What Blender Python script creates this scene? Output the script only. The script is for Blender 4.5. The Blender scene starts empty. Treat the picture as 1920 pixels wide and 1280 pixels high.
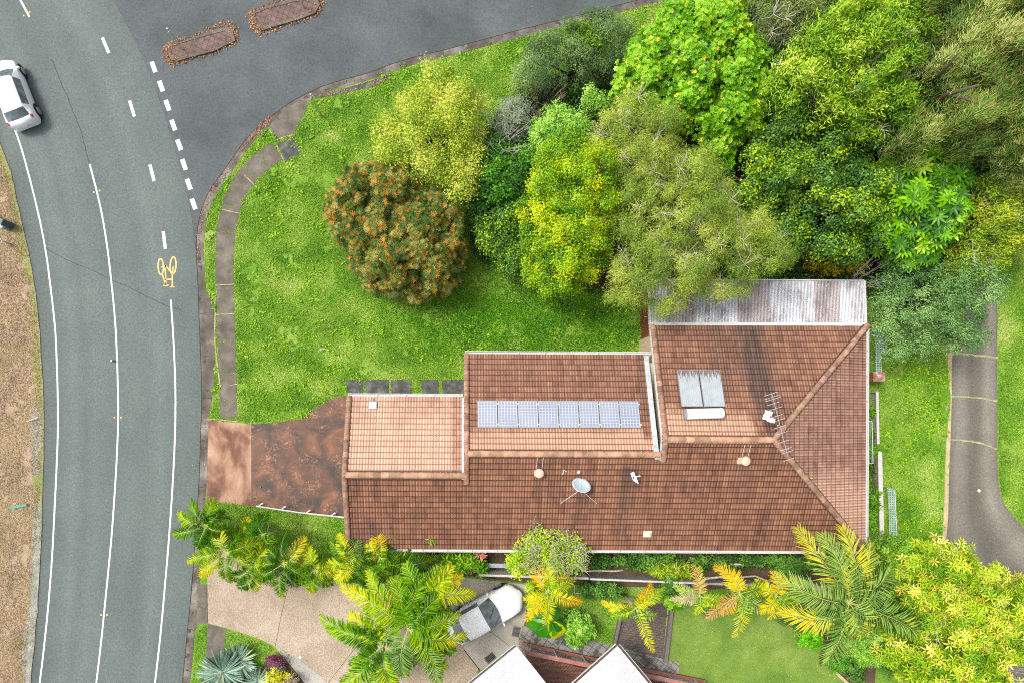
import bpy, bmesh, math, random
import numpy as np
from mathutils import Vector, Matrix, noise as mnoise

# ---------------------------------------------------------------- camera, world, sun, exposure
scene = bpy.context.scene
COL = scene.collection
CAM_H = 38.0
FPX = 1216.0
NX, NY = 850.0, 780.0           # plumb point of the level drone camera
cd = bpy.data.cameras.new('camera'); cam = bpy.data.objects.new('camera', cd); COL.objects.link(cam)
cam.location = (0, 0, CAM_H); cam.rotation_euler = (0, 0, 0)
cd.sensor_width = 36; cd.lens = FPX / 1920 * 36
cd.shift_x = (960 - NX) / 1920; cd.shift_y = (NY - 640) / 1920
cd.clip_end = 500; cd.clip_start = 0.5
scene.camera = cam
scene.cycles.filter_width = 1.05; scene.cycles.use_denoising = False; scene.cycles.adaptive_threshold = 0.004; scene.cycles.sampling_pattern = 'BLUE_NOISE'; scene.cycles.max_bounces = 6; scene.cycles.transparent_max_bounces = 6
w = bpy.data.worlds.new("World"); scene.world = w; w.use_nodes = True
SUN_EL, SUN_AZ = math.radians(58), math.radians(-68)     # azimuth from +Y, towards -X
nt = w.node_tree; nt.nodes.clear()
sky = nt.nodes.new('ShaderNodeTexSky'); sky.sky_type = 'NISHITA'; sky.sun_disc = False
sky.sun_elevation = SUN_EL; sky.sun_rotation = SUN_AZ; sky.dust_density = 6; sky.air_density = 1.0; sky.ozone_density = 0.4
hs = nt.nodes.new('ShaderNodeHueSaturation'); hs.inputs['Saturation'].default_value = 0.35
bg = nt.nodes.new('ShaderNodeBackground'); bg.inputs['Strength'].default_value = 0.15
ow = nt.nodes.new('ShaderNodeOutputWorld')
nt.links.new(sky.outputs[0], hs.inputs['Color']); nt.links.new(hs.outputs[0], bg.inputs[0]); nt.links.new(bg.outputs[0], ow.inputs[0])
sl = bpy.data.lights.new('sun', 'SUN'); sl.energy = 1.7; sl.angle = math.radians(14); sl.color = (1, 0.96, 0.9)
sun = bpy.data.objects.new('sun', sl); COL.objects.link(sun); sun.location = (0, 0, 60)
sd = Vector((math.sin(SUN_AZ) * math.cos(SUN_EL), math.cos(SUN_AZ) * math.cos(SUN_EL), math.sin(SUN_EL)))
sun.rotation_euler = (-sd).to_track_quat('-Z', 'Y').to_euler()
vs = scene.view_settings; vs.view_transform = 'Standard'; vs.look = 'None'; vs.gamma = 1; vs.use_curve_mapping = False
vs.exposure = 0.55

rng = np.random.default_rng(7); random.seed(7)

# ---------------------------------------------------------------- helpers
def P(px, py, z=0.0):
    s = (CAM_H - z) / FPX
    return ((px - NX) * s, -(py - NY) * s, z)
def PP(pts, z=0.0): return [P(a, b, z) for a, b in pts]

def tag(o, label=None, cat=None, group=None, kind=None):
    if label: o['label'] = label
    if cat: o['category'] = cat
    if group: o['group'] = group
    if kind: o['kind'] = kind
    return o
def thing(name, label, cat, loc=(0, 0, 0), group=None, rz=0):
    o = bpy.data.objects.new(name, None); o.empty_display_size = .3; COL.objects.link(o)
    o.location = loc; o.rotation_euler = (0, 0, rz)
    return tag(o, label, cat, group)
def link(name, me, m, parent=None, smooth=False):
    o = bpy.data.objects.new(name, me); COL.objects.link(o)
    if m is not None:
        if isinstance(m, (list, tuple)):
            for q in m: me.materials.append(q)
        else: me.materials.append(m)
    if parent: o.parent = parent
    if smooth: me.shade_smooth()
    return o
def copy_thing(src, loc, rz=0, label=None, group=None):
    r = src.copy(); COL.objects.link(r); r.location = loc; r.rotation_euler = (0, 0, rz)
    if label: r['label'] = label
    if group: r['group'] = group
    for ch in [c for c in src.children]:
        c = ch.copy(); COL.objects.link(c); c.parent = r
        for g in [c2 for c2 in ch.children]:
            d = g.copy(); COL.objects.link(d); d.parent = c
    return r

class MB:
    def __init__(s): s.v = []; s.f = []
    def add(s, vs, fs):
        n = len(s.v); s.v += [tuple(a) for a in vs]; s.f += [tuple(i + n for i in f) for f in fs]; return s
    def box(s, c, size, rz=0, M=None, taper=1.0):
        x, y, z = size[0] / 2, size[1] / 2, size[2] / 2
        t = taper
        vs = [(-x, -y, -z), (x, -y, -z), (x, y, -z), (-x, y, -z), (-x * t, -y * t, z), (x * t, -y * t, z), (x * t, y * t, z), (-x * t, y * t, z)]
        R = M if M is not None else Matrix.Rotation(rz, 3, 'Z')
        vs = [tuple(R @ Vector(a) + Vector(c)) for a in vs]
        return s.add(vs, [(3, 2, 1, 0), (4, 5, 6, 7), (0, 1, 5, 4), (1, 2, 6, 5), (2, 3, 7, 6), (3, 0, 4, 7)])
    def bar(s, p0, p1, wd, ht, z=None):
        p0 = Vector(p0); p1 = Vector(p1); d = p1 - p0; L = d.length; d.normalize()
        side = d.cross(Vector((0, 0, 1)))
        if side.length < 1e-4: side = Vector((1, 0, 0))
        side.normalize(); up = side.cross(d)
        M = Matrix((d, -side, up)).transposed()
        return s.box((p0 + p1) / 2, (L, wd, ht), M=M)
    def tube(s, pts, rad, n=6, cap=True):
        pts = [Vector(p) for p in pts]
        if not isinstance(rad, (list, tuple)): rad = [rad] * len(pts)
        vs = []; fs = []
        prev = None
        for i, p in enumerate(pts):
            d = (pts[min(i + 1, len(pts) - 1)] - pts[max(i - 1, 0)])
            if d.length < 1e-6: d = Vector((0, 0, 1))
            d.normalize()
            a = prev if prev is not None else (Vector((0, 0, 1)) if abs(d.z) < .9 else Vector((1, 0, 0)))
            u = (a - d * a.dot(d))
            if u.length < 1e-4: u = d.orthogonal()
            u.normalize(); prev = u; v = d.cross(u)
            for k in range(n):
                t = 2 * math.pi * k / n
                vs.append(p + (u * math.cos(t) + v * math.sin(t)) * rad[i])
        for i in range(len(pts) - 1):
            for k in range(n):
                a = i * n + k; b = i * n + (k + 1) % n
                fs.append((a, b, b + n, a + n))
        if cap:
            fs.append(tuple(range(n - 1, -1, -1))); m = (len(pts) - 1) * n; fs.append(tuple(m + k for k in range(n)))
        return s.add(vs, fs)
    def lathe(s, prof, c=(0, 0, 0), n=24, M=None):
        vs = []; fs = []
        for (r, z) in prof:
            for k in range(n):
                t = 2 * math.pi * k / n; v = Vector((r * math.cos(t), r * math.sin(t), z))
                if M is not None: v = M @ v
                vs.append(v + Vector(c))
        for i in range(len(prof) - 1):
            for k in range(n):
                a = i * n + k; b = i * n + (k + 1) % n
                fs.append((a, b, b + n, a + n))
        fs.append(tuple(range(n - 1, -1, -1))); m = (len(prof) - 1) * n; fs.append(tuple(m + k for k in range(n)))
        return s.add(vs, fs)
    def poly(s, pts): return s.add(pts, [tuple(range(len(pts)))])
    def prism(s, pts, z0, z1):
        n = len(pts)
        ar = sum(pts[i][0] * pts[(i + 1) % n][1] - pts[(i + 1) % n][0] * pts[i][1] for i in range(n))
        if ar < 0: pts = pts[::-1]
        vs = [(p[0], p[1], z0) for p in pts] + [(p[0], p[1], z1) for p in pts]
        fs = [tuple(range(n - 1, -1, -1)), tuple(range(n, 2 * n))] + [(i, (i + 1) % n, n + (i + 1) % n, n + i) for i in range(n)]
        return s.add(vs, fs)
    def build(s, name, m, parent=None, bevel=0, smooth=False, off=None):
        o0 = Vector(parent.matrix_basis.translation) if parent else Vector((0, 0, 0))
        if parent and parent.parent: o0 = o0 + parent.parent.matrix_basis.translation
        if off is not None: o0 = Vector(off)
        me = bpy.data.meshes.new(name)
        me.from_pydata([(a[0] - o0.x, a[1] - o0.y, a[2] - o0.z) for a in s.v], [], s.f); me.update()
        o = link(name, me, m, parent, smooth)
        if bevel:
            b = o.modifiers.new('bevel', 'BEVEL'); b.width = bevel; b.segments = 2; b.limit_method = 'ANGLE'
        return o

def inside(pts, x, y):
    p = np.array([(a[0], a[1]) for a in pts]); c = np.zeros(len(x), bool); n = len(p); j = n - 1
    for i in range(n):
        yi, yj, xi, xj = p[i, 1], p[j, 1], p[i, 0], p[j, 0]
        if yi != yj: c ^= ((yi > y) != (yj > y)) & (x < (xj - xi) * (y - yi) / (yj - yi) + xi)
        j = i
    return c
def edgedist(pts, x, y):
    p = np.array([(a[0], a[1]) for a in pts]); q = np.roll(p, -1, 0); best = np.full(len(x), 1e9)
    for a, b in zip(p, q):
        d = b - a; L = max((d ** 2).sum(), 1e-9); t = np.clip(((x - a[0]) * d[0] + (y - a[1]) * d[1]) / L, 0, 1)
        best = np.minimum(best, np.hypot(x - a[0] - t * d[0], y - a[1] - t * d[1]))
    return best
def smooth_poly(pts, k=2, closed=True):
    pts = [tuple(p[:2]) for p in pts]
    for _ in range(k):
        out = []; n = len(pts); rg = range(n) if closed else range(n - 1)
        if not closed: out.append(pts[0])
        for i in rg:
            a = pts[i]; b = pts[(i + 1) % n]
            out.append((a[0] * .75 + b[0] * .25, a[1] * .75 + b[1] * .25)); out.append((a[0] * .25 + b[0] * .75, a[1] * .25 + b[1] * .75))
        if not closed: out.append(pts[-1])
        pts = out
    return pts

# ---------------------------------------------------------------- materials
def M_(name):
    m = bpy.data.materials.new(name); m.use_nodes = True; t = m.node_tree
    return m, t, t.nodes['Principled BSDF']
def nd(t, typ, **kw):
    n = t.nodes.new(typ)
    for k, v in kw.items():
        if k in n.inputs: n.inputs[k].default_value = v
        else: setattr(n, k, v)
    return n
def coord(t, scale=(1, 1, 1), rot=(0, 0, 0), world=True):
    if world: g = nd(t, 'ShaderNodeNewGeometry').outputs['Position']
    else: g = nd(t, 'ShaderNodeTexCoord').outputs['Object']
    mp = nd(t, 'ShaderNodeMapping'); mp.inputs['Scale'].default_value = scale; mp.inputs['Rotation'].default_value = rot
    t.links.new(g, mp.inputs['Vector']); return mp.outputs[0]
def noise(t, vec, scale, detail=4, rough=.6, dist=0.0):
    n = nd(t, 'ShaderNodeTexNoise'); n.inputs['Scale'].default_value = scale; n.inputs['Detail'].default_value = detail
    n.inputs['Roughness'].default_value = rough; n.inputs['Distortion'].default_value = dist
    t.links.new(vec, n.inputs['Vector']); return n.outputs['Fac']
def ramp(t, fac, stops):
    r = nd(t, 'ShaderNodeValToRGB'); e = r.color_ramp.elements
    while len(e) < len(stops): e.new(0.5)
    for i, (p, c) in enumerate(stops): e[i].position = p; e[i].color = (c[0], c[1], c[2], 1) if not isinstance(c, (int, float)) else (c, c, c, 1)
    t.links.new(fac, r.inputs[0]); return r.outputs[0]
def mix(t, a, b, fac, mode='MIX'):
    n = nd(t, 'ShaderNodeMix'); n.data_type = 'RGBA'; n.blend_type = mode; n.clamp_result = False
    for s, i in ((fac, 0), (a, 6), (b, 7)):
        if isinstance(s, (int, float)): n.inputs[i].default_value = s
        elif isinstance(s, tuple): n.inputs[i].default_value = (*s, 1)
        else: t.links.new(s, n.inputs[i])
    return n.outputs[2]
def math_(t, op, a, b=0.0, c=0.0):
    n = nd(t, 'ShaderNodeMath'); n.operation = op
    for i, s in enumerate((a, b, c)):
        if isinstance(s, (int, float)): n.inputs[i].default_value = s
        else: t.links.new(s, n.inputs[i])
    return n.outputs[0]
def attr(t, name):
    n = nd(t, 'ShaderNodeAttribute'); n.attribute_name = name; return n.outputs['Fac']
def bump(t, b, h, strength=.3, dist=.02):
    n = nd(t, 'ShaderNodeBump'); n.inputs['Strength'].default_value = strength; n.inputs['Distance'].default_value = dist
    t.links.new(h, n.inputs['Height']); t.links.new(n.outputs[0], b.inputs['Normal'])
def plain(name, col, rough=.6, metal=0, var=.12, nscale=3, spec=.4, world=True, bumpy=0):
    m, t, b = M_(name); v = coord(t, world=world)
    n = noise(t, v, nscale, 5, .65)
    n2 = noise(t, v, nscale * 9, 3, .6)
    f = math_(t, 'ADD', math_(t, 'MULTIPLY', n, .6), math_(t, 'MULTIPLY', n2, .4))
    lo = tuple(c * (1 - var * 2) for c in col); hi = tuple(min(c * (1 + var * 2), .95) for c in col)
    t.links.new(ramp(t, f, [(.3, lo), (.7, hi)]), b.inputs['Base Color'])
    b.inputs['Roughness'].default_value = rough; b.inputs['Metallic'].default_value = metal; b.inputs['Specular IOR Level'].default_value = spec
    if bumpy: bump(t, b, n2, .5, bumpy)
    return m
def multi(name, big, fine, rough=.85, bscale=.5, fscale=25, mixf=.5, stretch=(1, 1, 1), rot=0, speck=None, bumpd=.01, spec=.25, bdetail=6):
    """big: ramp stops on large noise; fine: ramp stops (multiplier) on fine noise; speck=(colour, threshold, scale)"""
    m, t, b = M_(name); v = coord(t, stretch, (0, 0, rot))
    v0 = coord(t)
    c = ramp(t, noise(t, v, bscale, bdetail, .62, .3), big)
    fn = noise(t, v0, fscale, 5, .75)
    c = mix(t, c, ramp(t, fn, fine), 1.0, 'MULTIPLY')
    if speck:
        for (sc, th, ss) in speck:
            c = mix(t, c, sc, ramp(t, noise(t, v0, ss, 2, .5), [(th, 0.0), (min(th + .04, 1), 1.0)]))
    t.links.new(c, b.inputs['Base Color']); b.inputs['Roughness'].default_value = rough; b.inputs['Specular IOR Level'].default_value = spec
    bump(t, b, fn, .6, bumpd)
    return m
# ---------------------------------------------------------------- setting: ground, roads, paths
FINE = [(.25, .55), (.5, 1.0), (.75, 1.5)]
m_soil = multi('soil', [(.3, (.06, .04, .025)), (.7, (.12, .085, .05))], FINE, bscale=1.5)
m_lawn = multi('lawn_grass', [(.25, (.05, .15, .010)), (.42, (.11, .23, .016)), (.55, (.17, .28, .03)), (.66, (.26, .32, .07)), (.78, (.36, .31, .15))],
               [(.3, .3), (.5, 1.0), (.7, 1.8)], bscale=.32, fscale=12, bumpd=.05, bdetail=9, speck=[((.34, .27, .16), .70, 1.1), ((.03, .12, .01), .64, 4.0)])
m_dry = multi('dry_verge_grass', [(.28, (.14, .15, .05)), (.42, (.27, .20, .13)), (.55, (.36, .26, .18)), (.68, (.25, .23, .10)), (.8, (.38, .30, .22))],
              [(.2, .45), (.5, 1.0), (.8, 1.5)], bscale=.9, fscale=18, bumpd=.04, bdetail=9, stretch=(1.6, .45, 1))
m_lawn_fine = multi('mown_lawn', [(.25, (.07, .15, .02)), (.5, (.14, .22, .035)), (.75, (.22, .28, .07))], [(.2, .6), (.5, 1.0), (.8, 1.35)], bscale=.6, fscale=30, bumpd=.02, bdetail=8)
m_conc = multi('weathered_concrete', [(.3, (.075, .065, .052)), (.5, (.125, .11, .088)), (.7, (.19, .17, .14))], [(.2, .75), (.5, 1.0), (.8, 1.25)], bscale=1.1, fscale=50, bumpd=.004, speck=[((.08, .07, .06), .68, 6.0)])
m_conc_dark = multi('mossy_slab', [(.3, (.035, .037, .037)), (.5, (.075, .078, .075)), (.7, (.16, .16, .14))], [(.2, .6), (.5, 1.0), (.8, 1.4)], bscale=2.5, fscale=45, bumpd=.004)
m_kerb = multi('kerb_concrete', [(.32, (.06, .052, .042)), (.5, (.12, .105, .09)), (.72, (.26, .24, .21))], [(.2, .7), (.5, 1.0), (.8, 1.3)], bscale=.8, fscale=30, bumpd=.006, speck=[((.07, .05, .035), .62, 3.0)])
m_agg = multi('exposed_aggregate', [(.3, (.27, .21, .15)), (.7, (.40, .33, .25))], [(.3, .35), (.5, 1.0), (.7, 1.7)], bscale=.5, fscale=17, bumpd=.004)
m_agg_pale = multi('pale_aggregate', [(.3, (.30, .29, .25)), (.7, (.40, .39, .35))], [(.3, .5), (.5, 1.0), (.7, 1.4)], bscale=1, fscale=17, bumpd=.004)
m_conc_pale = multi('pale_concrete', [(.3, (.30, .27, .22)), (.7, (.44, .41, .36))], [(.2, .85), (.5, 1.0), (.8, 1.15)], bscale=.6, fscale=30, bumpd=.003)
m_apron = multi('pink_concrete', [(.32, (.09, .045, .035)), (.45, (.18, .092, .06)), (.56, (.33, .195, .13)), (.72, (.46, .30, .21))], [(.2, .75), (.5, 1.0), (.8, 1.2)], bscale=.75, fscale=30, bumpd=.003, bdetail=9, stretch=(1, .6, 1))
m_gravel = multi('gravel', [(.3, (.18, .17, .16)), (.7, (.34, .33, .31))], [(.3, .4), (.5, 1.0), (.7, 1.6)], bscale=2, fscale=28, bumpd=.02)
m_dark = plain('dark_joint', (.02, .018, .015), .9)
m_paint = multi('road_paint', [(.3, (.48, .50, .50)), (.7, (.68, .70, .70))], [(.25, .8), (.5, 1.0), (.75, 1.1)], bscale=3, fscale=30, rough=.6, bumpd=.001)
m_paint_y = multi('yellow_road_paint', [(.3, (.70, .38, .10)), (.7, (.85, .52, .18))], [(.25, .8), (.5, 1.0), (.75, 1.1)], bscale=3, fscale=30, rough=.6, bumpd=.001)

# stained driveway: dark mould with scrubbed orange swirls
m_drive, t, b = M_('stained_driveway')
v = coord(t)
base = ramp(t, noise(t, v, .7, 9, .66, .6), [(.32, (.018, .013, .011)), (.44, (.05, .026, .017)), (.55, (.115, .046, .022)), (.72, (.24, .095, .042))])
cn1 = noise(t, coord(t, (1, 1.7, 1), (0, 0, .5)), .8, 3, .5, .5); cn2 = noise(t, coord(t, (1.6, 1, 1), (0, 0, -.4)), 1.1, 3, .5, .8)
def contour(n_, c_, w_): return ramp(t, math_(t, 'ABSOLUTE', math_(t, 'SUBTRACT', n_, c_)), [(0, .8), (w_, 0.0)])
cont = mix(t, contour(cn1, .50, .012), contour(cn2, .47, .011), 1.0, 'ADD'); cont = mix(t, cont, contour(cn1, .57, .009), 1.0, 'ADD'); cont = mix(t, cont, contour(cn2, .56, .009), 1.0, 'ADD')
wv = nd(t, 'ShaderNodeTexWave'); wv.wave_type = 'RINGS'; wv.inputs['Scale'].default_value = 1.3; wv.inputs['Distortion'].default_value = 11; wv.inputs['Detail'].default_value = 5; wv.inputs['Detail Scale'].default_value = .8
t.links.new(coord(t, (.7, 1.2, 1), (0, 0, .4)), wv.inputs['Vector'])
sw = cont
sw = mix(t, 0.0 if False else (0, 0, 0), sw, ramp(t, noise(t, v, .9, 3), [(.45, 0.0), (.62, 1.0)]))
c = mix(t, base, (.40, .18, .09), sw)
fn = noise(t, v, 30, 5, .7)
c = mix(t, c, ramp(t, fn, [(.2, .7), (.5, 1.0), (.8, 1.3)]), 1.0, 'MULTIPLY')
t.links.new(c, b.inputs['Base Color']); b.inputs['Roughness'].default_value = .6; bump(t, b, fn, .4, .004)

# asphalt with polished wheel tracks along the strip's own "u" coordinate
def asphalt(name, c0, c1, track):
    m, t, b = M_(name); v = coord(t)
    u = attr(t, 'u')
    c = ramp(t, noise(t, v, .25, 6, .6), [(.3, c0), (.7, c1)])
    if track:
        a = ramp(t, u, track)
        jit = noise(t, coord(t, (1, .12, 1)), .9, 4, .6)
        a2 = mix(t, (1, 1, 1), a, ramp(t, jit, [(.25, .35), (.7, 1.0)]))
        c = mix(t, c, a2, 1.0, 'MULTIPLY')
    fn = noise(t, v, 34, 4, .8); f2 = noise(t, v, 9, 3, .7)
    c = mix(t, c, ramp(t, fn, [(.25, .45), (.5, 1.0), (.75, 1.7)]), 1.0, 'MULTIPLY')
    c = mix(t, c, ramp(t, f2, [(.3, .78), (.7, 1.24)]), 1.0, 'MULTIPLY')
    c = mix(t, c, (.45, .46, .45), ramp(t, noise(t, v, 21, 1, .5), [(.80, 0.0), (.83, .7)]))
    t.links.new(c, b.inputs['Base Color']); b.inputs['Roughness'].default_value = .75; b.inputs['Specular IOR Level'].default_value = .3
    bump(t, b, fn, .5, .004); return m
m_road = asphalt('main_road_asphalt', (.085, .108, .102), (.112, .138, .13),
    [(0, .6), (.035, .78), (.12, .95), (.2, 1.18), (.27, .95), (.33, 1.1), (.45, .92), (.55, 1.0), (.66, .93), (.74, 1.15), (.82, .97), (.93, .93), (.99, .86)])
m_side = asphalt('side_street_asphalt', (.050, .058, .061), (.098, .111, .117), None)

def strip(name, left, right, z, m, parent=None, kind='structure', sub=3):
    """ribbon between two polylines with the same point count; stores u (0..1 across)"""
    left = smooth_poly(left, 2, False); right = smooth_poly(right, 2, False)
    K = 12; vs = []; us = []; fs = []
    for a, bb in zip(left, right):
        for k in range(K + 1):
            q = k / K; x, y, _ = P(a[0] + (bb[0] - a[0]) * q, a[1] + (bb[1] - a[1]) * q, z); vs.append((x, y, z)); us.append(q)
    n = K + 1
    for i in range(len(left) - 1):
        for k in range(K): a = i * n + k; fs.append((a + n, a + n + 1, a + 1, a))
    me = bpy.data.meshes.new(name); me.from_pydata(vs, [], fs)
    at = me.attributes.new('u', 'FLOAT', 'POINT'); at.data.foreach_set('value', us)
    o = link(name, me, m, parent)
    if kind: o['kind'] = kind
    return o
def sheet(name, pts, z, m, kind='structure', raised=None, sm=0, label=None, cat=None, group=None):
    if sm: pts = smooth_poly(pts, sm)
    w_ = [P(a, c_, z) for a, c_ in pts]
    mb = MB()
    if raised is None:
        n = len(w_); ar = sum(w_[i][0] * w_[(i + 1) % n][1] - w_[(i + 1) % n][0] * w_[i][1] for i in range(n))
        mb.poly(w_ if ar > 0 else w_[::-1])
    else: mb.prism(w_, raised, z)
    o = mb.build(name, m); tag(o, label, cat, group, kind); return o

ZR = -0.14
g = MB().poly([(-220, -220, -.20), (220, -220, -.20), (220, 220, -.20), (-220, 220, -.20)]).build('ground', m_lawn); g['kind'] = 'structure'
roadL = [(-330, -330), (-240, -150), (-180, -60), (-110, 60), (-50, 165), (-10, 245), (20, 320), (25, 345), (40, 420), (55, 480), (65, 540), (72, 600), (75, 640), (79, 700), (82, 780), (81, 870), (78, 960), (78, 1000), (74, 1060), (70, 1140), (64, 1200), (57, 1280), (40, 1420), (10, 1600)]
roadR = [(60, -330), (150, -140), (212, 0), (240, 50), (262, 95), (283, 145), (300, 190), (318, 245), (335, 305), (348, 355), (358, 398), (366, 455), (370, 500), (372, 557), (375, 640), (378, 715), (378, 780), (376, 830), (374, 890), (370, 960), (362, 1060), (352, 1180), (342, 1280), (320, 1420)]
roadR = roadR + [(290, 1600)] if len(roadR) < len(roadL) else roadR
strip('main_road', roadL[:len(roadR)], roadR[:len(roadL)], ZR + .004, m_road)
kerb = [(1700, -130), (1450, -65), (1235, -10), (1180, 5), (1075, 32), (960, 60), (880, 82), (822, 97), (777, 107), (730, 122), (687, 139), (622, 155), (575, 175), (540, 195), (510, 217), (480, 240), (450, 275), (422, 318), (395, 352), (380, 385), (371, 420), (367, 470), (370, 508), (372, 557), (375, 640), (378, 715), (378, 765), (376, 815), (374, 890), (370, 950), (364, 1042), (360, 1097), (355, 1147), (350, 1197), (346, 1240), (342, 1280), (320, 1430), (290, 1600)]
kerb = smooth_poly(kerb, 2, False)
side = kerb[:[i for i, k in enumerate(kerb) if k[1] > 470][0]]
sheet('side_street', [(60, -330)] + [(150, -140), (212, 0), (240, 50), (262, 95), (283, 145), (300, 190), (318, 245), (335, 305), (348, 355), (358, 398), (366, 455)] + side[::-1] + [(1700, -330)], ZR, m_side)

def offset(line, d):
    """offset a world polyline to its left by d metres"""
    out = []
    for i, p in enumerate(line):
        a = line[max(i - 1, 0)]; b_ = line[min(i + 1, len(line) - 1)]
        dx, dy = b_[0] - a[0], b_[1] - a[1]; L = math.hypot(dx, dy) or 1
        out.append((p[0] - dy / L * d, p[1] + dx / L * d))
    return out
kw = [P(a, c_, ZR)[:2] for a, c_ in kerb]
k1 = offset(kw, .34); k2 = offset(kw, .50)
def ribbon(name, A, B, za, zb, m, kind='structure'):
    n = len(A); vs = [(a[0], a[1], za) for a in A] + [(c_[0], c_[1], zb) for c_ in B]
    fs = [(i, i + 1, n + i + 1, n + i) for i in range(n - 1)]
    me = bpy.data.meshes.new(name); me.from_pydata(vs, [], fs); me.update()
    if me.polygons[0].normal.z < 0: me.flip_normals()
    o = link(name, me, m); o['kind'] = kind; return o
ribbon('gutter_channel', kw, k1, ZR + .008, ZR + .0, m_kerb)
ribbon('road_edge_gap', offset(kw, -.015), offset(kw, .02), ZR + .010, ZR + .010, m_dark)
mbk = MB()
KH = 0.0
ring = [(k1, ZR - .02), (k1, -.03), (offset(kw, .37), KH + .012), (k2, KH + .012), (k2, ZR)]
n = len(kw); vs = []; fs = []
for (ln, z_) in ring: vs += [(a[0], a[1], z_) for a in ln]
for j in range(len(ring) - 1):
    for i in range(n - 1): fs.append((j * n + i, j * n + i + 1, (j + 1) * n + i + 1, (j + 1) * n + i))
me = bpy.data.meshes.new('kerb'); me.from_pydata(vs, [], fs); me.update()
o = link('kerb', me, m_kerb); o['kind'] = 'structure'
# kerb joints: thin dark gaps across the kerb every 2.4 m
mj = MB()
acc = 0
for i in range(1, n):
    acc += math.hypot(kw[i][0] - kw[i - 1][0], kw[i][1] - kw[i - 1][1])
    if acc > 2.4:
        acc = 0; a = offset(kw, .02)[i]; bq = k1[i]; mj.bar((a[0], a[1], ZR + .012), (bq[0], bq[1], ZR + .012), .02, .006)
        a = offset(kw, .37)[i]; bq = k2[i]; mj.bar((a[0], a[1], KH + .012), (bq[0], bq[1], KH + .012), .02, .006)
o = mj.build('kerb_joints', m_dark); o['kind'] = 'structure'

# lawn side: one slab from the kerb eastwards
inner = k2
lawn_poly = [p for p in inner] + [(inner[-1][0], -60), (70, -60), (70, 60), (inner[0][0], 60)]
lawn_poly = [(p[0], p[1]) for p in lawn_poly]
o = MB().prism(lawn_poly, -.19, 0.0).build('lawn', m_lawn); o['kind'] = 'structure'
lf = [(a, b_) for a, b_ in smooth_poly(roadL, 2, False)]
wv_ = []
for i, (a, b_) in enumerate(lf):
    j = .06 * mnoise.noise(Vector((i * 1.7, 3, 0))) ; x, y, _ = P(a, b_, -.09); wv_.append((x + j, y))
vp = [(-60, 40)] + wv_ + [(wv_[-1][0], -60), (-60, -60)]
o = MB().prism(vp, -.19, -.10).build('dry_verge', m_dry); o['kind'] = 'structure'
sheet('gravel_shoulder', [(70, 935), (77, 960), (77, 1010), (72, 1110), (66, 1170), (60, 1240), (54, 1290), (44, 1290), (40, 1230), (46, 1170), (55, 1160), (54, 1100), (60, 1020), (62, 960)], -.094, m_gravel, sm=1)
sheet('gravel_patch', [(62, 750), (76, 760), (79, 820), (76, 880), (66, 900), (58, 860), (55, 800)], -.094, m_gravel, sm=1)

sheet('green_verge_edge', [(a - 1, b_) for a, b_ in smooth_poly(roadL, 1, False) if 250 < b_ < 1300] + [(a - 13 - 7 * math.sin(b_ * .03), b_) for a, b_ in smooth_poly(roadL, 1, False)[::-1] if 250 < b_ < 1300], -.096, multi('patchy_green', [(.3, (.17, .19, .05)), (.6, (.28, .25, .12)), (.8, (.2, .26, .05))], FINE, bscale=1.5, fscale=18))
# footpath: slab by slab
pc = [(429, 784), (428, 750), (426, 700), (425, 640), (423, 590), (421, 535), (421, 480), (424, 435), (433, 388), (449, 350), (470, 322), (495, 300), (520, 283)]
pw = [33, 33, 34, 34, 35, 35, 35, 36, 37, 38, 38, 38, 38]
def seg_poly(c0, c1, w0, w1, n0, n1):
    return [(c0[0] + n0[0] * w0 / 2, c0[1] + n0[1] * w0 / 2), (c1[0] + n1[0] * w1 / 2, c1[1] + n1[1] * w1 / 2), (c1[0] - n1[0] * w1 / 2, c1[1] - n1[1] * w1 / 2), (c0[0] - n0[0] * w0 / 2, c0[1] - n0[1] * w0 / 2)]
def nrm(i):
    a = pc[max(i - 1, 0)]; c_ = pc[min(i + 1, len(pc) - 1)]; d = (c_[0] - a[0], c_[1] - a[1]); L = math.hypot(*d); return (-d[1] / L, d[0] / L)
fp = []
mfp = MB()
for i in range(len(pc) - 1):
    q = .012
    s = seg_poly(pc[i], pc[i + 1], pw[i], pw[i + 1], nrm(i), nrm(i + 1)); fp.append(s)
    cx = sum(a[0] for a in s) / 4; cy = sum(a[1] for a in s) / 4
    s2 = [(cx + (a[0] - cx) * .985, cy + (a[1] - cy) * .985) for a in s]
    mfp.prism([P(*a, 0)[:2] for a in s2], -.02, .012 + .004 * (i % 2))
o = mfp.build('footpath', m_conc, bevel=.006); o['kind'] = 'structure'
m_weed = multi('joint_weeds', [(.3, (.30, .27, .10)), (.7, (.48, .40, .24))], FINE, bscale=4, fscale=30)
def weeds(name, pts, wd, z, m, seed):
    g_ = random.Random(seed); w_ = [P(a, b_, z)[:2] for a, b_ in pts]; L = []
    for i in range(len(w_) - 1):
        for k in range(6): q = k / 6; L.append((w_[i][0] * (1 - q) + w_[i + 1][0] * q, w_[i][1] * (1 - q) + w_[i + 1][1] * q))
    L.append(w_[-1]); A = []; B = []
    for i, p in enumerate(L):
        d = (w_[-1][0] - w_[0][0], w_[-1][1] - w_[0][1]); l = math.hypot(*d); n_ = (-d[1] / l, d[0] / l); h = wd * (.2 + .9 * g_.random())
        A.append((p[0] + n_[0] * h, p[1] + n_[1] * h)); B.append((p[0] - n_[0] * wd * (.2 + .9 * g_.random()), p[1] - n_[1] * wd * (.2 + .9 * g_.random())))
    return ribbon(name, A, B, z, z + .002, m)
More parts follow.
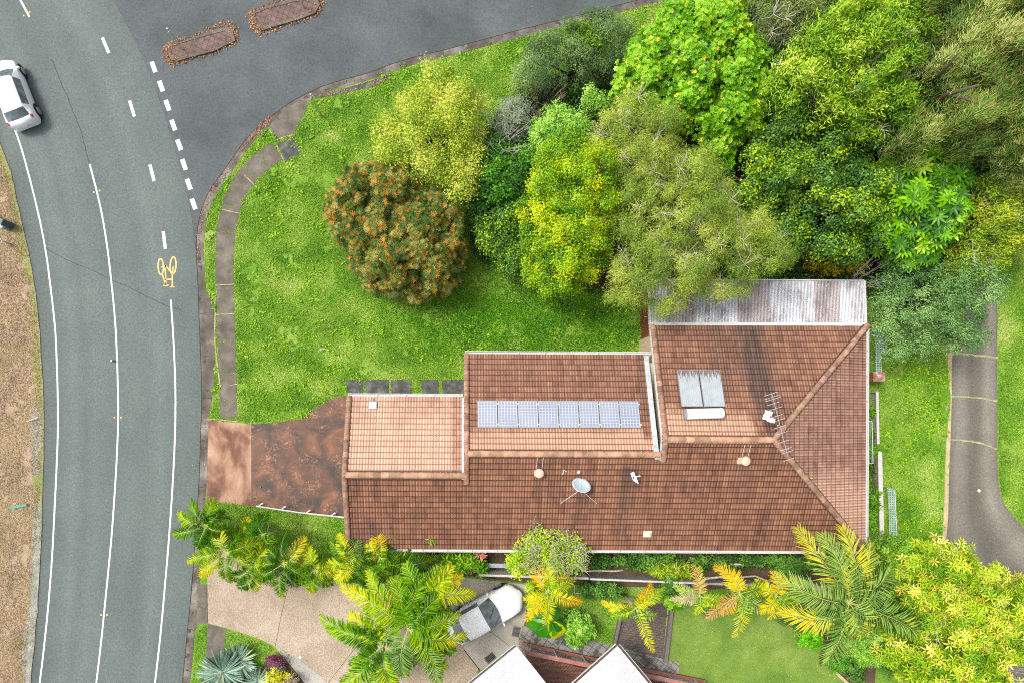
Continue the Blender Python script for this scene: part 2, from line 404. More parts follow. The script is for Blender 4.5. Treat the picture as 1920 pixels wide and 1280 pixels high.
for k, pts in enumerate([[(404, 535), (439, 533)], [(404, 590), (440, 588)], [(416, 393), (434, 397), (452, 401)], [(458, 328), (470, 340), (482, 352)], [(517, 270), (524, 284), (533, 304)], [(516, 264), (530, 258), (552, 253)], [(503, 240), (509, 250), (514, 260)], [(431, 722), (445, 719)], [(403, 565), (403, 640), (409, 700), (413, 725)], [(389, 786), (412, 786), (446, 790)]]):
    weeds('joint_weeds', pts, .035 if k != 8 else .05, .021 + .0006 * k, m_weed, k)
sheet('footpath_end_slab', [(519, 270), (552, 257), (566, 287), (535, 306)], .016, m_conc_dark, raised=-.02)
sheet('kerb_ramp', [(505, 236), (520, 262), (550, 253), (575, 205), (579, 190), (562, 188), (535, 205)], .013, m_conc, raised=-.02)
sheet('stormwater_inlet', [(585, 180), (640, 168), (700, 150), (735, 138), (728, 150), (700, 163), (660, 172), (600, 185)], .016, m_conc_dark, raised=-.02)
sheet('kerb_widening', [(385, 545), (398, 560), (404, 600), (404, 660), (402, 710), (397, 745), (392, 780), (386, 780), (386, 700)], .014, m_kerb, raised=-.02)
drive_ap = [(389, 786), (420, 790), (471, 794), (471, 948), (430, 941), (387, 940)]
sheet('driveway_apron', drive_ap, .010, m_apron, raised=-.02)
drive = [(471, 794), (500, 793), (530, 790), (560, 785), (578, 775), (600, 760), (620, 747), (652, 740), (690, 740), (690, 972), (652, 970), (560, 960), (471, 948)]
sheet('driveway', drive, .014, m_drive, raised=-.02)
for i, (x0, x1, mm) in enumerate([(649, 680, m_conc_dark), (684, 728, m_conc_dark), (732, 771, m_conc_dark), (789, 822, m_conc_dark), (828, 880, m_conc_dark)]):
    o = sheet('paving_slab', [(x0, 712), (x1, 711), (x1 + 1, 742), (x0 + 3, 742)], .03, mm, kind='structure', raised=-.02)
sheet('side_path', [(772, 1040), (820, 1040), (820, 1075), (772, 1070)], .016, m_conc)

# neighbour's driveway and yard
sheet('neighbour_driveway', [(388, 1040), (430, 1025), (520, 1045), (640, 1068), (836, 1075), (836, 1130), (870, 1165), (870, 1217), (897, 1252), (880, 1340), (640, 1340), (622, 1290), (595, 1262), (560, 1235), (516, 1211), (480, 1194), (425, 1177), (390, 1168)], .012, m_agg, raised=-.02)
sheet('driveway_edge_strip', [(516, 1211), (560, 1235), (595, 1262), (622, 1290), (640, 1340), (600, 1340), (580, 1290), (548, 1250), (530, 1230)], .016, m_agg_pale, raised=-.02)
sheet('carport_slab', [(836, 1078), (985, 1095), (987, 1150), (972, 1222), (900, 1256), (870, 1217), (870, 1165), (836, 1130)], .018, m_conc_pale, raised=-.02)
sheet('driveway_crossover', [(374, 1095), (390, 1095), (390, 1168), (374, 1168), (366, 1180), (369, 1150)], .01, m_conc, raised=-.02)
sheet('lower_footpath', [(390, 1169), (424, 1178), (421, 1220), (408, 1290), (395, 1340), (368, 1340), (385, 1240)], .014, m_conc, raised=-.02)
def crack(pts, z, wd=.02, name='joint_line'):
    mb = MB()
    for a, c_ in zip(pts[:-1], pts[1:]): mb.bar(P(*a, z), P(*c_, z), wd, .004)
    o = mb.build(name, m_dark); o['kind'] = 'structure'
crack([(545, 1060), (540, 1100), (528, 1150), (516, 1211)], .0135)
crack([(664, 1216), (615, 1280)], .0135)
crack([(548, 1228), (541, 1243)], .0175)
crack([(870, 1217), (900, 1256)], .020, .05)
crack([(872, 1168), (895, 1172), (925, 1187), (955, 1210)], .020)
crack([(388, 1100), (389, 1165)], .0115)
crack([(374, 1135), (384, 1142), (390, 1132)], .0115)
crack([(404, 535), (439, 535)], .019, .02)
sheet('neighbour_mown_lawn', [(1255, 1150), (1300, 1110), (1450, 1130), (1530, 1180), (1640, 1200), (1650, 1340), (1330, 1340), (1250, 1240), (1235, 1240)], .008, m_lawn_fine)
sheet('fence_side_bed', [(660, 1032), (1640, 1034), (1645, 1110), (1250, 1102), (985, 1092), (836, 1074), (700, 1070)], .010, m_soil)
sheet('garden_bed', [(1450, 1120), (1530, 1180), (1590, 1290), (1640, 1290), (1650, 1120)], .012, m_soil)
sheet('front_garden_bed', [(505, 1225), (530, 1230), (560, 1262), (585, 1300), (470, 1300), (480, 1270)], .012, m_soil, sm=1)
sheet('agave_bed', [(380, 1240), (430, 1215), (480, 1240), (490, 1300), (375, 1300)], .016, m_soil, sm=1)
# shaded earth under the thicket
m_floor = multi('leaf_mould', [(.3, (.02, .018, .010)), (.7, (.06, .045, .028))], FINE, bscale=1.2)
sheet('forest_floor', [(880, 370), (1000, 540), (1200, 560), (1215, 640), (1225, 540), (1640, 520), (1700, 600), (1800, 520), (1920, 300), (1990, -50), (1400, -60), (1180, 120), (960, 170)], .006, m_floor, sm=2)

# right-hand concrete driveway
m_cdrive = asphalt('streaked_concrete', (.135, .122, .10), (.20, .185, .152), [(0, .7), (.15, 1.15), (.28, 1.1), (.42, .55), (.52, .62), (.62, .8), (.78, 1.4), (.92, 1.05), (1, .65)])
cl = [(1840, 300), (1835, 420), (1830, 480), (1815, 560), (1800, 630), (1784, 660), (1785, 740), (1782, 830), (1779, 900), (1778, 980), (1770, 1040), (1775, 1100), (1800, 1250), (1830, 1400)]
cr_ = [(1872, 300), (1871, 420), (1870, 480), (1870, 560), (1870, 630), (1870, 660), (1870, 740), (1870, 830), (1871, 900), (1880, 945), (1930, 1000), (2010, 1070), (2080, 1250), (2080, 1400)]
strip('concrete_driveway', cl, cr_, .012, m_cdrive)
m_grassline = multi('weedy_joint', [(.3, (.2, .24, .06)), (.7, (.42, .38, .22))], FINE, bscale=3)
for pts in ([(1785, 660), (1830, 666), (1871, 670)], [(1785, 742), (1830, 745), (1870, 751)], [(1783, 824), (1820, 826), (1845, 832), (1869, 842)]):
    weeds('weedy_joint', pts, .07, .018, m_grassline, int(pts[0][1]))
mb = MB()
dl = [(1776, 640), (1778, 720), (1784, 745), (1776, 800), (1772, 870), (1770, 960), (1766, 1020)]
A = [P(a, b_)[:2] for a, b_ in smooth_poly(dl, 2, False)]; Bq = [P(a + 13 + 3 * math.sin(b_ * .11) + 2 * math.sin(b_ * .31), b_)[:2] for a, b_ in smooth_poly(dl, 2, False)]
ribbon('dry_grass_edge', A, Bq, .009, .010, multi('straw', [(.3, (.35, .28, .14)), (.7, (.52, .42, .27))], FINE, bscale=2, fscale=20))

# painted markings
zl = ZR + .008
def line(name, pts, wd, m=m_paint, z=zl, sm=2):
    pts = smooth_poly(pts, sm, False); w_ = [P(a, b_, z)[:2] for a, b_ in pts]
    A = offset(w_, wd / 2); B = offset(w_, -wd / 2)
    return ribbon(name, A, B, z, z, m)
line('edge_line', [(-60, 90), (5, 190), (34, 257), (52, 320), (72, 400), (86, 470), (95, 540), (102, 600), (105, 640), (108, 720), (109, 800), (106, 880), (102, 960), (98, 1040), (92, 1120), (84, 1200), (74, 1285), (50, 1430)], .10)
line('centre_line', [(168, 308), (178, 345), (190, 395), (201, 460), (209, 530), (216, 600), (219, 660), (221, 720), (222, 780), (219, 860), (214, 940), (208, 1020), (200, 1100), (190, 1200), (180, 1285), (160, 1430)], .10)
line('centre_line_upper', [(-20, -150), (20, -35), (38, 0), (55, 32)], .12)
line('lane_line', [(320, 562), (323, 600), (326, 650), (329, 720), (329, 790), (326, 870), (321, 950), (316, 1020), (309, 1100), (301, 1190), (290, 1285), (270, 1430)], .10)
def dash(name, p0, p1, wd, m=m_paint, z=zl):
    a = P(*p0, z); b_ = P(*p1, z); return MB().bar(a, b_, wd, .003).build(name, m)
for i, (a, b_) in enumerate([((192, 71), (204, 100)), ((243, 189), (252, 219)), ((281, 309), (289, 340)), ((306, 434), (310, 467)), ((130, -70), (145, -40))]):
    o = dash('lane_dash', a, b_, .19); o['kind'] = 'structure'
for i, (x, y) in enumerate([(288, 126), (302, 162), (314, 198), (325, 235), (336, 272), (345, 309), (354, 346), (363, 383)]):
    dx, dy = 3.5, 10
    o = dash('give_way_dash', (x - dx, y - dy), (x + dx, y + dy), .27, z=ZR + .012); o['kind'] = 'structure'
# bicycle symbol on the road (painted strokes)
mb = MB(); zb = zl
def ring_(cx, cy, rx, ry, wd, rot=0):
    pts = [(cx + rx * math.cos(t) * math.cos(rot) - ry * math.sin(t) * math.sin(rot), cy + rx * math.cos(t) * math.sin(rot) + ry * math.sin(t) * math.cos(rot)) for t in np.linspace(0, 2 * math.pi, 25)]
    w_ = [P(a, b_, zb)[:2] for a, b_ in pts]; A = offset(w_, wd / 2); B = offset(w_, -wd / 2); n_ = len(A)
    mb.add([(a[0], a[1], zb) for a in A] + [(b_[0], b_[1], zb) for b_ in B], [(i, n_ + i, n_ + i + 1, i + 1) for i in range(n_ - 1)])
ring_(301.5, 500.5, 5, 15, .08, -.05); ring_(324.5, 498, 5.5, 16, .08, .05)
for a, c_ in (((302, 501), (311, 498)), ((311, 498), (304, 514)), ((304, 514), (311, 535)), ((310, 497), (323, 514)), ((311, 535), (310, 498)), ((323, 514), (325, 500)), ((323, 514), (323, 538)), ((308, 524), (322, 524)), ((306, 536), (316, 535)), ((319, 538), (327, 538))):
    mb.bar(P(*a, zb + .001), P(*c_, zb + .001), .075, .002)
o = mb.build('bicycle_symbol', m_paint_y); o['kind'] = 'structure'
# tar cracks in the road
for pts in ([(85, 465), (120, 485), (160, 502), (210, 525), (260, 548), (300, 568), (345, 585)], [(97, 112), (112, 150), (128, 185), (140, 215), (152, 245), (160, 280), (167, 305)]):
    p2 = [(a + random.uniform(-1, 1), b_ + random.uniform(-1, 1)) for a, b_ in smooth_poly(pts, 2, False)]
    crack(p2, zl + .001, .018, 'road_crack')
# raised reflective markers
m_mark = plain('marker_plastic', (.75, .5, .12), .4); m_wplast = plain('white_plastic', (.8, .8, .78), .4, var=.04)
rm = None
MK = [((45, 30), 'orange road marker west of the centre line at the top edge'), ((56, 23), 'orange road marker east of the centre line at the top edge'), ((176, 361), 'yellow road marker west of the centre line beside the dashes'), ((187, 358), 'yellow road marker east of the centre line beside the dashes'),
      ((215, 782), 'yellow road marker west of the centre line opposite the stained driveway'), ((227, 782), 'yellow road marker east of the centre line opposite the stained driveway'), ((190, 1152), 'yellow road marker west of the centre line near the palms'), ((201, 1152), 'yellow road marker east of the centre line near the palms')]
for (p, lb) in MK:
    x, y, z_ = P(*p, ZR)
    if rm is None:
        rm = MB().box((x, y, ZR + .015), (.11, .10, .025), taper=.6).build('road_marker', m_mark, bevel=.004, off=(x, y, ZR)); rm.location = (x, y, ZR); o = rm
    else: o = rm.copy(); COL.objects.link(o); o.location = (x, y, ZR)
    tag(o, lb, 'road marker', 'raised markers beside the centre line')
# ---------------------------------------------------------------- the tiled house
TAN = math.tan(math.radians(20)); COS = math.cos(math.radians(20))
EZ = 3.0
ox, oy, _ = P(654, 1028, EZ); HR = math.radians(-.25)
hc, hsn = math.cos(HR), math.sin(HR)
def H(u, v, z): return (ox + u * hc - v * hsn, oy + u * hsn + v * hc, z)
def Hinv(x, y): dx, dy = x - ox, y - oy; return (dx * hc + dy * hsn, -dx * hsn + dy * hc)
U1, U2, U3 = 6.30, 16.22, 27.86
V0, V1, V2 = 8.23, 10.53, 12.10
def ridge_v(vn): return vn / 2
def zS(v): return EZ + v * TAN
def zN(v, vn): return EZ + (vn - v) * TAN
def on_roof(px, py, vn=None, side='N', lift=0.0):
    z = 4.0
    for _ in range(8):
        x, y, _z = P(px, py, z); u, v = Hinv(x, y)
        z = (zN(v, vn) if side == 'N' else zS(v)) + lift
    return u, v, z

def tile_mat(name, dark, mid, light, pale, palef, seed, gap=.34):
    m, t, b = M_(name)
    r = attr(t, 'r'); h = attr(t, 'h'); wv = attr(t, 'w'); v = coord(t)
    c = ramp(t, r, [(.0, dark), (.45, mid), (1.0, light)])
    lich = noise(t, coord(t, (2.2, .45, 1)), 1.0, 8, .7)
    c = mix(t, c, ramp(t, lich, [(.32, (.6, .57, .54)), (.47, (1, 1, 1)), (.75, (1.12, 1.1, 1.05))]), 1.0, 'MULTIPLY')
    wn = math_(t, 'ADD', wv, math_(t, 'MULTIPLY', math_(t, 'SUBTRACT', noise(t, coord(t, (1, .5, 1)), .9, 5, .6), .5), 1.1))
    c = mix(t, c, ramp(t, r, [(0, tuple(q * .86 for q in pale)), (1, pale)]), ramp(t, wn, [(.35, 0.0), (.75, palef)]))
    c = mix(t, c, (.045, .04, .036), math_(t, 'MULTIPLY', ramp(t, math_(t, 'MULTIPLY', wv, -1.0), [(.05, 0.0), (1.0, .85)]), ramp(t, noise(t, coord(t, (5, .5, 1)), 1.2, 4), [(.3, .45), (.6, 1.0)])))
    # dirt in the troughs, wear on the rolls, shadow painted below each butt edge
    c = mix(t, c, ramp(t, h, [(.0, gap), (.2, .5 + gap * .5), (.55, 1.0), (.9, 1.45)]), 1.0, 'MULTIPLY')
    fn = noise(t, v, 28, 4, .7)
    c = mix(t, c, ramp(t, fn, [(.25, .7), (.5, 1.0), (.75, 1.3)]), 1.0, 'MULTIPLY')
    c = mix(t, c, (.5, .5, .46), ramp(t, noise(t, v, 16, 2, .5), [(.74, 0.0), (.78, .6)]))
    t.links.new(c, b.inputs['Base Color']); b.inputs['Roughness'].default_value = .8; b.inputs['Specular IOR Level'].default_value = .25
    return m
D, Mi, Li, Pa = (.15, .072, .050), (.205, .100, .066), (.27, .138, .086), (.50, .285, .19)
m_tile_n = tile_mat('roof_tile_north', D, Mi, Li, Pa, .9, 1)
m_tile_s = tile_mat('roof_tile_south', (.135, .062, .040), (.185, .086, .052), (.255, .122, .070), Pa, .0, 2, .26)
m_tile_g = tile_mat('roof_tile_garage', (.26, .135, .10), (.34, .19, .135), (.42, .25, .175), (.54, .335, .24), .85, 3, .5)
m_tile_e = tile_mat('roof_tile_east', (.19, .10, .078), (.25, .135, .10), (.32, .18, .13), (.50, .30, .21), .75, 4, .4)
m_cap = multi('ridge_cap', [(.3, (.28, .15, .095)), (.5, (.42, .245, .155)), (.7, (.50, .32, .21))], [(.2, .7), (.5, 1.0), (.8, 1.25)], bscale=1.6, fscale=25, bumpd=.003)
m_cap_d = multi('barge_cap', [(.3, (.20, .105, .078)), (.5, (.31, .175, .12)), (.7, (.42, .28, .20))], [(.2, .6), (.5, 1.0), (.8, 1.3)], bscale=3, fscale=25, bumpd=.003)
m_white = plain('white_colourbond', (.52, .53, .52), .45, var=.06, nscale=2)
m_flash = plain('zinc_flashing', (.50, .54, .56), .4, .3, .25, 3)
m_gutter_in = plain('gutter_debris', (.08, .06, .05), .9)
m_wall = plain('cream_brick', (.50, .40, .27), .85, var=.12, nscale=6)
m_rust = plain('rust_brown_wall', (.20, .06, .025), .85, var=.3, nscale=2.5)
m_glass = plain('window_glass', (.03, .04, .05), .08, 0, .05, 1, .8)

TW, TG = .305, .318
def slope(name, u0, u1, v_eave, v_ridge, mat, parent, cuts=(), axis='v', wfun=None, sgn=1):
    """one roof plane as real overlapping tiles. axis 'v': eave runs along u; axis 'u': eave runs along v.
    the eave sits at v_eave (height EZ + offset from function) and the plane climbs to v_ridge"""
    run = abs(v_ridge - v_eave); dr = 1 if v_ridge > v_eave else -1
    gh = TG * COS; rows = int(math.ceil(run / gh))
    cols = int(math.ceil((u1 - u0) / TW)); S = 8
    xs = np.linspace(u0, u0 + cols * TW, cols * S + 1); xs = xs[xs <= u1 + 1e-6]
    if xs[-1] < u1 - 1e-3: xs = np.append(xs, u1)
    ph = (xs - u0) / TW
    fr = ph - np.floor(ph); hb = rng.random(10)
    prof = .5 + .5 * np.cos(2 * np.pi * (fr * 2 + .5)); prof = prof * np.where(fr < .5, 1.0, .8)
    lap = (fr < .05).astype(float) * .45
    hz = .022 * prof - .012 * lap
    nx = len(xs); V = []; A_h = []; A_r = []; A_w = []; F = []
    tid = np.minimum(np.floor(ph), cols - 1).astype(int)
    rr = rng.random((rows + 1, cols + 1))
    rc = rng.random(cols + 1) * .5
    for r in range(rows):
        a = r * gh; e = min((r + 1) * gh + .02, run)
        for k, (dd, up) in enumerate(((a, .006), (a, .036), (a + .04, .034), (max((r + 1) * gh - .065, a + .05), .012), (max((r + 1) * gh - .040, a + .06), .010), (max(e, a + .07), .006))):
            for i in range(nx):
                wob = .004 * (rr[r, tid[i]] - .5)
                vv = v_eave + dr * dd; z = EZ + TAN * dd + up + hz[i] + wob
                V.append(H(xs[i], vv, z) if axis == 'v' else H(vv, xs[i], z))
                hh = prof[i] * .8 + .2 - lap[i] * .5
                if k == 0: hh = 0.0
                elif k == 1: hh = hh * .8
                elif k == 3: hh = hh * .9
                elif k >= 4: hh = .02  # row line just below the next butt, its shadow painted dark
                A_h.append(max(hh, 0)); A_r.append(.62 * rr[r, tid[i]] + .5 * rc[tid[i]] + .06)
                A_w.append(wfun(xs[i], vv) if wfun else 0.0)
        o_ = r * 6 * nx
        for k in range(5):
            for i in range(nx - 1): F.append((o_ + k * nx + i, o_ + k * nx + i + 1, o_ + (k + 1) * nx + i + 1, o_ + (k + 1) * nx + i))
    o0 = parent.location
    V = np.array(V) - np.array(o0)[None]
    me = bpy.data.meshes.new(name); me.from_pydata(V.tolist(), [], F)
    for nm, dat in (('h', A_h), ('r', A_r), ('w', A_w)):
        at = me.attributes.new(nm, 'FLOAT', 'POINT'); at.data.foreach_set('value', np.array(dat, np.float32))
    me.update()
    bm = bmesh.new(); bm.from_mesh(me)
    for (pu, pv, nu, nv) in cuts:      # keep the side the normal points away from
        p = Vector(H(pu, pv, 0)) - Vector(o0); q = Vector(H(pu + nu, pv + nv, 0)) - Vector(o0); nn = (q - p); nn.z = 0; nn.normalize()
        bmesh.ops.bisect_plane(bm, geom=bm.verts[:] + bm.edges[:] + bm.faces[:], plane_co=p, plane_no=nn, clear_outer=True)
    bmesh.ops.recalc_face_normals(bm, faces=bm.faces)
    if sum(f.normal.z for f in bm.faces) < 0:
        for f in bm.faces: f.normal_flip()
    bm.to_mesh(me); bm.free()
    o = link(name, me, mat, parent); return o

house = thing('house', 'long brick house under stepped brown terracotta tile roofs, beside the stained driveway and thicket', 'house', H(0, 0, 0))
# walls (one body, eaves overhang 0.45)
e = .45
def wallring(u0, u1, v0, v1): return [H(u0, v0, 0)[:2], H(u1, v0, 0)[:2], H(u1, v1, 0)[:2], H(u0, v1, 0)[:2]]
mw = MB()
fp_ = [(.15, e), (U3 - e, e), (U3 - e, V2 - e), (U2 + e - .2, V2 - e), (U2 + e - .2, V1 - e), (U1 + .1, V1 - e), (U1 + .1, V0 - e), (.15, V0 - e)]
mw.prism([H(a, b_, 0)[:2] for a, b_ in fp_], 0, 3.05)
# gable ends
for (u, vn) in ((.15, V0), (U1 + .12, V1), (U2 + .14, V2)):
    pts = [H(u, .3, 3.0), H(u, vn - .3, 3.0), H(u, vn / 2, 3.0 + (vn / 2 - .32) * TAN)]
    q = [H(u + .12, .3, 3.0), H(u + .12, vn - .3, 3.0), H(u + .12, vn / 2, 3.0 + (vn / 2 - .32) * TAN)]
    mw.add(pts + q, [(0, 2, 1), (3, 4, 5), (0, 1, 4, 3), (1, 2, 5, 4), (2, 0, 3, 5)])
mw.build('wall', m_wall, house)
for mm_ in (m_cap, m_cap_d):      # every capping tile fired a little differently
    t = mm_.node_tree; b = t.nodes['Principled BSDF']; src = b.inputs['Base Color'].links[0].from_socket
    ri = nd(t, 'ShaderNodeNewGeometry').outputs['Random Per Island']; t.links.new(mix(t, src, ramp(t, ri, [(0, .68), (.5, 1.0), (1, 1.22)]), 1.0, 'MULTIPLY'), b.inputs['Base Color'])
def wN(vn, reach):   # weathering: paler towards the ridge
    return lambda a, b_: max(0.0, 1 - (b_ - vn / 2) / reach) if True else 0
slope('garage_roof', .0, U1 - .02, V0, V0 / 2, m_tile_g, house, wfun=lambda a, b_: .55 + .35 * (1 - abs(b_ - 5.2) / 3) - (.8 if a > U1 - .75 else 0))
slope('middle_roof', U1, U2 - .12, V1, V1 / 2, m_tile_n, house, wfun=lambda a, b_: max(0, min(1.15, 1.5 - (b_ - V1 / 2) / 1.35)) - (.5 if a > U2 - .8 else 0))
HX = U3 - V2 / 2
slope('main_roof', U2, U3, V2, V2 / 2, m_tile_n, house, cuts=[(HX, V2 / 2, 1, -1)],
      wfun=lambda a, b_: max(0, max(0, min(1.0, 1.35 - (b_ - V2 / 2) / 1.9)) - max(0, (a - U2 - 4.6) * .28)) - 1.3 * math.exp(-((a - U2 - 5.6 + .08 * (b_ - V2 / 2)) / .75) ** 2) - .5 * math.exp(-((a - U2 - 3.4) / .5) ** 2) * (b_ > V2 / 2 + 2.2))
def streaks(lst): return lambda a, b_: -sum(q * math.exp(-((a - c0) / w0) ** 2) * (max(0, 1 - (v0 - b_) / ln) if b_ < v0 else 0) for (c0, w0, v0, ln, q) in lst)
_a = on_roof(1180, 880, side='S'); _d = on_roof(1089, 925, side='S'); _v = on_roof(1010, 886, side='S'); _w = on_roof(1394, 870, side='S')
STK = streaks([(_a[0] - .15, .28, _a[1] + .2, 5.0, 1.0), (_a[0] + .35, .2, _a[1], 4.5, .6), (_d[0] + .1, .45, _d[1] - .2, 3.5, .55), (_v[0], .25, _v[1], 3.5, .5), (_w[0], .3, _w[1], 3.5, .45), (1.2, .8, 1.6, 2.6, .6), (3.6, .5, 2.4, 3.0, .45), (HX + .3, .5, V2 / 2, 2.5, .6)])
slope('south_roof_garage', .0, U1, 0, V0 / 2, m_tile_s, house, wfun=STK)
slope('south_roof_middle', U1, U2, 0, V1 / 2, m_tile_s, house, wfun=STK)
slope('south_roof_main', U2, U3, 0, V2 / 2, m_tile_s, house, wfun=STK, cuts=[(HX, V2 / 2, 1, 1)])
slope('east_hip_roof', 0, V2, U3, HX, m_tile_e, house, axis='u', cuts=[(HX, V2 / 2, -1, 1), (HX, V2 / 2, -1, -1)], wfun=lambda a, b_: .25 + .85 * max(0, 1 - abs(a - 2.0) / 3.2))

def caps(name, p0, p1, r, L, m, tilt=.012):
    """row of overlapping half-round capping tiles"""
    p0 = Vector(p0); p1 = Vector(p1); d = p1 - p0; n = max(1, round(d.length / L)); st = d / n; d.normalize()
    side = d.cross(Vector((0, 0, 1))).normalized(); up = side.cross(d)
    mb = MB()
    for i in range(n):
        a = p0 + st * i; b_ = a + st * 1.06; K = 8; vs = []
        for (c, rr_) in ((a, r * .92), (b_, r * 1.03)):
            for rad in (rr_, rr_ - .02):
                for k in range(K + 1):
                    t = math.pi * (-.08 + 1.16 * k / K); vs.append(c + side * math.cos(t) * rad + up * (math.sin(t) * rad * .8 + (tilt if c is b_ else 0)))
        n1 = K + 1; fs = []
        for k in range(K): fs.append((k, k + 1, 2 * n1 + k + 1, 2 * n1 + k))
        for k in range(K): fs.append((2 * n1 + k, 2 * n1 + k + 1, 3 * n1 + k + 1, 3 * n1 + k)); fs.append((n1 + k, n1 + k + 1, k + 1, k))
        mb.add(vs, fs)
    if name != 'barge_cap': MB().bar(p0 - Vector((0, 0, .05)), p1 - Vector((0, 0, .05)), 2 * r + .10, .02).build('mortar_shade_strip', m_mortar_shade, house)  # bedding strip coloured dark to stand in for the shadow along the caps
    return mb.build(name, m, house)
m_mortar_shade = plain('shade_dark_mortar', (.07, .045, .035), .9, var=.3, nscale=6)
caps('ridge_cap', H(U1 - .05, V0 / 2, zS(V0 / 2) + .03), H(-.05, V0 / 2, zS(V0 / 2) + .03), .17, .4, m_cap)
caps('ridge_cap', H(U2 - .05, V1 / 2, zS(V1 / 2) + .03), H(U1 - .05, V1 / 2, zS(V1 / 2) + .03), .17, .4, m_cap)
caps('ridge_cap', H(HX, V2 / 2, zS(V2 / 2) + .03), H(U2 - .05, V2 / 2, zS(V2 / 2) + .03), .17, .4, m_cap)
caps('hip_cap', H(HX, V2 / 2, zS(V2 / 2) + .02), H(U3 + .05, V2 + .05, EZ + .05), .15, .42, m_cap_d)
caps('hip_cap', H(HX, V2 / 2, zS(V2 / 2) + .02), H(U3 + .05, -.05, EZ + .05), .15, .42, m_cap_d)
def barge(u, va, vb, za, zb, r=.15): return caps('barge_cap', H(u, va, za + .05), H(u, vb, zb + .05), r, .32, m_cap_d, .02)
barge(.0, 0, V0 / 2, EZ, zS(V0 / 2)); barge(.0, V0, V0 / 2, EZ, zS(V0 / 2))
barge(U1, V0 / 2 - .45, V1 / 2, zS(V0 / 2 - .45), zS(V1 / 2)); barge(U1, V1, V1 / 2, EZ, zS(V1 / 2))
barge(U2 + .12, V1 / 2 - .35, V2 / 2, zS(V1 / 2 - .35), zS(V2 / 2)); barge(U2 + .12, V2, V2 / 2, EZ, zS(V2 / 2))
# timber barge boards under the verges
mb = MB()
for (u, vn, vs_) in ((-.08, V0, 0), (U1 - .10, V1, V0 / 2 - .4), (U2 - .03, V2, V1 / 2 - .3)):
    for (q0, q1) in ((H(u, vs_, zS(vs_) - .08), H(u, vn / 2, zS(vn / 2) - .08)), (H(u, vn, EZ - .08), H(u, vn / 2, zS(vn / 2) - .08))): MB().bar(q0, q1, .03, .2).build('barge_board', m_white, house)
# gutters: white outer lip, dark channel
def gutter(p0, p1, outward):
    p0 = Vector(p0); p1 = Vector(p1); o_ = Vector((outward[0], outward[1], 0)).normalized()
    mb = MB(); mb.bar(p0 + o_ * .135, p1 + o_ * .135, .03, .13); mb.bar(p0 + o_ * .06 - Vector((0, 0, .05)), p1 + o_ * .06 - Vector((0, 0, .05)), .12, .02)
    L = (p1 - p0).length; k = int(L / 1.3)
    for i in range(k + 1):
        q = p0 + (p1 - p0) * (i / k if k else 0); mb.bar(q + Vector((0, 0, .05)), q + o_ * .15 + Vector((0, 0, .06)), .03, .012)
    g_ = mb.build('gutter', m_white, house)
    return g_
gz = EZ - .02
gutter(H(-.05, 0, gz), H(U3 + .1, 0, gz), (0, -1)); gutter(H(-.05, V0, gz), H(U1 - .2, V0, gz), (0, 1))
gutter(H(U1 - .05, V1, gz), H(U2 + .02, V1, gz), (0, 1)); gutter(H(U2 + .1, V2, gz), H(U3 + .1, V2, gz), (0, 1)); gutter(H(U3, -.1, gz), H(U3, V2 + .1, gz), (1, 0))
# metal flashings where the lower roofs meet the taller gables
def flash(name, u, va, vb, vn, wd):
    return MB().bar(H(u, va, zN(va, vn) + .09), H(u, vb, zN(vb, vn) + .09), wd, .02).build(name, m_flash, house)
flash('valley_flashing', U1 - .14 - .02, V0 - .05, V0 / 2 + .15, V0, .17)
flash('valley_flashing', U2 - .26, V1 - .05, V1 / 2 + .1, V1, .26)
mb = MB(); u, v, z = on_roof(872, 896, side='S', lift=.08); M3 = Matrix.Rotation(.35, 3, 'X'); mb.box(H(u, v, z), (.34, .14, .03), M=M3); mb.build('flashing_tail', m_flash, house)
mb = MB(); u, v, z = on_roof(1234, 858, side='S', lift=.08); mb.box(H(u, v, z), (.34, .14, .03), M=M3); mb.build('flashing_tail', m_flash, house)
# wall at the step with its window, and the rust-brown rear wall
uw = U2 + e - .22
wf = MB().box(H(uw - .02, 10.35, 1.2), (.05, .9, 1.3)).build('window', m_white, house)
MB().box(H(uw - .05, 10.35, 1.2), (.03, .76, 1.12)).build('pane', m_glass, wf)

# openings of the outer walls
def opening(u, v, wd, ht, zc, along, nm='window'):
    sx, sy = (wd, .06) if along == 'u' else (.06, wd)
    f = MB().box(H(u, v, zc), (sx, sy, ht), rz=HR).build(nm, m_white, house)
    MB().box(H(u, v, zc), (sx - .12 if along == 'u' else .08, sy - .12 if along == 'v' else .08, ht - .12), rz=HR).build('pane' if nm == 'window' else 'leaf', m_glass if nm == 'window' else m_flash, f)
for (u, v, wd, al) in ((9, V1 - e + .01, 1.6, 'u'), (13, V1 - e + .01, 1.8, 'u'), (3, V0 - e + .01, 1.2, 'u'), (5, e - .01, 1.4, 'u'), (10, e - .01, 1.4, 'u'), (15, e - .01, 1.8, 'u'), (21, e - .01, 1.6, 'u'), (U3 - e + .01, 3.5, 1.6, 'v'), (U3 - e + .01, 8.5, 1.6, 'v')): opening(u, v, wd, 1.1, 1.65, al)
opening(.13, 3.4, 4.8, 2.2, 1.1, 'v', 'garage_door')
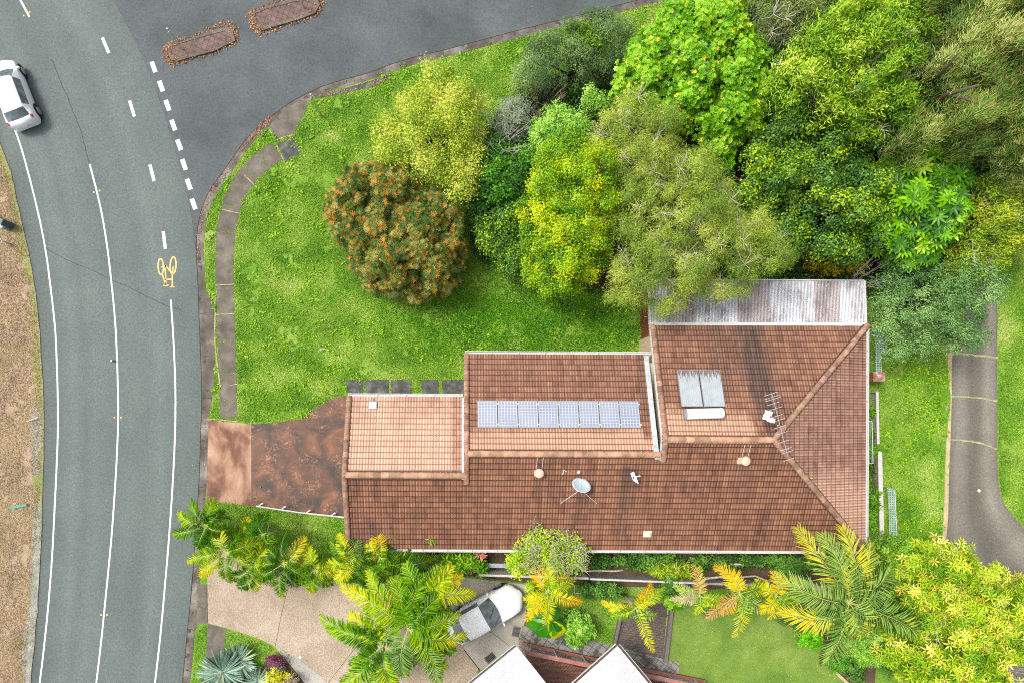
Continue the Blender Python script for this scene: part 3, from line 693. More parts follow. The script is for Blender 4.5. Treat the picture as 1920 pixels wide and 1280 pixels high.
# rear patio roof: corrugated sheets, some white, some stained
m_corr, t, b = M_('corrugated_roofing'); v = coord(t)
r = attr(t, 'r'); h = attr(t, 'h')
c = ramp(t, r, [(0, (.55, .56, .60)), (.45, (.62, .64, .67)), (.5, (.34, .29, .29)), (1, (.42, .37, .37))])
st = noise(t, coord(t, (1, .35, 1)), 1.1, 9, .72)
c = mix(t, c, (.13, .10, .11), ramp(t, st, [(.45, 0.0), (.62, .85)]))
c = mix(t, c, (.8, .8, .82), ramp(t, noise(t, v, 7, 5, .8), [(.62, 0.0), (.66, .8)]))
c = mix(t, c, ramp(t, h, [(0, .34), (.4, .8), (.8, 1.1)]), 1.0, 'MULTIPLY')
t.links.new(c, b.inputs['Base Color']); b.inputs['Roughness'].default_value = .5
patio = thing('patio_roof', 'grimy white corrugated patio roof at the back of the tiled house, under the trees', 'patio roof', H(U2 + .1, V2 + .2, 0))
A = P(1219, 524, 3.0); Bp = P(1621, 526, 3.0); Cp = P(1621, 607, 3.0); Dp = P(1219, 606, 3.0)
L = Bp[0] - A[0]; n = int(L / .078) * 6; V = []; F = []; ah = []; ar = []
sheets = [(0, .08, .1), (.08, .21, .8), (.21, .41, .2), (.41, .565, .7), (.565, .77, .15), (.77, .89, .75), (.89, 1.01, .2)]
for j, (pa, pb, z_) in enumerate(((A, Bp, 2.86), (Dp, Cp, 2.98))):
    for i in range(n + 1):
        q = i / n; ph = math.cos(2 * math.pi * i / 6)
        V.append((pa[0] + L * q, pa[1] + (pb[1] - pa[1]) * q, z_ + .010 * ph)); ah.append(.5 + .5 * ph)
        ar.append(next(s[2] for s in sheets if s[0] <= q < s[1]))
for i in range(n): F.append((i, i + 1, n + 1 + i + 1, n + 1 + i))
me = bpy.data.meshes.new('roof_sheet'); pl = patio.location
me.from_pydata([(a - pl[0], b_ - pl[1], c_ - pl[2]) for a, b_, c_ in V], [], F)
for nm, dat in (('h', ah), ('r', ar)): at = me.attributes.new(nm, 'FLOAT', 'POINT'); at.data.foreach_set('value', dat)
me.update()
if me.polygons[0].normal.z < 0: me.flip_normals()
link('roof_sheet', me, m_corr, patio)
mb = MB(); mb.bar((A[0] - .03, A[1], 2.9), (Dp[0] - .03, Dp[1] - .1, 3.02), .12, .08); mb.bar((A[0], A[1] + .02, 2.9), (Bp[0], Bp[1] + .02, 2.9), .06, .1); mb.bar((Bp[0] + .05, Bp[1], 2.9), (Cp[0] + .05, Cp[1], 3.02), .1, .1)
mb.build('fascia', m_white, patio)
MB().bar((Dp[0], Dp[1] - .03, 3.01), (Cp[0], Cp[1] - .03, 3.01), .17, .05).build('box_gutter', m_white, patio)
mb = MB()
for q in (.02, .34, .67, .98): mb.box((A[0] + L * q, A[1] - .15, 1.43), (.09, .09, 2.86))
mb.build('post', m_white, patio)
x0 = P(1202, 600, 0)[0]
mb = MB(); mb.box((x0 + .06, (A[1] + Dp[1]) / 2 - .35, 1.1), (.12, 3.2, 2.2)); mb.build('patio_side_wall', m_rust, patio)

# ---- things on the roof
m_frame = plain('aluminium_frame', (.40, .42, .44), .35, .5, .05)
m_pv, t, b = M_('photovoltaic_cells')
uvn = nd(t, 'ShaderNodeTexCoord').outputs['Object']; sp = nd(t, 'ShaderNodeSeparateXYZ'); t.links.new(uvn, sp.inputs[0])
def gridline(t, s, per, wd):
    f = math_(t, 'FRACT', math_(t, 'ADD', math_(t, 'DIVIDE', s, per), 100.5)); return math_(t, 'LESS_THAN', math_(t, 'ABSOLUTE', math_(t, 'SUBTRACT', f, .5)), wd)
gx = gridline(t, sp.outputs[0], .155, .09); gy = gridline(t, sp.outputs[1], .158, .07)
c = ramp(t, noise(t, coord(t), .6, 3), [(.3, (.17, .20, .27)), (.7, (.25, .28, .35))])
c = mix(t, c, (.42, .45, .50), math_(t, 'MAXIMUM', gx, gy))
t.links.new(c, b.inputs['Base Color']); b.inputs['Roughness'].default_value = .45; b.inputs['Coat Weight'].default_value = .35; b.inputs['Coat Roughness'].default_value = .3
TILT_N = Matrix.Rotation(HR, 3, 'Z') @ Matrix.Rotation(-math.radians(20), 3, 'X')
p0 = on_roof(895, 800, V1, 'N', .12); p1 = on_roof(1202, 800, V1, 'N', .12); pt = on_roof(895, 751, V1, 'N', .12)
wl = (p1[0] - p0[0]) / 8; hl = abs(pt[1] - p0[1]) / COS
for i in range(8):
    u = p0[0] + wl * (i + .5); v = (pt[1] + p0[1]) / 2; z = zN(v, V1) + .13
    pos = [('leftmost solar panel in the row of eight, nearest the garage roof', 0), ('second solar panel from the left in the row of eight', 1), ('third solar panel from the left in the row of eight', 2), ('fourth solar panel from the left in the row of eight', 3),
           ('fourth solar panel from the right in the row of eight', 4), ('third solar panel from the right in the row of eight', 5), ('second solar panel from the right, with a green smudge near its top', 6), ('rightmost solar panel in the row of eight, nearest the main roof', 7)][i][0]
    pn = thing('solar_module', pos, 'solar panel', H(u, v, z), 'solar panels in a row on the middle roof')
    pn.rotation_euler = TILT_N.to_euler()
    mb = MB(); W2, H2 = wl / 2 - .018, hl / 2
    for a in ((0, -H2, W2 * 2, .03), (0, H2, W2 * 2, .03)): mb.box((a[0], a[1], 0), (a[2], .035, .04))
    for sx in (-1, 1): mb.box((sx * (W2 - .0175), 0, 0), (.035, 2 * H2 - .036, .038))
    mb.build('frame', m_frame, pn, off=(0, 0, 0))
    mp_ = MB().box((0, 0, .004), (2 * W2 - .07, 2 * H2 - .035, .02)).build('cells', m_pv, pn, off=(0, 0, 0))
    for yy in (-H2 * .78, H2 * .78): MB().box((W2 + .03, yy, .0), (.06, .05, .05)).build('clamp', m_wplast, pn, off=(0, 0, 0))
    if i == 6: MB().lathe([(.07, 0), (.06, .006), (.0001, .008)], (-.32, H2 * .72, .015), 10).build('lichen_spot', plain('green_lichen', (.28, .36, .18), .9), pn, off=(0, 0, 0))

# solar hot water: two collectors and a white tank
m_coll, t, b = M_('collector_glass'); v = coord(t, world=False)
sp = nd(t, 'ShaderNodeSeparateXYZ'); t.links.new(v, sp.inputs[0])
c = ramp(t, noise(t, v, 2, 3), [(.3, (.28, .32, .34)), (.7, (.36, .40, .42))])
c = mix(t, c, (.42, .46, .48), gridline(t, sp.outputs[0], .11, .05))
sta = noise(t, coord(t, (9, 1.6, 1), world=False), 1.2, 6, .75)
up_ = math_(t, 'MULTIPLY', math_(t, 'SUBTRACT', sp.outputs[1], .2), .30)
c = mix(t, c, (.12, .075, .07), ramp(t, math_(t, 'ADD', sta, up_), [(.60, 0.0), (.70, .9)]))
t.links.new(c, b.inputs['Base Color']); b.inputs['Roughness'].default_value = .45; b.inputs['Coat Weight'].default_value = .2
hw = thing('solar_water_heater', 'solar water heater with two grey collectors and a white horizontal tank on the main roof', 'solar water heater', H(*on_roof(1318, 760, V2, 'N', .1)))
hl0 = hw.location.copy(); hw.rotation_euler = (0, 0, 0)
corner = [on_roof(a, b_, V2, 'N', .16) for a, b_ in ((1271, 694), (1352, 694), (1357, 762), (1276, 762))]
for i in range(2):
    c4 = [Vector(H(*corner[k])) for k in range(4)]
    a = c4[0].lerp(c4[1], i * .515); b_ = c4[0].lerp(c4[1], i * .515 + .485); d_ = c4[3].lerp(c4[2], i * .515); e_ = c4[3].lerp(c4[2], i * .515 + .485)
    ctr = (a + b_ + d_ + e_) / 4
    X = ((b_ - a) + (e_ - d_)).normalized(); Y = ((a - d_) + (b_ - e_)).normalized(); Z = X.cross(Y); Mx = Matrix((X, Y, Z)).transposed()
    Wc = (b_ - a).length; Hc = (a - d_).length
    fr = MB().box((0, 0, 0), (Wc - .01, Hc, .08)).build('collector', m_frame, hw, off=(0, 0, 0))
    fr.location = ctr - hl0; fr.rotation_euler = Mx.to_euler()
    gl = MB().box((0, 0, .045), (Wc - .07, Hc - .06, .02)).build('glass', m_coll, fr, off=(0, 0, 0))
tl = Vector(H(*on_roof(1285, 776, V2, 'N', .32))); tr = Vector(H(*on_roof(1356, 774, V2, 'N', .32)))
tr.z = tl.z = (tl.z + tr.z) / 2
d = (tr - tl).normalized(); Mt = d.to_track_quat('Z', 'Y').to_matrix(); Lt = (tr - tl).length
MB().lathe([(.0001, -.03), (.16, -.02), (.255, .03), (.27, .08), (.27, Lt - .08), (.255, Lt - .03), (.16, Lt + .02), (.0001, Lt + .03)], tl, 28, Mt).build('tank', m_wplast, hw, smooth=True)
MB().lathe([(.0001, -.06), (.2, -.055), (.262, -.02), (.262, .04)], tl, 24, Mt).build('end_cap', plain('grey_cap', (.25, .27, .3), .5), hw)
for px in (1284, 1348):
    a = Vector(H(*on_roof(px + 1, 768, V2, 'N', .06))); b_ = Vector(H(*on_roof(px, 796, V2, 'N', .08)))
    MB().bar(a, b_, .045, .03).build('support_strap', m_frame, hw)

# roof vents with twin restraint rods
m_terra = plain('faded_terracotta', (.62, .42, .31), .7, var=.12, nscale=6)
def vent(px, py, label, sw):
    u, v, z = on_roof(px, py, side='S', lift=.0); b0 = Vector(H(u, v, z))
    vt = thing('roof_vent', label, 'roof vent', b0, 'round terracotta roof vents')
    MB().box(b0 + Vector((sw, .0, .06)), (.42, .36, .05), M=Matrix.Rotation(math.radians(20), 3, 'X')).build('base_plate', m_terra, vt, bevel=.01)
    MB().lathe([(.15, .0), (.15, .16), (.24, .18), (.25, .23), (.2, .29), (.1, .33), (.0001, .34)], b0 + Vector((0, 0, .06)), 24).build('cowl', m_terra, vt, smooth=True)
    for dx in (-.14, .16):
        a = b0 + Vector((dx - .02, .1, .14)); u2, v2 = Hinv(a.x + .05, a.y + .72); e2 = Vector(H(u2, v2, zS(v2) + .10))
        MB().tube([a, e2], .012, 6).build('restraint_rod', m_white, vt)
vent(1010, 886, 'pink round roof vent west of the satellite dish, hanging on two rods', -.02)
vent(1394, 863, 'pink round roof vent below the right end of the main ridge', -.12)

def plate(px, py, vn, side, sx, sy, label, m, name='skylight', cat='skylight'):
    u, v, z = on_roof(px, py, vn, side, .09); c0 = H(u, v, z)
    o = thing(name, label, cat if label else None, c0)
    o.rotation_euler = (TILT_N if side == 'N' else Matrix.Rotation(HR, 3, 'Z') @ Matrix.Rotation(math.radians(20), 3, 'X')).to_euler()
    MB().box((0, 0, 0), (sx + .06, sy + .06, .04)).build('frame', m_terra if side == 'S' else m_frame, o, off=(0, 0, 0), bevel=.008)
    MB().lathe([(sx * .7, .015), (sx * .66, .05), (sx * .4, .09), (.0001, .10)], (0, 0, 0), 4, Matrix.Rotation(math.pi / 4, 3, 'Z')).build('dome', m, o, off=(0, 0, 0))
    return o
sk = plate(1214, 1000, None, 'S', .40, .32, None, plain('yellowed_acrylic', (.60, .56, .42), .5, var=.1, nscale=8)); sk.parent = house; sk.location = sk.location - house.location
if 'category' in sk: del sk['category']
fl = plate(699, 759, V0, 'N', .38, .38, 'square white lamp plate near the gutter of the pale garage roof', m_wplast, 'roof_floodlight', 'floodlight')
MB().tube([(0, .25, .02), (0, .36, .02)], .04, 8).build('bracket', m_frame, fl, off=(0, 0, 0)); MB().box((0, .42, 0), (.16, .05, .05)).build('mount', m_frame, fl, off=(0, 0, 0))

# satellite dish on a tripod
u, v, z = on_roof(1089, 925, side='S'); b0 = Vector(H(u, v, z))
dish = thing('satellite_dish', 'grey oval satellite dish on white stays on the dark south slope', 'satellite dish', b0)
dc = Vector(P(1089, 911, z + .55)); 
m_dish = plain('dish_grey', (.42, .50, .54), .4, .1, .06)
Md = Matrix.Rotation(math.radians(-14), 3, 'Z') @ Matrix.Rotation(math.radians(-42), 3, 'X')
K = 28; vs = []; fs = []
for j in range(6):
    q = j / 5
    for k in range(K):
        t_ = 2 * math.pi * k / K; vs.append(dc + Md @ Vector((.50 * q * math.cos(t_), .46 * q * math.sin(t_), .10 * q * q)))
for j in range(5):
    for k in range(K): fs.append((j * K + k, j * K + (k + 1) % K, (j + 1) * K + (k + 1) % K, (j + 1) * K + k))
o = MB().add(vs, fs).build('reflector', m_dish, dish, smooth=True); sm_ = o.modifiers.new('solid', 'SOLIDIFY'); sm_.thickness = .02
MB().tube([b0, dc - Vector((0, 0, .06))], .03, 8).build('mast', m_frame, dish)
lnb = Vector(P(1085, 886, z + .75))
MB().tube([dc + Md @ Vector((0, .42, .08)), lnb], .014, 6).build('feed_arm', plain('dark_metal', (.06, .06, .07), .5, .5), dish)
MB().lathe([(.03, 0), (.06, .03), (.06, .12), (.04, .16)], lnb - Vector((0, .03, .02)), 12, Matrix.Rotation(math.radians(-70), 3, 'X')).build('feed_horn', m_wplast, dish)
for (px, py) in ((1051, 943), (1120, 944)):
    u2, v2, z2 = on_roof(px, py, side='S', lift=.05); MB().tube([dc + Md @ Vector((0, -.2, 0)), H(u2, v2, z2)], .016, 6).build('stay', m_white, dish)

# flat panel antenna and small bracket
u, v, z = on_roof(1184, 893, side='S'); b0 = Vector(H(u, v, z))
fa = thing('panel_antenna', 'bent white panel antenna on the south slope between the dish and the main roof', 'antenna', b0)
MB().tube([b0, b0 + Vector((0, 0, .45))], .025, 8).build('mast', m_frame, fa)
hc_ = b0 + Vector((0.02, .05, .5))
MB().box(hc_ + Vector((-.08, .10, 0)), (.22, .26, .04), M=Matrix.Rotation(.3, 3, 'Y') @ Matrix.Rotation(.35, 3, 'Z')).build('panel', m_wplast, fa, bevel=.02)
q = MB(); q.add([hc_ + Vector(a) for a in ((-.14, -.02, 0), (.06, .04, .03), (.2, -.36, .05), (-.05, -.22, .02), (-.14, -.02, -.03), (.06, .04, 0), (.2, -.36, .02), (-.05, -.22, -.01))], [(3, 2, 1, 0), (4, 5, 6, 7), (0, 1, 5, 4), (1, 2, 6, 5), (2, 3, 7, 6), (3, 0, 4, 7)]); q.build('lower_panel', m_wplast, fa)
MB().tube([hc_ + Vector((.0, .0, .03)), hc_ + Vector((.28, .04, .04))], .03, 8).build('arm', m_wplast, fa)
MB().box(hc_ + Vector((-.06, -.06, .04)), (.05, .12, .03), rz=.2).build('clamp', plain('black_clamp', (.02, .03, .04), .4), fa)
u, v, z = on_roof(1056, 884, side='S'); b0 = Vector(H(u, v, z))
sb = thing('roof_bracket', 'tiny bent white bracket left over on the south slope, left of the dish', 'bracket', b0)
MB().tube([b0 + Vector((-.03, -.13, .06)), b0 + Vector((.02, .13, .12))], .018, 6).build('stem', m_white, sb); MB().tube([b0 + Vector((.02, .1, .12)), b0 + Vector((.16, .02, .16))], .016, 6).build('arm', m_white, sb)

# TV aerial: long boom, cross elements, reflector panel, mast from the ridge
b0 = Vector(H(*on_roof(1452, 806, V2, 'N', .02)))
ta = thing('television_aerial', 'long television aerial with many cross rods over the hip junction', 'aerial', b0)
zt = b0.z + 1.05
# boom runs from upper left to lower right
a = Vector(P(1447, 737, zt)); e_ = Vector(P(1477, 855, zt)); mid = Vector(P(1458, 797, zt))
MB().tube([b0, mid + Vector((0, 0, .05))], .025, 8).build('mast', m_frame, ta)
MB().bar(a, e_, .03, .03).build('boom', m_frame, ta)
for k, (cx, cy, hwid) in enumerate(((1446, 738, 12.5), (1448, 744, 15), (1449, 748, 15), (1451, 756, 12), (1454, 765.5, 11), (1457.5, 779, 11), (1460.5, 787, 11), (1462, 800, 11.5), (1466, 811.5, 10.5), (1470, 827, 10.5), (1474, 841, 10.5), (1476, 847, 11), (1479, 861, 10))):
    c0 = Vector(P(cx, cy, zt)); q1 = Vector(P(cx - hwid, cy + hwid * .32, zt + .02)); q2 = Vector(P(cx + hwid, cy - hwid * .32, zt + .02))
    MB().tube([q1, q2], .010, 5).build('element', m_white, ta)
Mr = Matrix.Rotation(-.25, 3, 'Z')
rf = MB(); rf.box(Vector(P(1441, 774, zt)), (.36, .22, .03), M=Mr); rf.box(Vector(P(1446, 787, zt)), (.36, .22, .03), M=Mr); rf.box(Vector(P(1436, 782, zt)), (.3, .24, .028), M=Mr)
rf.build('reflector', m_wplast, ta)
# ---------------------------------------------------------------- foliage
def leaf_mat(name, stops, rough=.55, clump=.45, extra=None, world_noise=.0, trans=.25, sat=None, val=1.28):
    """stops along r in 0..0.9 ; r > 0.92 takes the 'extra' colour (flowers, new shoots)"""
    m, t, b = M_(name); r = attr(t, 'r'); c = attr(t, 'c')
    lo = math_(t, 'MINIMUM', r, .9)
    f = math_(t, 'ADD', math_(t, 'MULTIPLY', lo, 1 - clump), math_(t, 'MULTIPLY', c, clump))
    nz = noise(t, coord(t), .45, 5, .65)
    f = math_(t, 'ADD', f, math_(t, 'MULTIPLY', math_(t, 'SUBTRACT', nz, .5), .7))
    col = ramp(t, f, stops)
    if extra: col = mix(t, col, extra, math_(t, 'GREATER_THAN', r, .92))
    hv = nd(t, 'ShaderNodeHueSaturation'); hv.inputs['Saturation'].default_value = sat or 1.08; hv.inputs['Value'].default_value = val; t.links.new(col, hv.inputs['Color']); col = hv.outputs[0]
    t.links.new(col, b.inputs['Base Color']); b.inputs['Roughness'].default_value = rough; b.inputs['Specular IOR Level'].default_value = .35
    tr = nd(t, 'ShaderNodeBsdfTranslucent'); t.links.new(col, tr.inputs['Color'])
    ms = nd(t, 'ShaderNodeMixShader'); ms.inputs[0].default_value = trans
    out = [n for n in t.nodes if n.type == 'OUTPUT_MATERIAL'][0]
    t.links.new(b.outputs[0], ms.inputs[1]); t.links.new(tr.outputs[0], ms.inputs[2]); t.links.new(ms.outputs[0], out.inputs[0])
    return m
T_OVAL = (np.array([(0, 0, 0), (.28, .5, .10), (0, 1, -.04), (-.28, .5, .10)]), [(0, 1, 2), (0, 2, 3)])
T_BROAD = (np.array([(0, 0, 0), (.32, .38, .08), (.26, .72, .04), (0, 1, -.10), (-.26, .72, .04), (-.32, .38, .08)]), [(0, 1, 2, 3), (0, 3, 4, 5)])
T_NEEDLE = (np.array([(-.03, 0, 0), (.03, 0, 0), (.028, .55, .02), (0, 1, -.14), (-.028, .55, .02)]), [(0, 1, 2, 4), (4, 2, 3)])
T_LANCE = (np.array([(0, 0, 0), (.11, .35, .05), (.09, .7, .0), (0, 1, -.15), (-.09, .7, .0), (-.11, .35, .05)]), [(0, 1, 2, 3), (0, 3, 4, 5)])
def unit(a): return a / np.maximum(np.linalg.norm(a, axis=1, keepdims=True), 1e-9)
def leaf_mesh(name, pos, nrm_, tan, size, r, c, tmpl, mat, parent, width=1.0):
    tv, tf = tmpl; n = len(pos); k = len(tv)
    nrm_ = unit(nrm_); tan = unit(tan - nrm_ * (tan * nrm_).sum(1, keepdims=True)); bt = np.cross(nrm_, tan)
    sz = np.broadcast_to(np.asarray(size, float).reshape(-1, 1), (n, 1))
    V = pos[:, None, :] + sz[:, None, :] * (tv[None, :, 0:1] * width * bt[:, None, :] + tv[None, :, 1:2] * tan[:, None, :] + tv[None, :, 2:3] * nrm_[:, None, :])
    o0 = np.array(parent.location) if parent else np.zeros(3)
    V = (V - o0).reshape(-1, 3)
    me = bpy.data.meshes.new(name)
    loops = []; ls = []; base = 0; per = sum(len(f) for f in tf)
    fl = np.concatenate([np.array(f) for f in tf]); idx = (np.arange(n)[:, None] * k + fl[None, :]).ravel()
    st = np.cumsum([0] + [len(f) for f in tf])[:-1]; starts = (np.arange(n)[:, None] * per + st[None, :]).ravel()
    tot = np.tile(np.array([len(f) for f in tf]), n)
    me.vertices.add(len(V)); me.vertices.foreach_set('co', V.astype(np.float32).ravel())
    me.loops.add(len(idx)); me.loops.foreach_set('vertex_index', idx.astype(np.int32))
    me.polygons.add(len(starts)); me.polygons.foreach_set('loop_start', starts.astype(np.int32)); me.polygons.foreach_set('loop_total', tot.astype(np.int32))
    me.update(calc_edges=True)
    for nm, d in (('r', r), ('c', c)):
        at = me.attributes.new(nm, 'FLOAT', 'POINT'); at.data.foreach_set('value', np.repeat(np.asarray(d, np.float32), k))
    return link(name, me, mat, parent)
m_bark = plain('grey_bark', (.22, .18, .14), .9, var=.25, nscale=6)
m_bark_d = plain('dark_bark', (.10, .075, .055), .9, var=.25, nscale=6)
m_bark_p = plain('pale_twigs', (.42, .38, .33), .85, var=.2, nscale=6)

def clumps(poly, cr, dens=.72, seed=0):
    g_ = np.random.default_rng(seed); a = np.array([(p[0], p[1]) for p in poly]); lo, hi = a.min(0), a.max(0)
    pts = []; tries = int((hi - lo).prod() / cr ** 2 * 40) + 200
    cand = lo + (hi - lo) * g_.random((tries, 2)); ok = inside(poly, cand[:, 0], cand[:, 1]) & (edgedist(poly, cand[:, 0], cand[:, 1]) > cr * .35)
    for p in cand[ok]:
        if all((p[0] - q[0]) ** 2 + (p[1] - q[1]) ** 2 > (cr * dens) ** 2 for q in pts): pts.append(p)
    return np.array(pts)

def tree(name, label, cat, px_poly, ztop, zedge, mat, cr=.6, n=130, size=.13, tmpl=T_OVAL, rosette=0, seed=1, bark=None, flower=0.0, dome=2.0, droop=0.0, wind=None, trunk=None, limbs=14, twigs=0, group=None, flat=.85, sm=1, under=.36, nz=.8, dens=.86, width=1.0, tw=.02, updir=.5, tuft=.8):
    g_ = np.random.default_rng(seed * 101 + 5)
    zm = (ztop + zedge) / 2
    poly = smooth_poly(px_poly, sm); poly = [P(a, b_, zm)[:2] for a, b_ in poly]
    C = clumps(poly, cr, dens, seed)
    ed = edgedist(poly, C[:, 0], C[:, 1]); q = np.clip(ed / dome, 0, 1)
    z = zedge + (ztop - zedge) * np.sqrt(1 - (1 - q) ** 2) + np.array([mnoise.noise(Vector((a * .8, b_ * .8, seed))) for a, b_ in C]) * nz * 1.6 + (g_.random(len(C)) - .5) * nz
    ctr = C.mean(0) if trunk is None else np.array(P(*trunk, 0)[:2])
    root = thing(name, label, cat, (ctr[0], ctr[1], 0), group)
    cc = np.column_stack([C, z]); m = len(cc)
    crs = cr * (.75 + .55 * g_.random(m))
    n = int(n * (1.8 if not rosette else 1.35)); idx = np.repeat(np.arange(m), np.maximum(4, (n * (crs / cr) ** 2).astype(int))); N = len(idx)
    SUB = 8; sdir = unit(g_.normal(size=(m, SUB, 3)) + np.array([0, 0, .45])); sdir[..., 2] = np.abs(sdir[..., 2]) * np.where(g_.random((m, SUB)) < .85, 1, -.3)
    d = unit(g_.normal(size=(N, 3)) + np.array([0, 0, .35])); d[:, 2] = np.where(d[:, 2] < -.25, -d[:, 2], d[:, 2])
    rad = crs[idx] * (.62 + .42 * g_.random(N) ** .6)
    pos = cc[idx] + d * rad[:, None] * np.array([1, 1, flat])
    sel_ = g_.random(N) < tuft; ks = g_.integers(0, SUB, N); sd0 = sdir[idx, ks]
    alt = cc[idx] + sd0 * (crs[idx] * .78)[:, None] * np.array([1, 1, flat]) + g_.normal(size=(N, 3)) * (crs[idx] * .19)[:, None]
    pos = np.where(sel_[:, None], alt, pos); d = np.where(sel_[:, None], unit(sd0 * .5 + (alt - cc[idx] - sd0 * (crs[idx] * .6)[:, None])), d)
    low = g_.random(N) < under
    pos[low] -= np.column_stack([np.zeros(low.sum()), np.zeros(low.sum()), .4 + 1.3 * g_.random(low.sum())])
    cval = g_.random(m)[idx]; r = g_.random(N) * .9
    nrm_ = d * .7 + np.array([0, 0, updir]) + g_.normal(size=(N, 3)) * .28
    tan = d * np.array([1, 1, .3]) + g_.normal(size=(N, 3)) * .55
    if wind is not None: tan = tan * .45 + np.array(wind)[None] * 1.0
    tan[:, 2] -= droop
    sz = size * (.7 + .6 * g_.random(N))
    if flower > 0: r = np.where(g_.random(N) < flower, .97, r)
    if rosette:
        k = rosette; pos = np.repeat(pos, k, 0); nr = unit(np.repeat(nrm_, k, 0)); ang = np.tile(np.arange(k) * 2 * np.pi / k, N) + np.repeat(g_.random(N) * 6.28, k)
        a1 = unit(np.cross(nr, np.array([.3, .9, .2])[None])); a2 = np.cross(nr, a1)
        tan = a1 * np.cos(ang)[:, None] + a2 * np.sin(ang)[:, None]; nrm_ = nr + tan * -.25
        tan = tan + nr * .15
        pos = pos + tan * .1 * size; r = np.repeat(r, k); r = np.where(r > .92, np.where(g_.random(N * k) < .75, .97, .8), np.clip(r + g_.normal(size=N * k) * .12, 0, .9)); cval = np.repeat(cval, k); sz = np.repeat(sz, k) * (.85 + .3 * g_.random(N * k))
    leaf_mesh('crown', pos, nrm_, tan, sz, r, cval, tmpl, mat, root, width)
    bk = bark or m_bark_d
    zt = max(zedge * .55, .5)
    h0 = Vector((ctr[0], ctr[1], -.05)); cm = Vector((cc[:, 0].mean(), cc[:, 1].mean(), zt))
    hub = h0.lerp(cm, .5); hub.z = zt
    tr_ = .05 + .028 * ztop
    MB().tube([h0, h0.lerp(hub, .5) + Vector((.06, -.04, 0)), hub], [tr_ * 1.25, tr_, tr_ * .8], 9).build('trunk', bk, root, smooth=True)
    sel = g_.permutation(m)[:limbs]
    for j in sel:
        e_ = Vector(cc[j]); e_.z -= crs[j] * .3; s_ = hub - Vector((0, 0, zt * .25 * g_.random())); mid = s_.lerp(e_, .5) + Vector(g_.normal(size=3) * .12); mid.z += .15
        MB().tube([s_, mid, e_], [tr_ * .55, tr_ * .35, tr_ * .12], 6).build('limb', bk, root, smooth=True)
    if twigs:
        for j in g_.permutation(m)[:twigs]:
            mb = MB()
            base = Vector(cc[j]) ; up = crs[j] * flat
            for _ in range(7):
                dd = Vector(g_.normal(size=3)); dd.z = abs(dd.z) * .5; dd.normalize()
                a = base + Vector((0, 0, up * .5)); e_ = a + dd * crs[j] * (.7 + .6 * g_.random()); e_.z = max(e_.z, base.z + up * .95)
                md = a.lerp(e_, .5) + Vector(g_.normal(size=3) * .07) + Vector((0, 0, .1)); mb.tube([a, md, e_], [tw, tw * .7, tw * .35], 4)
            mb.build('bare_twigs', m_bark_p, root)
    return root
def bare_shrub(name, label, cat, px, r_, zc, nb=26, mat=None, seed=3, rad=.018, group=None):
    g_ = np.random.default_rng(seed); x, y, _ = P(*px, zc * .6); root = thing(name, label, cat, (x, y, 0), group); mb = MB()
    for i in range(nb):
        a = g_.random() * 6.28; L = r_ * (.5 + .5 * g_.random()); e_ = Vector((x + math.cos(a) * L, y + math.sin(a) * L, zc * (.75 + .35 * g_.random())))
        s_ = Vector((x, y, .1)); m1 = s_.lerp(e_, .45) + Vector(g_.normal(size=3) * .12) + Vector((0, 0, zc * .15)); mb.tube([s_, m1, e_], [rad * 1.6, rad, rad * .4], 5)
        for _ in range(5):
            q = m1.lerp(e_, g_.random()); d = Vector(g_.normal(size=3)); d.z = abs(d.z) * .3; d = d.normalized() * (.15 + .35 * g_.random()) * r_ * .5
            mb.tube([q, q + d * .6 + Vector((0, 0, .05)), q + d], [rad * .6, rad * .45, rad * .25], 4)
    mb.build('branches', mat or m_bark_p, root); return root

L_pale = leaf_mat('pale_yellow_green_leaves', [(.15, (.09, .17, .02)), (.4, (.23, .32, .035)), (.64, (.43, .48, .07)), (.9, (.70, .66, .20))])
L_orange = leaf_mat('dark_leaves_orange_heads', [(.2, (.025, .065, .01)), (.5, (.09, .15, .025)), (.8, (.36, .33, .10))], extra=(.50, .21, .045))
L_dark = leaf_mat('dark_glossy_leaves', [(.2, (.03, .08, .014)), (.45, (.07, .17, .03)), (.65, (.18, .31, .03)), (.85, (.42, .52, .04))], rough=.45, clump=.35)
L_bright = leaf_mat('bright_green_leaves', [(.15, (.05, .15, .01)), (.4, (.13, .32, .02)), (.65, (.25, .46, .045)), (.9, (.42, .58, .09))], rough=.4, extra=(.60, .52, .07))
L_bottle = leaf_mat('grey_green_leaves', [(.2, (.05, .10, .035)), (.5, (.12, .20, .07)), (.75, (.22, .31, .12)), (.95, (.34, .42, .17))])
L_lime = leaf_mat('fresh_lime_leaves', [(.2, (.10, .24, .03)), (.5, (.24, .44, .07)), (.8, (.42, .60, .15))])
L_olive = leaf_mat('olive_feathery_leaves', [(.2, (.08, .14, .022)), (.45, (.20, .29, .045)), (.7, (.38, .44, .085)), (.9, (.56, .54, .18))], extra=(.5, .42, .30))
L_yellow = leaf_mat('yellow_green_leaves', [(.15, (.05, .14, .008)), (.42, (.13, .28, .010)), (.66, (.30, .43, .012)), (.92, (.64, .62, .02))])
L_ygtall = leaf_mat('tall_tree_leaves', [(.15, (.05, .14, .015)), (.4, (.16, .30, .03)), (.65, (.32, .46, .045)), (.9, (.58, .64, .14))])
L_casu = leaf_mat('brown_green_needles', [(.15, (.04, .085, .015)), (.4, (.11, .19, .035)), (.65, (.24, .32, .07)), (.9, (.46, .46, .19))], extra=(.40, .19, .10))
L_umb = leaf_mat('umbrella_tree_leaves', [(.15, (.03, .10, .02)), (.45, (.08, .22, .02)), (.7, (.20, .42, .03)), (.95, (.42, .58, .08))], rough=.35, extra=(.32, .12, .05))
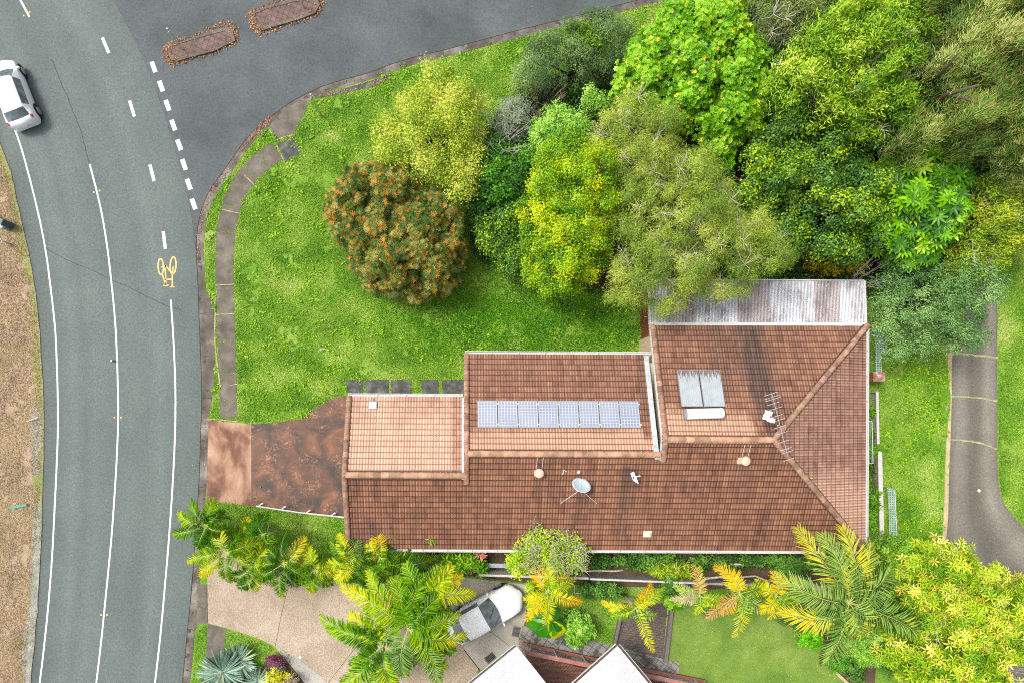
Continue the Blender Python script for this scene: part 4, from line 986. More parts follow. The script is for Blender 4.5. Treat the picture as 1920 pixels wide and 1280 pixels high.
L_glau = leaf_mat('glaucous_leaves', [(.2, (.055, .14, .04)), (.5, (.14, .27, .085)), (.8, (.30, .44, .17))])
L_golden = leaf_mat('golden_leaves', [(.15, (.10, .22, .02)), (.4, (.26, .40, .035)), (.65, (.48, .56, .06)), (.9, (.78, .74, .26))], extra=(.74, .45, .12))
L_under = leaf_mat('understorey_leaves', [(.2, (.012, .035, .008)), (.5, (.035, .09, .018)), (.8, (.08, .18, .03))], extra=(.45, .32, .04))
L_straw = leaf_mat('dry_scrub', [(.2, (.10, .09, .06)), (.5, (.22, .18, .12)), (.9, (.40, .33, .24))])

tree('yellow_green_tree', 'pale yellow-green tree on the verge, north of the orange-flowered tree', 'tree',
     [(745, 150), (790, 135), (830, 150), (880, 145), (908, 180), (905, 225), (900, 300), (905, 350), (880, 390), (830, 372), (790, 350), (745, 330), (705, 305), (700, 250), (712, 210), (745, 205)], 5.2, 2.2, L_pale, cr=.72, n=330, size=.10, seed=11, dome=1.8, nz=1.4, dens=.82)
tree('orange_flowered_tree', 'round dark tree covered in orange-brown flower heads, standing on the open lawn', 'tree',
     [(640, 325), (690, 300), (760, 308), (800, 345), (860, 385), (872, 440), (862, 520), (830, 552), (745, 552), (690, 540), (655, 495), (668, 462), (620, 450), (606, 390), (628, 362)], 4.3, 1.4, L_orange, cr=.36, n=70, size=.15, rosette=9, tmpl=T_NEEDLE, width=2.6, seed=12, flower=.19, twigs=3, tw=.012, dome=2.4, nz=.8, tuft=.5)
tree('dark_green_tree', 'dark green shrubby tree squeezed between the pale tree and the yellow tree', 'tree',
     [(885, 290), (915, 250), (965, 270), (1000, 290), (1000, 370), (960, 400), (905, 400), (870, 385)], 3.6, 2.0, leaf_mat('deep_green_leaves', [(.2, (.02, .07, .01)), (.55, (.06, .19, .02)), (.9, (.16, .36, .04))]), cr=.45, n=150, size=.12, tmpl=T_BROAD, seed=13, under=.35)
tree('lime_edged_shrub', 'medium yellow-tipped green shrub between the orange-flowered tree and the yellow tree', 'shrub',
     [(890, 410), (930, 370), (975, 375), (990, 420), (995, 480), (965, 520), (930, 490), (890, 450)], 3.4, 1.4, L_dark, cr=.45, n=170, size=.11, tmpl=T_BROAD, seed=14, nz=.4)
tree('silver_shrub', 'pale silver-grey shrub between the bare grey tree and the dead brown twiggy shrub', 'shrub',
     [(925, 195), (965, 175), (1000, 200), (1005, 245), (985, 275), (945, 262), (922, 235)], 3.0, 1.6, leaf_mat('silver_leaves', [(.2, (.14, .2, .12)), (.5, (.24, .31, .2)), (.9, (.4, .45, .32))]), cr=.4, n=150, size=.10, seed=15, tmpl=T_LANCE)
bare_shrub('bare_tree', 'leafless grey tree with tangled twigs beside the pale yellow-green tree', 'tree', (935, 262), 1.7, 4.6, 30, seed=21)
bare_shrub('dead_shrub', 'dead brown twiggy shrub below the grey-green bottlebrush on the verge', 'shrub', (1020, 195), 1.5, 2.8, 34, mat=plain('dead_twigs', (.36, .26, .18), .9, var=.2), seed=22)
tree('bottlebrush_shrub', 'grey-green bottlebrush thicket on the verge near the kerb', 'shrub',
     [(965, 130), (985, 80), (1035, 65), (1080, 35), (1130, 30), (1170, 35), (1190, 90), (1175, 130), (1150, 150), (1110, 160), (1050, 165), (985, 175), (955, 165)], 3.8, 1.2, L_bottle, cr=.5, n=210, size=.12, tmpl=T_LANCE, seed=16, dome=1.6, nz=.9)
tree('upright_green_shrub', 'upright mid green shrub poking over the bottlebrush at the kerb', 'shrub', [(1060, 55), (1090, 30), (1120, 28), (1135, 60), (1125, 95), (1090, 100), (1062, 85)], 4.4, 3.0, leaf_mat('upright_leaves', [(.2, (.05, .12, .01)), (.5, (.15, .27, .02)), (.9, (.34, .46, .05))]), cr=.3, n=150, size=.12, tmpl=T_OVAL, seed=17, nz=.8)
tree('bright_green_tree', 'large bright green tree with glossy leaf rosettes and orange new shoots, top of the thicket', 'tree',
     [(1175, 100), (1200, 50), (1235, 35), (1270, 0), (1330, 0), (1380, 0), (1395, 60), (1440, 90), (1455, 150), (1450, 220), (1415, 250), (1385, 290), (1365, 300), (1330, 280), (1275, 235), (1250, 215), (1195, 200), (1180, 170), (1150, 140)], 6.2, 3.4, L_bright, cr=.5, n=115, size=.115, rosette=6, tmpl=T_OVAL, seed=18, dome=3.0, flower=.05, nz=.9, under=.2)
tree('lime_tree', 'small fresh lime-green tree with rounded puffs between the bare tree and the olive tree', 'tree',
     [(1000, 220), (1030, 200), (1060, 195), (1095, 210), (1118, 235), (1110, 270), (1060, 290), (1030, 280), (1000, 290), (990, 250)], 4.6, 3.0, L_lime, cr=.42, n=210, size=.10, tmpl=T_OVAL, seed=19, nz=.5)
tree('lime_bush', 'single round lime-green puff of a bush below the bottlebrush', 'tree', [(1088, 178), (1110, 165), (1140, 172), (1145, 195), (1120, 212), (1092, 204)], 4.4, 3.4, L_lime, cr=.4, n=230, size=.09, seed=20)
tree('olive_tree', 'olive-green feathery paperbark with rounded tufts behind the yellow tree', 'tree',
     [(1118, 210), (1150, 185), (1200, 190), (1250, 215), (1285, 245), (1290, 275), (1250, 300), (1255, 345), (1200, 380), (1165, 345), (1150, 300), (1110, 275)], 6.0, 4.0, L_olive, cr=.62, n=480, size=.14, tmpl=T_NEEDLE, width=1.6, seed=23, nz=1.1, bark=m_bark_p, twigs=7, under=.2)
tree('paperbark_tree', 'big olive paperbark with pale exposed twigs, leaning over the corrugated patio roof', 'tree',
     [(1165, 350), (1250, 300), (1300, 265), (1350, 300), (1385, 350), (1365, 390), (1420, 395), (1470, 470), (1475, 508), (1425, 535), (1408, 570), (1380, 548), (1340, 552), (1290, 590), (1230, 575), (1190, 575), (1165, 560), (1150, 500), (1160, 430)], 7.0, 4.4, L_olive, cr=.62, n=520, size=.15, tmpl=T_NEEDLE, width=1.6, seed=24, nz=1.5, bark=m_bark_p, twigs=34, under=.2, dome=2.5, tw=.014, trunk=(1290, 470))
tree('yellow_tree', 'vivid yellow-green tree in the middle, between the dark shrub and the paperbark', 'tree',
     [(1010, 275), (1050, 255), (1110, 260), (1140, 275), (1158, 330), (1165, 400), (1155, 470), (1130, 500), (1110, 540), (1060, 555), (1010, 545), (975, 500), (968, 430), (985, 350)], 6.2, 2.4, L_yellow, cr=.52, n=330, size=.10, tmpl=T_OVAL, seed=25, dome=2.4, nz=1.2)
tree('shadowed_tree', 'dark glossy tree with yellow leaf sprays, right of the paperbark and behind the patio roof', 'tree',
     [(1345, 300), (1400, 285), (1450, 230), (1530, 235), (1600, 240), (1640, 280), (1650, 400), (1640, 480), (1590, 500), (1530, 475), (1480, 470), (1420, 400), (1380, 370)], 5.6, 3.6, L_dark, cr=.6, n=300, size=.115, tmpl=T_BROAD, seed=26, dome=2.4, nz=1.7, under=.3)
tree('yellow_leaved_shrub', 'low shrub with orange-yellow leaves in the shade behind the patio roof', 'shrub', [(1500, 460), (1560, 445), (1620, 470), (1625, 510), (1570, 515), (1520, 500)], 2.4, 1.6, leaf_mat('autumn_leaves', [(.2, (.06, .10, .01)), (.5, (.25, .25, .02)), (.9, (.55, .38, .04))]), cr=.4, n=110, size=.12, seed=27, tmpl=T_BROAD)
tree('tall_yellow_green_tree', 'tall airy yellow-green tree in the upper right, over the corner of the block', 'tree',
     [(1470, 90), (1530, 40), (1580, 0), (1650, -20), (1700, 0), (1720, 40), (1755, 60), (1715, 90), (1690, 130), (1700, 170), (1735, 205), (1690, 230), (1640, 260), (1580, 240), (1520, 210), (1460, 190), (1450, 130)], 9.0, 6.0, L_ygtall, cr=.6, n=260, size=.19, tmpl=T_LANCE, seed=28, dome=2.5, nz=1.3, twigs=10, bark=m_bark_p, wind=(.35, .3, 0), under=.35, tw=.022)
tree('olive_street_tree', 'duller olive tree at the top edge between the bright tree and the tall yellow-green tree', 'tree',
     [(1395, 0), (1440, -50), (1530, -50), (1560, 0), (1530, 50), (1470, 90), (1420, 80), (1395, 45)], 7.0, 5.0, leaf_mat('dull_olive_leaves', [(.2, (.08, .12, .03)), (.5, (.19, .26, .07)), (.9, (.38, .42, .15))]), cr=.55, n=240, size=.13, tmpl=T_LANCE, seed=29, nz=.9, twigs=8, bark=m_bark_p)
tree('casuarina_tree', 'large brownish-green casuarina with streaming needles filling the top right corner', 'tree',
     [(1690, -40), (1800, -80), (1960, -80), (2020, 40), (2000, 200), (1960, 350), (1900, 330), (1860, 270), (1800, 280), (1740, 290), (1690, 250), (1700, 200), (1740, 130), (1720, 60)], 10.0, 6.5, L_casu, cr=.75, n=1000, size=.24, tmpl=T_NEEDLE, width=1.1, seed=30, nz=1.8, wind=(.75, .65, -.1), flower=.06, dome=3.5, under=.45, limbs=22, trunk=(1790, 190), bark=m_bark_d)
_c = bpy.data.objects['casuarina_tree']
for _p, _r in ((((1732, 205, 6.0), (1775, 178, 9.0), (1835, 160, 10.9)), .14), (((1740, 165, 6.5), (1768, 135, 9.6), (1795, 102, 11.0)), .11), (((1775, 178, 9.0), (1815, 186, 10.3), (1860, 205, 10.8)), .07)):
    MB().tube([P(*q_) for q_ in _p], [_r, _r * .75, _r * .35], 8).build('limb', m_bark_d, _c, smooth=True)
tree('umbrella_tree', 'umbrella tree with star-shaped glossy leaf whorls, right of the boundary', 'tree',
     [(1645, 320), (1680, 290), (1730, 285), (1790, 300), (1800, 350), (1790, 420), (1765, 470), (1720, 490), (1670, 470), (1640, 420), (1635, 370)], 5.8, 4.2, L_umb, cr=.5, n=9, size=.42, rosette=10, tmpl=T_LANCE, width=1.5, seed=31, nz=.6, flower=.0, under=.1, dens=.6, updir=1.4)
tree('dark_umbrella_tree', 'darker umbrella tree whorls at the foot of the casuarina', 'tree',
     [(1740, 270), (1790, 255), (1850, 280), (1860, 330), (1810, 350), (1760, 320)], 4.0, 2.6, leaf_mat('dark_whorls', [(.2, (.025, .08, .03)), (.6, (.07, .17, .05)), (.95, (.16, .30, .09))], rough=.35), cr=.5, n=9, size=.42, rosette=10, tmpl=T_LANCE, width=1.4, seed=32, nz=.6, under=.1, dens=.6, updir=1.4)
tree('golden_green_tree', 'airy yellow-orange tinged tree overhanging the upper end of the concrete driveway', 'tree',
     [(1800, 360), (1850, 320), (1920, 330), (1990, 340), (1990, 440), (1940, 455), (1900, 470), (1880, 500), (1850, 530), (1800, 520), (1790, 470), (1805, 420)], 6.0, 4.2, leaf_mat('golden_green_leaves', [(.2, (.09, .18, .02)), (.5, (.23, .35, .035)), (.75, (.42, .48, .06)), (.95, (.72, .56, .11))]), cr=.5, n=230, size=.15, tmpl=T_LANCE, seed=33, nz=1.0, twigs=12, bark=m_bark_p, wind=(.6, .1, 0), dens=.8, tw=.018)
tree('blue_green_tree', 'soft blue-green fine-leaved tree between the patio roof corner and the concrete driveway', 'tree',
     [(1650, 500), (1690, 465), (1760, 480), (1815, 490), (1845, 560), (1815, 600), (1822, 640), (1790, 668), (1740, 655), (1700, 672), (1655, 640), (1668, 590), (1642, 550)], 4.8, 2.0, L_glau, cr=.6, n=330, size=.13, tmpl=T_LANCE, seed=34, nz=1.5, wind=(.5, -.3, 0), dome=1.8)
bare_shrub('twiggy_shrub', 'grey bare twigs overhanging the right corner of the patio roof', 'shrub', (1610, 530), 1.35, 3.9, 22, seed=35, rad=.014)
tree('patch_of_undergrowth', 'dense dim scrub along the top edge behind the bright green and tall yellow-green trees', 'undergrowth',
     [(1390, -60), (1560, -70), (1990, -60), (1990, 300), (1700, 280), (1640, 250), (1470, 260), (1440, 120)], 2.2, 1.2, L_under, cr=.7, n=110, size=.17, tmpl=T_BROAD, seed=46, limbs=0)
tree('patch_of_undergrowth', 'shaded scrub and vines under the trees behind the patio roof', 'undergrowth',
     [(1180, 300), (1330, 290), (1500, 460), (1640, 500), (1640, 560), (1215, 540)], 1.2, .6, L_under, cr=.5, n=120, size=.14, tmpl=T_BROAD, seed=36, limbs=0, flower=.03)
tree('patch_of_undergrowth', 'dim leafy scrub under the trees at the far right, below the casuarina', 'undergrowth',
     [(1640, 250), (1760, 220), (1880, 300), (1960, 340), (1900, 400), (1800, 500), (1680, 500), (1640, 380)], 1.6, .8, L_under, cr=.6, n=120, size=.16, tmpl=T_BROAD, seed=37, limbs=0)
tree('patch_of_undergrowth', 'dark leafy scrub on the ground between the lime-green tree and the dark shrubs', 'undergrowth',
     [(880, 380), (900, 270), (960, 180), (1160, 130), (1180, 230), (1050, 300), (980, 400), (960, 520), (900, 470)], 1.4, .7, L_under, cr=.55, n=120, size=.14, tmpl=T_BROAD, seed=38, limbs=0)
tree('golden_bush', 'huge yellow-green long-leaved bush by the bottom of the concrete driveway', 'tree',
     [(1700, 1040), (1740, 1010), (1790, 1020), (1830, 1050), (1860, 1090), (1890, 1120), (1875, 1160), (1880, 1230), (1895, 1300), (1720, 1300), (1670, 1260), (1680, 1200), (1710, 1150), (1690, 1090)], 4.6, 2.4, L_golden, cr=.55, n=46, size=.27, rosette=6, tmpl=T_LANCE, width=1.0, seed=39, nz=1.3, flower=.06, dome=2.2, wind=None, bark=m_bark_p, twigs=12)
tree('golden_bush', 'second yellow-green long-leaved bush cut off by the right edge at the bottom', 'tree',
     [(1895, 1110), (1960, 1090), (1990, 1150), (1990, 1250), (1930, 1260), (1885, 1200)], 4.2, 2.6, L_golden, cr=.55, n=46, size=.27, rosette=6, tmpl=T_LANCE, width=1.0, seed=40, flower=.05, bark=m_bark_p)
bare_shrub('bare_bush', 'tangle of pale bare branches in the bottom right corner', 'shrub', (1900, 1270), 1.9, 3.0, 26, seed=41)
tree('green_hedge_shrub', 'soft green shrub between the big feathery palm and the yellow-green bush', 'shrub',
     [(1655, 1020), (1690, 1000), (1720, 1030), (1725, 1090), (1715, 1140), (1680, 1150), (1650, 1100)], 3.0, 1.4, leaf_mat('hedge_leaves', [(.2, (.07, .17, .02)), (.5, (.18, .34, .04)), (.9, (.36, .52, .10))]), cr=.4, n=190, size=.11, seed=42, tmpl=T_BROAD)
tree('round_green_tree', 'fresh green finely leaved tree under the fronds of the big feathery palm', 'tree',
     [(1600, 1180), (1640, 1170), (1660, 1200), (1650, 1240), (1610, 1250), (1590, 1220)], 2.4, 1.2, L_lime, cr=.35, n=220, size=.09, seed=43)

# ---------------------------------------------------------------- palms
def palm_mat(name, stops):
    return leaf_mat(name, stops, rough=.4, clump=0.0, trans=.3, val=1.28)
L_palm = palm_mat('palm_fronds_green', [(.1, (.04, .14, .01)), (.38, (.12, .29, .015)), (.66, (.29, .45, .03)), (.92, (.60, .62, .06))])
L_palm_y = palm_mat('palm_fronds_yellow', [(.1, (.10, .25, .015)), (.42, (.27, .42, .02)), (.72, (.62, .60, .035)), (1.0, (.80, .45, .03))])
L_palm_f = palm_mat('palm_fronds_feathery', [(.1, (.09, .19, .04)), (.4, (.22, .35, .09)), (.7, (.38, .50, .13)), (.95, (.66, .58, .07))])
L_palm_d = palm_mat('palm_fronds_dry', [(.1, (.30, .26, .14)), (.5, (.52, .42, .30)), (.9, (.62, .34, .18))])
m_rach = plain('frond_midrib', (.40, .46, .10), .5, var=.1); m_trunk = plain('palm_trunk', (.34, .30, .23), .85, var=.2, nscale=8)
m_crownshaft = plain('green_crownshaft', (.28, .38, .10), .5, var=.1)
def frond(root, base, tip, sag, ll, mat, g_, nl=34, side_off=.0, vdroop=.35, wd=1.0, rbias=0.0):
    base = Vector(base); tip = Vector(tip); L = (tip - base).length; K = 14; pts = []
    bend = g_.normal() * .06 * L; hd = (tip - base); hd.z = 0; hd.normalize(); sd_ = Vector((-hd.y, hd.x, 0))
    for k in range(K + 1):
        q = k / K; p = base.lerp(tip, q); p.z += sag * 4 * q * (1 - q) * (1 - .25 * q); p += sd_ * bend * math.sin(q * math.pi); pts.append(p)
    fr = MB().tube(pts, [.017 * (1 - .8 * k / K) + .004 for k in range(K + 1)], 5).build('frond', m_rach, root)
    P_, Nn, Tt, S_, R_ = [], [], [], [], []
    for i in range(nl):
        q = .10 + .88 * (i + .5) / nl; f = q * K; k = min(int(f), K - 1); p = pts[k].lerp(pts[k + 1], f - k); d = (pts[k + 1] - pts[k]).normalized()
        s0 = d.cross(Vector((0, 0, 1))).normalized(); up = s0.cross(d)
        prof = (math.sin(math.pi * min(1, q * .92 + .08)) ** .5) * .9 + .12
        for sg in (-1, 1):
            a = (.9 - .62 * q) + g_.normal() * .06
            dirv = d * (1 - a) * 1.0 + s0 * sg * (a + .25) + Vector((0, 0, -vdroop + g_.normal() * .13)) + up * .25
            P_.append(p); Tt.append(dirv); Nn.append(up + s0 * sg * -.3 + Vector(g_.normal(size=3) * .12)); S_.append(ll * prof * (.85 + .3 * g_.random()))
            R_.append(min(.9, max(0, .18 + rbias + .4 * q + g_.normal() * .12)))
    o = leaf_mesh('leaflets', np.array([tuple(a) for a in P_]), np.array([tuple(a) for a in Nn]), np.array([tuple(a) for a in Tt]), np.array(S_), np.array(R_), np.zeros(len(R_)), T_LANCE, mat, root, .42 * wd)
    o.parent = fr
    return fr
def palm(name, label, centre, z, tips, ll=.5, mat=None, seed=1, base=None, sag=.5, group=None, nl=34, drop=.9, trad=.10, wd=1.0, vdroop=.35, mats=None, cat='palm'):
    g_ = np.random.default_rng(seed); x, y, _ = P(*centre, z); bx, by, _ = P(*(base or centre), 0) if base else (x, y, 0)
    root = thing(name, label, cat, (bx, by, 0), group)
    MB().tube([(bx, by, -.05), ((bx * .6 + x * .4), (by * .6 + y * .4), z * .5), (x, y, z - .45)], [trad * 1.3, trad, trad * .9], 10).build('trunk', m_trunk, root, smooth=True)
    MB().tube([(x, y, z - .5), (x, y, z - .25), (x, y, z + .05)], [trad * .95, trad * 1.15, trad * .5], 10).build('crownshaft', m_crownshaft, root, smooth=True)
    for i, tp in enumerate(tips):
        mm = mat or L_palm; rb = 0.0
        if len(tp) > 2: rb = tp[2]
        if len(tp) > 3: mm = {'y': L_palm_y, 'g': L_palm, 'f': L_palm_f, 'd': L_palm_d}[tp[3]]
        zt = z - drop * (.5 + .6 * g_.random()); tx, ty, _ = P(tp[0], tp[1], zt)
        frond(root, (x, y, z), (tx, ty, zt), sag * (.8 + .4 * g_.random()), ll, mm, g_, nl=nl, rbias=rb, wd=wd, vdroop=vdroop)
    return root
def auto_tips(cx, cy, r_, n, seed, kinds='gggy', r0=0):
    g_ = np.random.default_rng(seed); a0 = g_.random() * 6.28; out = []
    for i in range(n):
        a = a0 + i * 2 * math.pi / n + g_.normal() * .15; rr_ = r_ * (.72 + .4 * g_.random()); k = kinds[int(g_.random() * len(kinds))]
        out.append((cx + rr_ * math.cos(a), cy + rr_ * math.sin(a), g_.normal() * .26 + (.06 if k == 'g' else 0), k))
    return out
palm('feather_palm', 'biggest palm with long feathery grey-green fronds over the house\'s bottom right corner', (1592, 1130), 6.4,
     [(1494, 988, .5, 'f'), (1540, 1000, .1, 'f'), (1577, 986, .7, 'f'), (1632, 1015, .2, 'f'), (1670, 1065, 0, 'f'), (1722, 1188, 0, 'f'), (1548, 1242, 0, 'f'), (1608, 1190, .4, 'f'), (1455, 1078, .1, 'f'), (1462, 1145, .45, 'f'), (1650, 1120, 0, 'f'), (1522, 1160, 0, 'f')],
     ll=.95, seed=51, sag=.55, nl=64, drop=1.6, trad=.16, wd=.55, vdroop=.5)
palm('golden_palm', 'front palm of the driveway clump, with a long frond reaching left over the aggregate', (718, 1210), 4.6,
     [(598, 1155, .05, 'g'), (612, 1180, 0, 'g'), (640, 1282, .1, 'g'), (697, 1085, .2, 'g'), (655, 1150, .1, 'y'), (742, 1290, .35, 'g'), (690, 1290, .1, 'g'), (790, 1240, .0, 'f'), (755, 1120, .1, 'g'), (660, 1250, 0, 'g')], ll=.68, seed=52, base=(715, 1275), nl=60, sag=.6, drop=1.0, wd=1.05)
palm('golden_palm', 'middle palm of the driveway clump, its fronds touching the parked white car', (765, 1178), 5.2,
     [(832, 1108, .0, 'g'), (862, 1150, .15, 'g'), (876, 1190, .1, 'y'), (833, 1256, .1, 'y'), (822, 1285, 0, 'f'), (690, 1070, .2, 'g'), (637, 1097, .1, 'y'), (745, 1078, .1, 'g'), (800, 1075, .1, 'g'), (852, 1222, 0, 'g'), (838, 1172, .4, 'g'), (760, 1270, 0, 'f')], ll=.68, seed=53, base=(775, 1225), nl=62, sag=.65, drop=1.1, wd=1.05)
palm('golden_palm', 'rear palm of the driveway clump, with bright yellow fronds beside the car roof', (795, 1118), 4.6,
     [(868, 1080, .3, 'y'), (892, 1112, .2, 'y'), (828, 1060, .2, 'g'), (848, 1058, .4, 'g'), (760, 1055, .1, 'g'), (725, 1090, .2, 'g'), (745, 1150, 0, 'g'), (838, 1150, .1, 'g'), (800, 1175, .1, 'g'), (722, 1120, .7, 'y')], ll=.62, seed=54, nl=54, sag=.5, wd=1.05)
B = [((388, 985), 62, 'leftmost small palm of the front row, leaning over the road line', 3.0), ((425, 1035), 70, 'small palm of the front row beside the kerb and the driveway mouth', 3.2), ((492, 1000), 42, 'small palm of the front row near the blue-grey lamp on the grass', 2.6),
     ((478, 1055), 62, 'small palm of the front row between the kerb palm and the aggregate', 3.0), ((533, 1055), 60, 'small palm of the front row with drooping fronds over the first driveway joint', 3.2), ((592, 1068), 52, 'small palm of the front row left of the dark red driveway corner', 3.0),
     ((660, 1050), 56, 'small palm of the front row touching the house corner', 3.4), ((712, 1045), 62, 'small palm of the front row under the south gutter', 3.2), ((760, 1058), 58, 'rightmost small palm of the front row, under the south gutter', 3.0), ((452, 1008), 40, 'low palm in the grass just below the pink driveway apron', 2.2), ((685, 1082), 46, 'small blue-green palm in the middle of the front row', 2.4)]
for i, (c0, rr_, lb, zz) in enumerate(B):
    palm('small_palm', lb, c0, zz, auto_tips(c0[0], c0[1], rr_ * .98, 9, 60 + i, 'ggggfggygg' if i != 10 else 'ffg'), ll=.50, seed=70 + i, nl=50, sag=.5, drop=1.0, trad=.06, wd=.72, vdroop=.45, group='small palms in the front row')
palm('yellow_palm', 'yellow and orange palm right of the parked white car', (1025, 1108), 3.6, [(985, 1052, .7, 'y'), (1008, 1048, .3, 'y'), (1080, 1082, .35, 'g'), (1092, 1128, .5, 'y'), (982, 1122, .3, 'y'), (985, 1165, .6, 'y'), (1020, 1172, .2, 'y'), (1068, 1070, .4, 'y'), (1040, 1060, .3, 'g'), (1000, 1150, .4, 'y')], ll=.42, seed=81, nl=32, sag=.4, wd=1.2)
palm('yellow_palm', 'yellow palm over the brown paved steps', (1192, 1140), 3.6, [(1127, 1126, .4, 'y'), (1146, 1155, .05, 'g'), (1222, 1093, .5, 'y'), (1247, 1100, .25, 'g'), (1225, 1222, .3, 'y'), (1212, 1160, .0, 'g'), (1205, 1110, .35, 'y'), (1232, 1150, .1, 'f')], ll=.42, seed=82, nl=32, sag=.4, wd=1.2, base=(1168, 1112))
palm('yellow_palm', 'palm with silvery and yellow fronds right of the brown steps', (1312, 1117), 3.4, [(1262, 1097, .1, 'f'), (1256, 1122, 0, 'd'), (1298, 1058, .6, 'd'), (1312, 1060, .2, 'g'), (1362, 1122, .25, 'g'), (1358, 1135, .3, 'y'), (1300, 1150, .3, 'g')], ll=.40, seed=83, nl=30, sag=.35, wd=1.1)
palm('yellow_palm', 'bent palm with a brown-tipped fan frond over the mown lawn', (1388, 1112), 3.2, [(1338, 1060, .7, 'y'), (1360, 1070, .5, 'y'), (1325, 1160, .6, 'd'), (1375, 1195, .3, 'f'), (1350, 1150, .5, 'y'), (1440, 1100, .2, 'y'), (1430, 1145, .2, 'f'), (1395, 1170, .3, 'g')], ll=.55, seed=84, nl=30, sag=.3, wd=.8)
palm('yellow_palm', 'low palm with orange-tipped fronds left of the big feathery palm', (1455, 1115), 3.0, [(1448, 1070, .6, 'y'), (1490, 1085, .2, 'f'), (1480, 1150, .3, 'g'), (1440, 1160, .4, 'f'), (1410, 1140, .4, 'y'), (1420, 1085, .3, 'y'), (1500, 1130, .4, 'g')], ll=.48, seed=85, nl=32, sag=.35, wd=.9)

# banana clump
m_banana = leaf_mat('banana_leaves', [(.2, (.03, .14, .015)), (.5, (.08, .27, .02)), (.9, (.55, .55, .03))], rough=.3, clump=0)
T_BAN = (np.array([(0, 0, 0), (.10, .10, .05), (.17, .4, .06), (.16, .75, 0), (0, 1, -.16), (-.16, .75, 0), (-.17, .4, .06), (-.10, .10, .05), (0, .4, -.01), (0, .75, -.05)]), [(0, 1, 2, 8), (8, 2, 3, 9), (9, 3, 4), (0, 8, 6, 7), (8, 9, 5, 6), (9, 4, 5)])
x, y, _ = P(1030, 1165, 2.4); bt = thing('banana_plant', 'banana plant with broad paddle leaves below the orange palm', 'plant', (x, y, 0))
MB().tube([(x, y, 0), (x, y, 2.2)], [.12, .08], 8).build('stem', m_crownshaft, bt)
for (px, py, rv) in ((982, 1176, .2), (1008, 1200, .25), (1030, 1202, .3), (1062, 1205, .85), (1058, 1180, .2), (1000, 1150, .3), (1050, 1140, .15), (985, 1140, .5)):
    tx, ty, _ = P(px, py, 1.9); d = np.array([[tx - x, ty - y, -.5]]); L = np.linalg.norm(d); leaf_mesh('leaf', np.array([[x, y, 2.3]]), np.array([[d[0, 0] * .3, d[0, 1] * .3, 1]]), d, np.array([L]), np.array([rv]), np.array([0.]), T_BAN, m_banana, bt, 1.5)

# strappy plants, shrubs and beds
def strappy(name, label, px, r_, n, z0, mat, cat='plant', width=.5, seed=1, up=.7, group=None, tmpl=T_LANCE):
    g_ = np.random.default_rng(seed); x, y, _ = P(*px, z0 + .3); root = thing(name, label, cat, (x, y, 0), group)
    a = g_.random(n) * 6.28; el = g_.random(n) ** .7 * up; d = np.column_stack([np.cos(a), np.sin(a), el]); pos = np.tile([x, y, z0], (n, 1)) + d * .05
    up_ = np.column_stack([-np.cos(a) * .3, -np.sin(a) * .3, np.ones(n)])
    leaf_mesh('leaves', pos, up_, d, r_ * (.6 + .5 * g_.random(n)), g_.random(n) * .9, g_.random(n), tmpl, mat, root, width)
    MB().lathe([(.08, 0), (.07, max(z0, .05)), (.02, z0 + .06)], (x, y, 0), 8).build('stem', m_bark, root)
    return root
L_agave = leaf_mat('blue_agave', [(.1, (.14, .24, .20)), (.5, (.28, .40, .33)), (.8, (.45, .55, .42)), (.98, (.68, .60, .22))], rough=.5, clump=.2)
for i, (px, r_, lb) in enumerate([((415, 1262), 1.45, 'largest blue-green spiky yucca at the bottom left, over the lower footpath'), ((445, 1240), 1.1, 'blue-green spiky yucca behind and right of the largest one'), ((480, 1280), .95, 'blue-green spiky yucca cut by the bottom edge beside the flower bed')]):
    strappy('blue_yucca', lb, px, r_, 150, .5 - .1 * i, L_agave, seed=90 + i, up=1.0, group='blue-green yuccas', width=.38)
def bush(name, label, px_poly, zt, mat, cat='shrub', **k):
    a = dict(cr=.3, n=120, size=.09, limbs=5, dome=.9, nz=.25, seed=abs(hash(label[:9])) % 97 if False else int(px_poly[0][0] + px_poly[0][1]) % 997); a.update(k)
    return tree(name, label, cat, px_poly, zt, zt * .45, mat, **a)
L_purple = leaf_mat('purple_leaves', [(.2, (.06, .012, .03)), (.6, (.17, .04, .09)), (.9, (.3, .1, .16))])
bush('purple_shrub', 'small purple-leaved shrub at the driveway edge strip', [(502, 1228), (515, 1222), (530, 1230), (530, 1243), (512, 1245), (500, 1238)], .7, L_purple)
bush('grey_shrub', 'small silvery grey shrub between the purple and the yellow-flowered ones', [(515, 1243), (535, 1240), (540, 1252), (525, 1260), (512, 1255)], .7, leaf_mat('grey_leaves', [(.2, (.12, .13, .10)), (.9, (.36, .36, .32))]))
bush('yellow_flowered_shrub', 'small shrub dotted with yellow flowers in the front garden bed', [(498, 1252), (512, 1248), (530, 1260), (545, 1258), (545, 1275), (520, 1285), (500, 1280)], .8, leaf_mat('yellow_flowering', [(.2, (.2, .26, .03)), (.6, (.5, .5, .06)), (.9, (.75, .62, .05))], extra=(.85, .7, .02)), flower=.3)
bush('brown_shrub', 'dry brown-grey shrub right of the yellow-flowered one', [(540, 1262), (556, 1262), (562, 1280), (545, 1292), (535, 1280)], .7, L_straw)
L_vine = leaf_mat('vine_leaves', [(.2, (.16, .28, .02)), (.6, (.36, .50, .04)), (.9, (.58, .66, .10))])
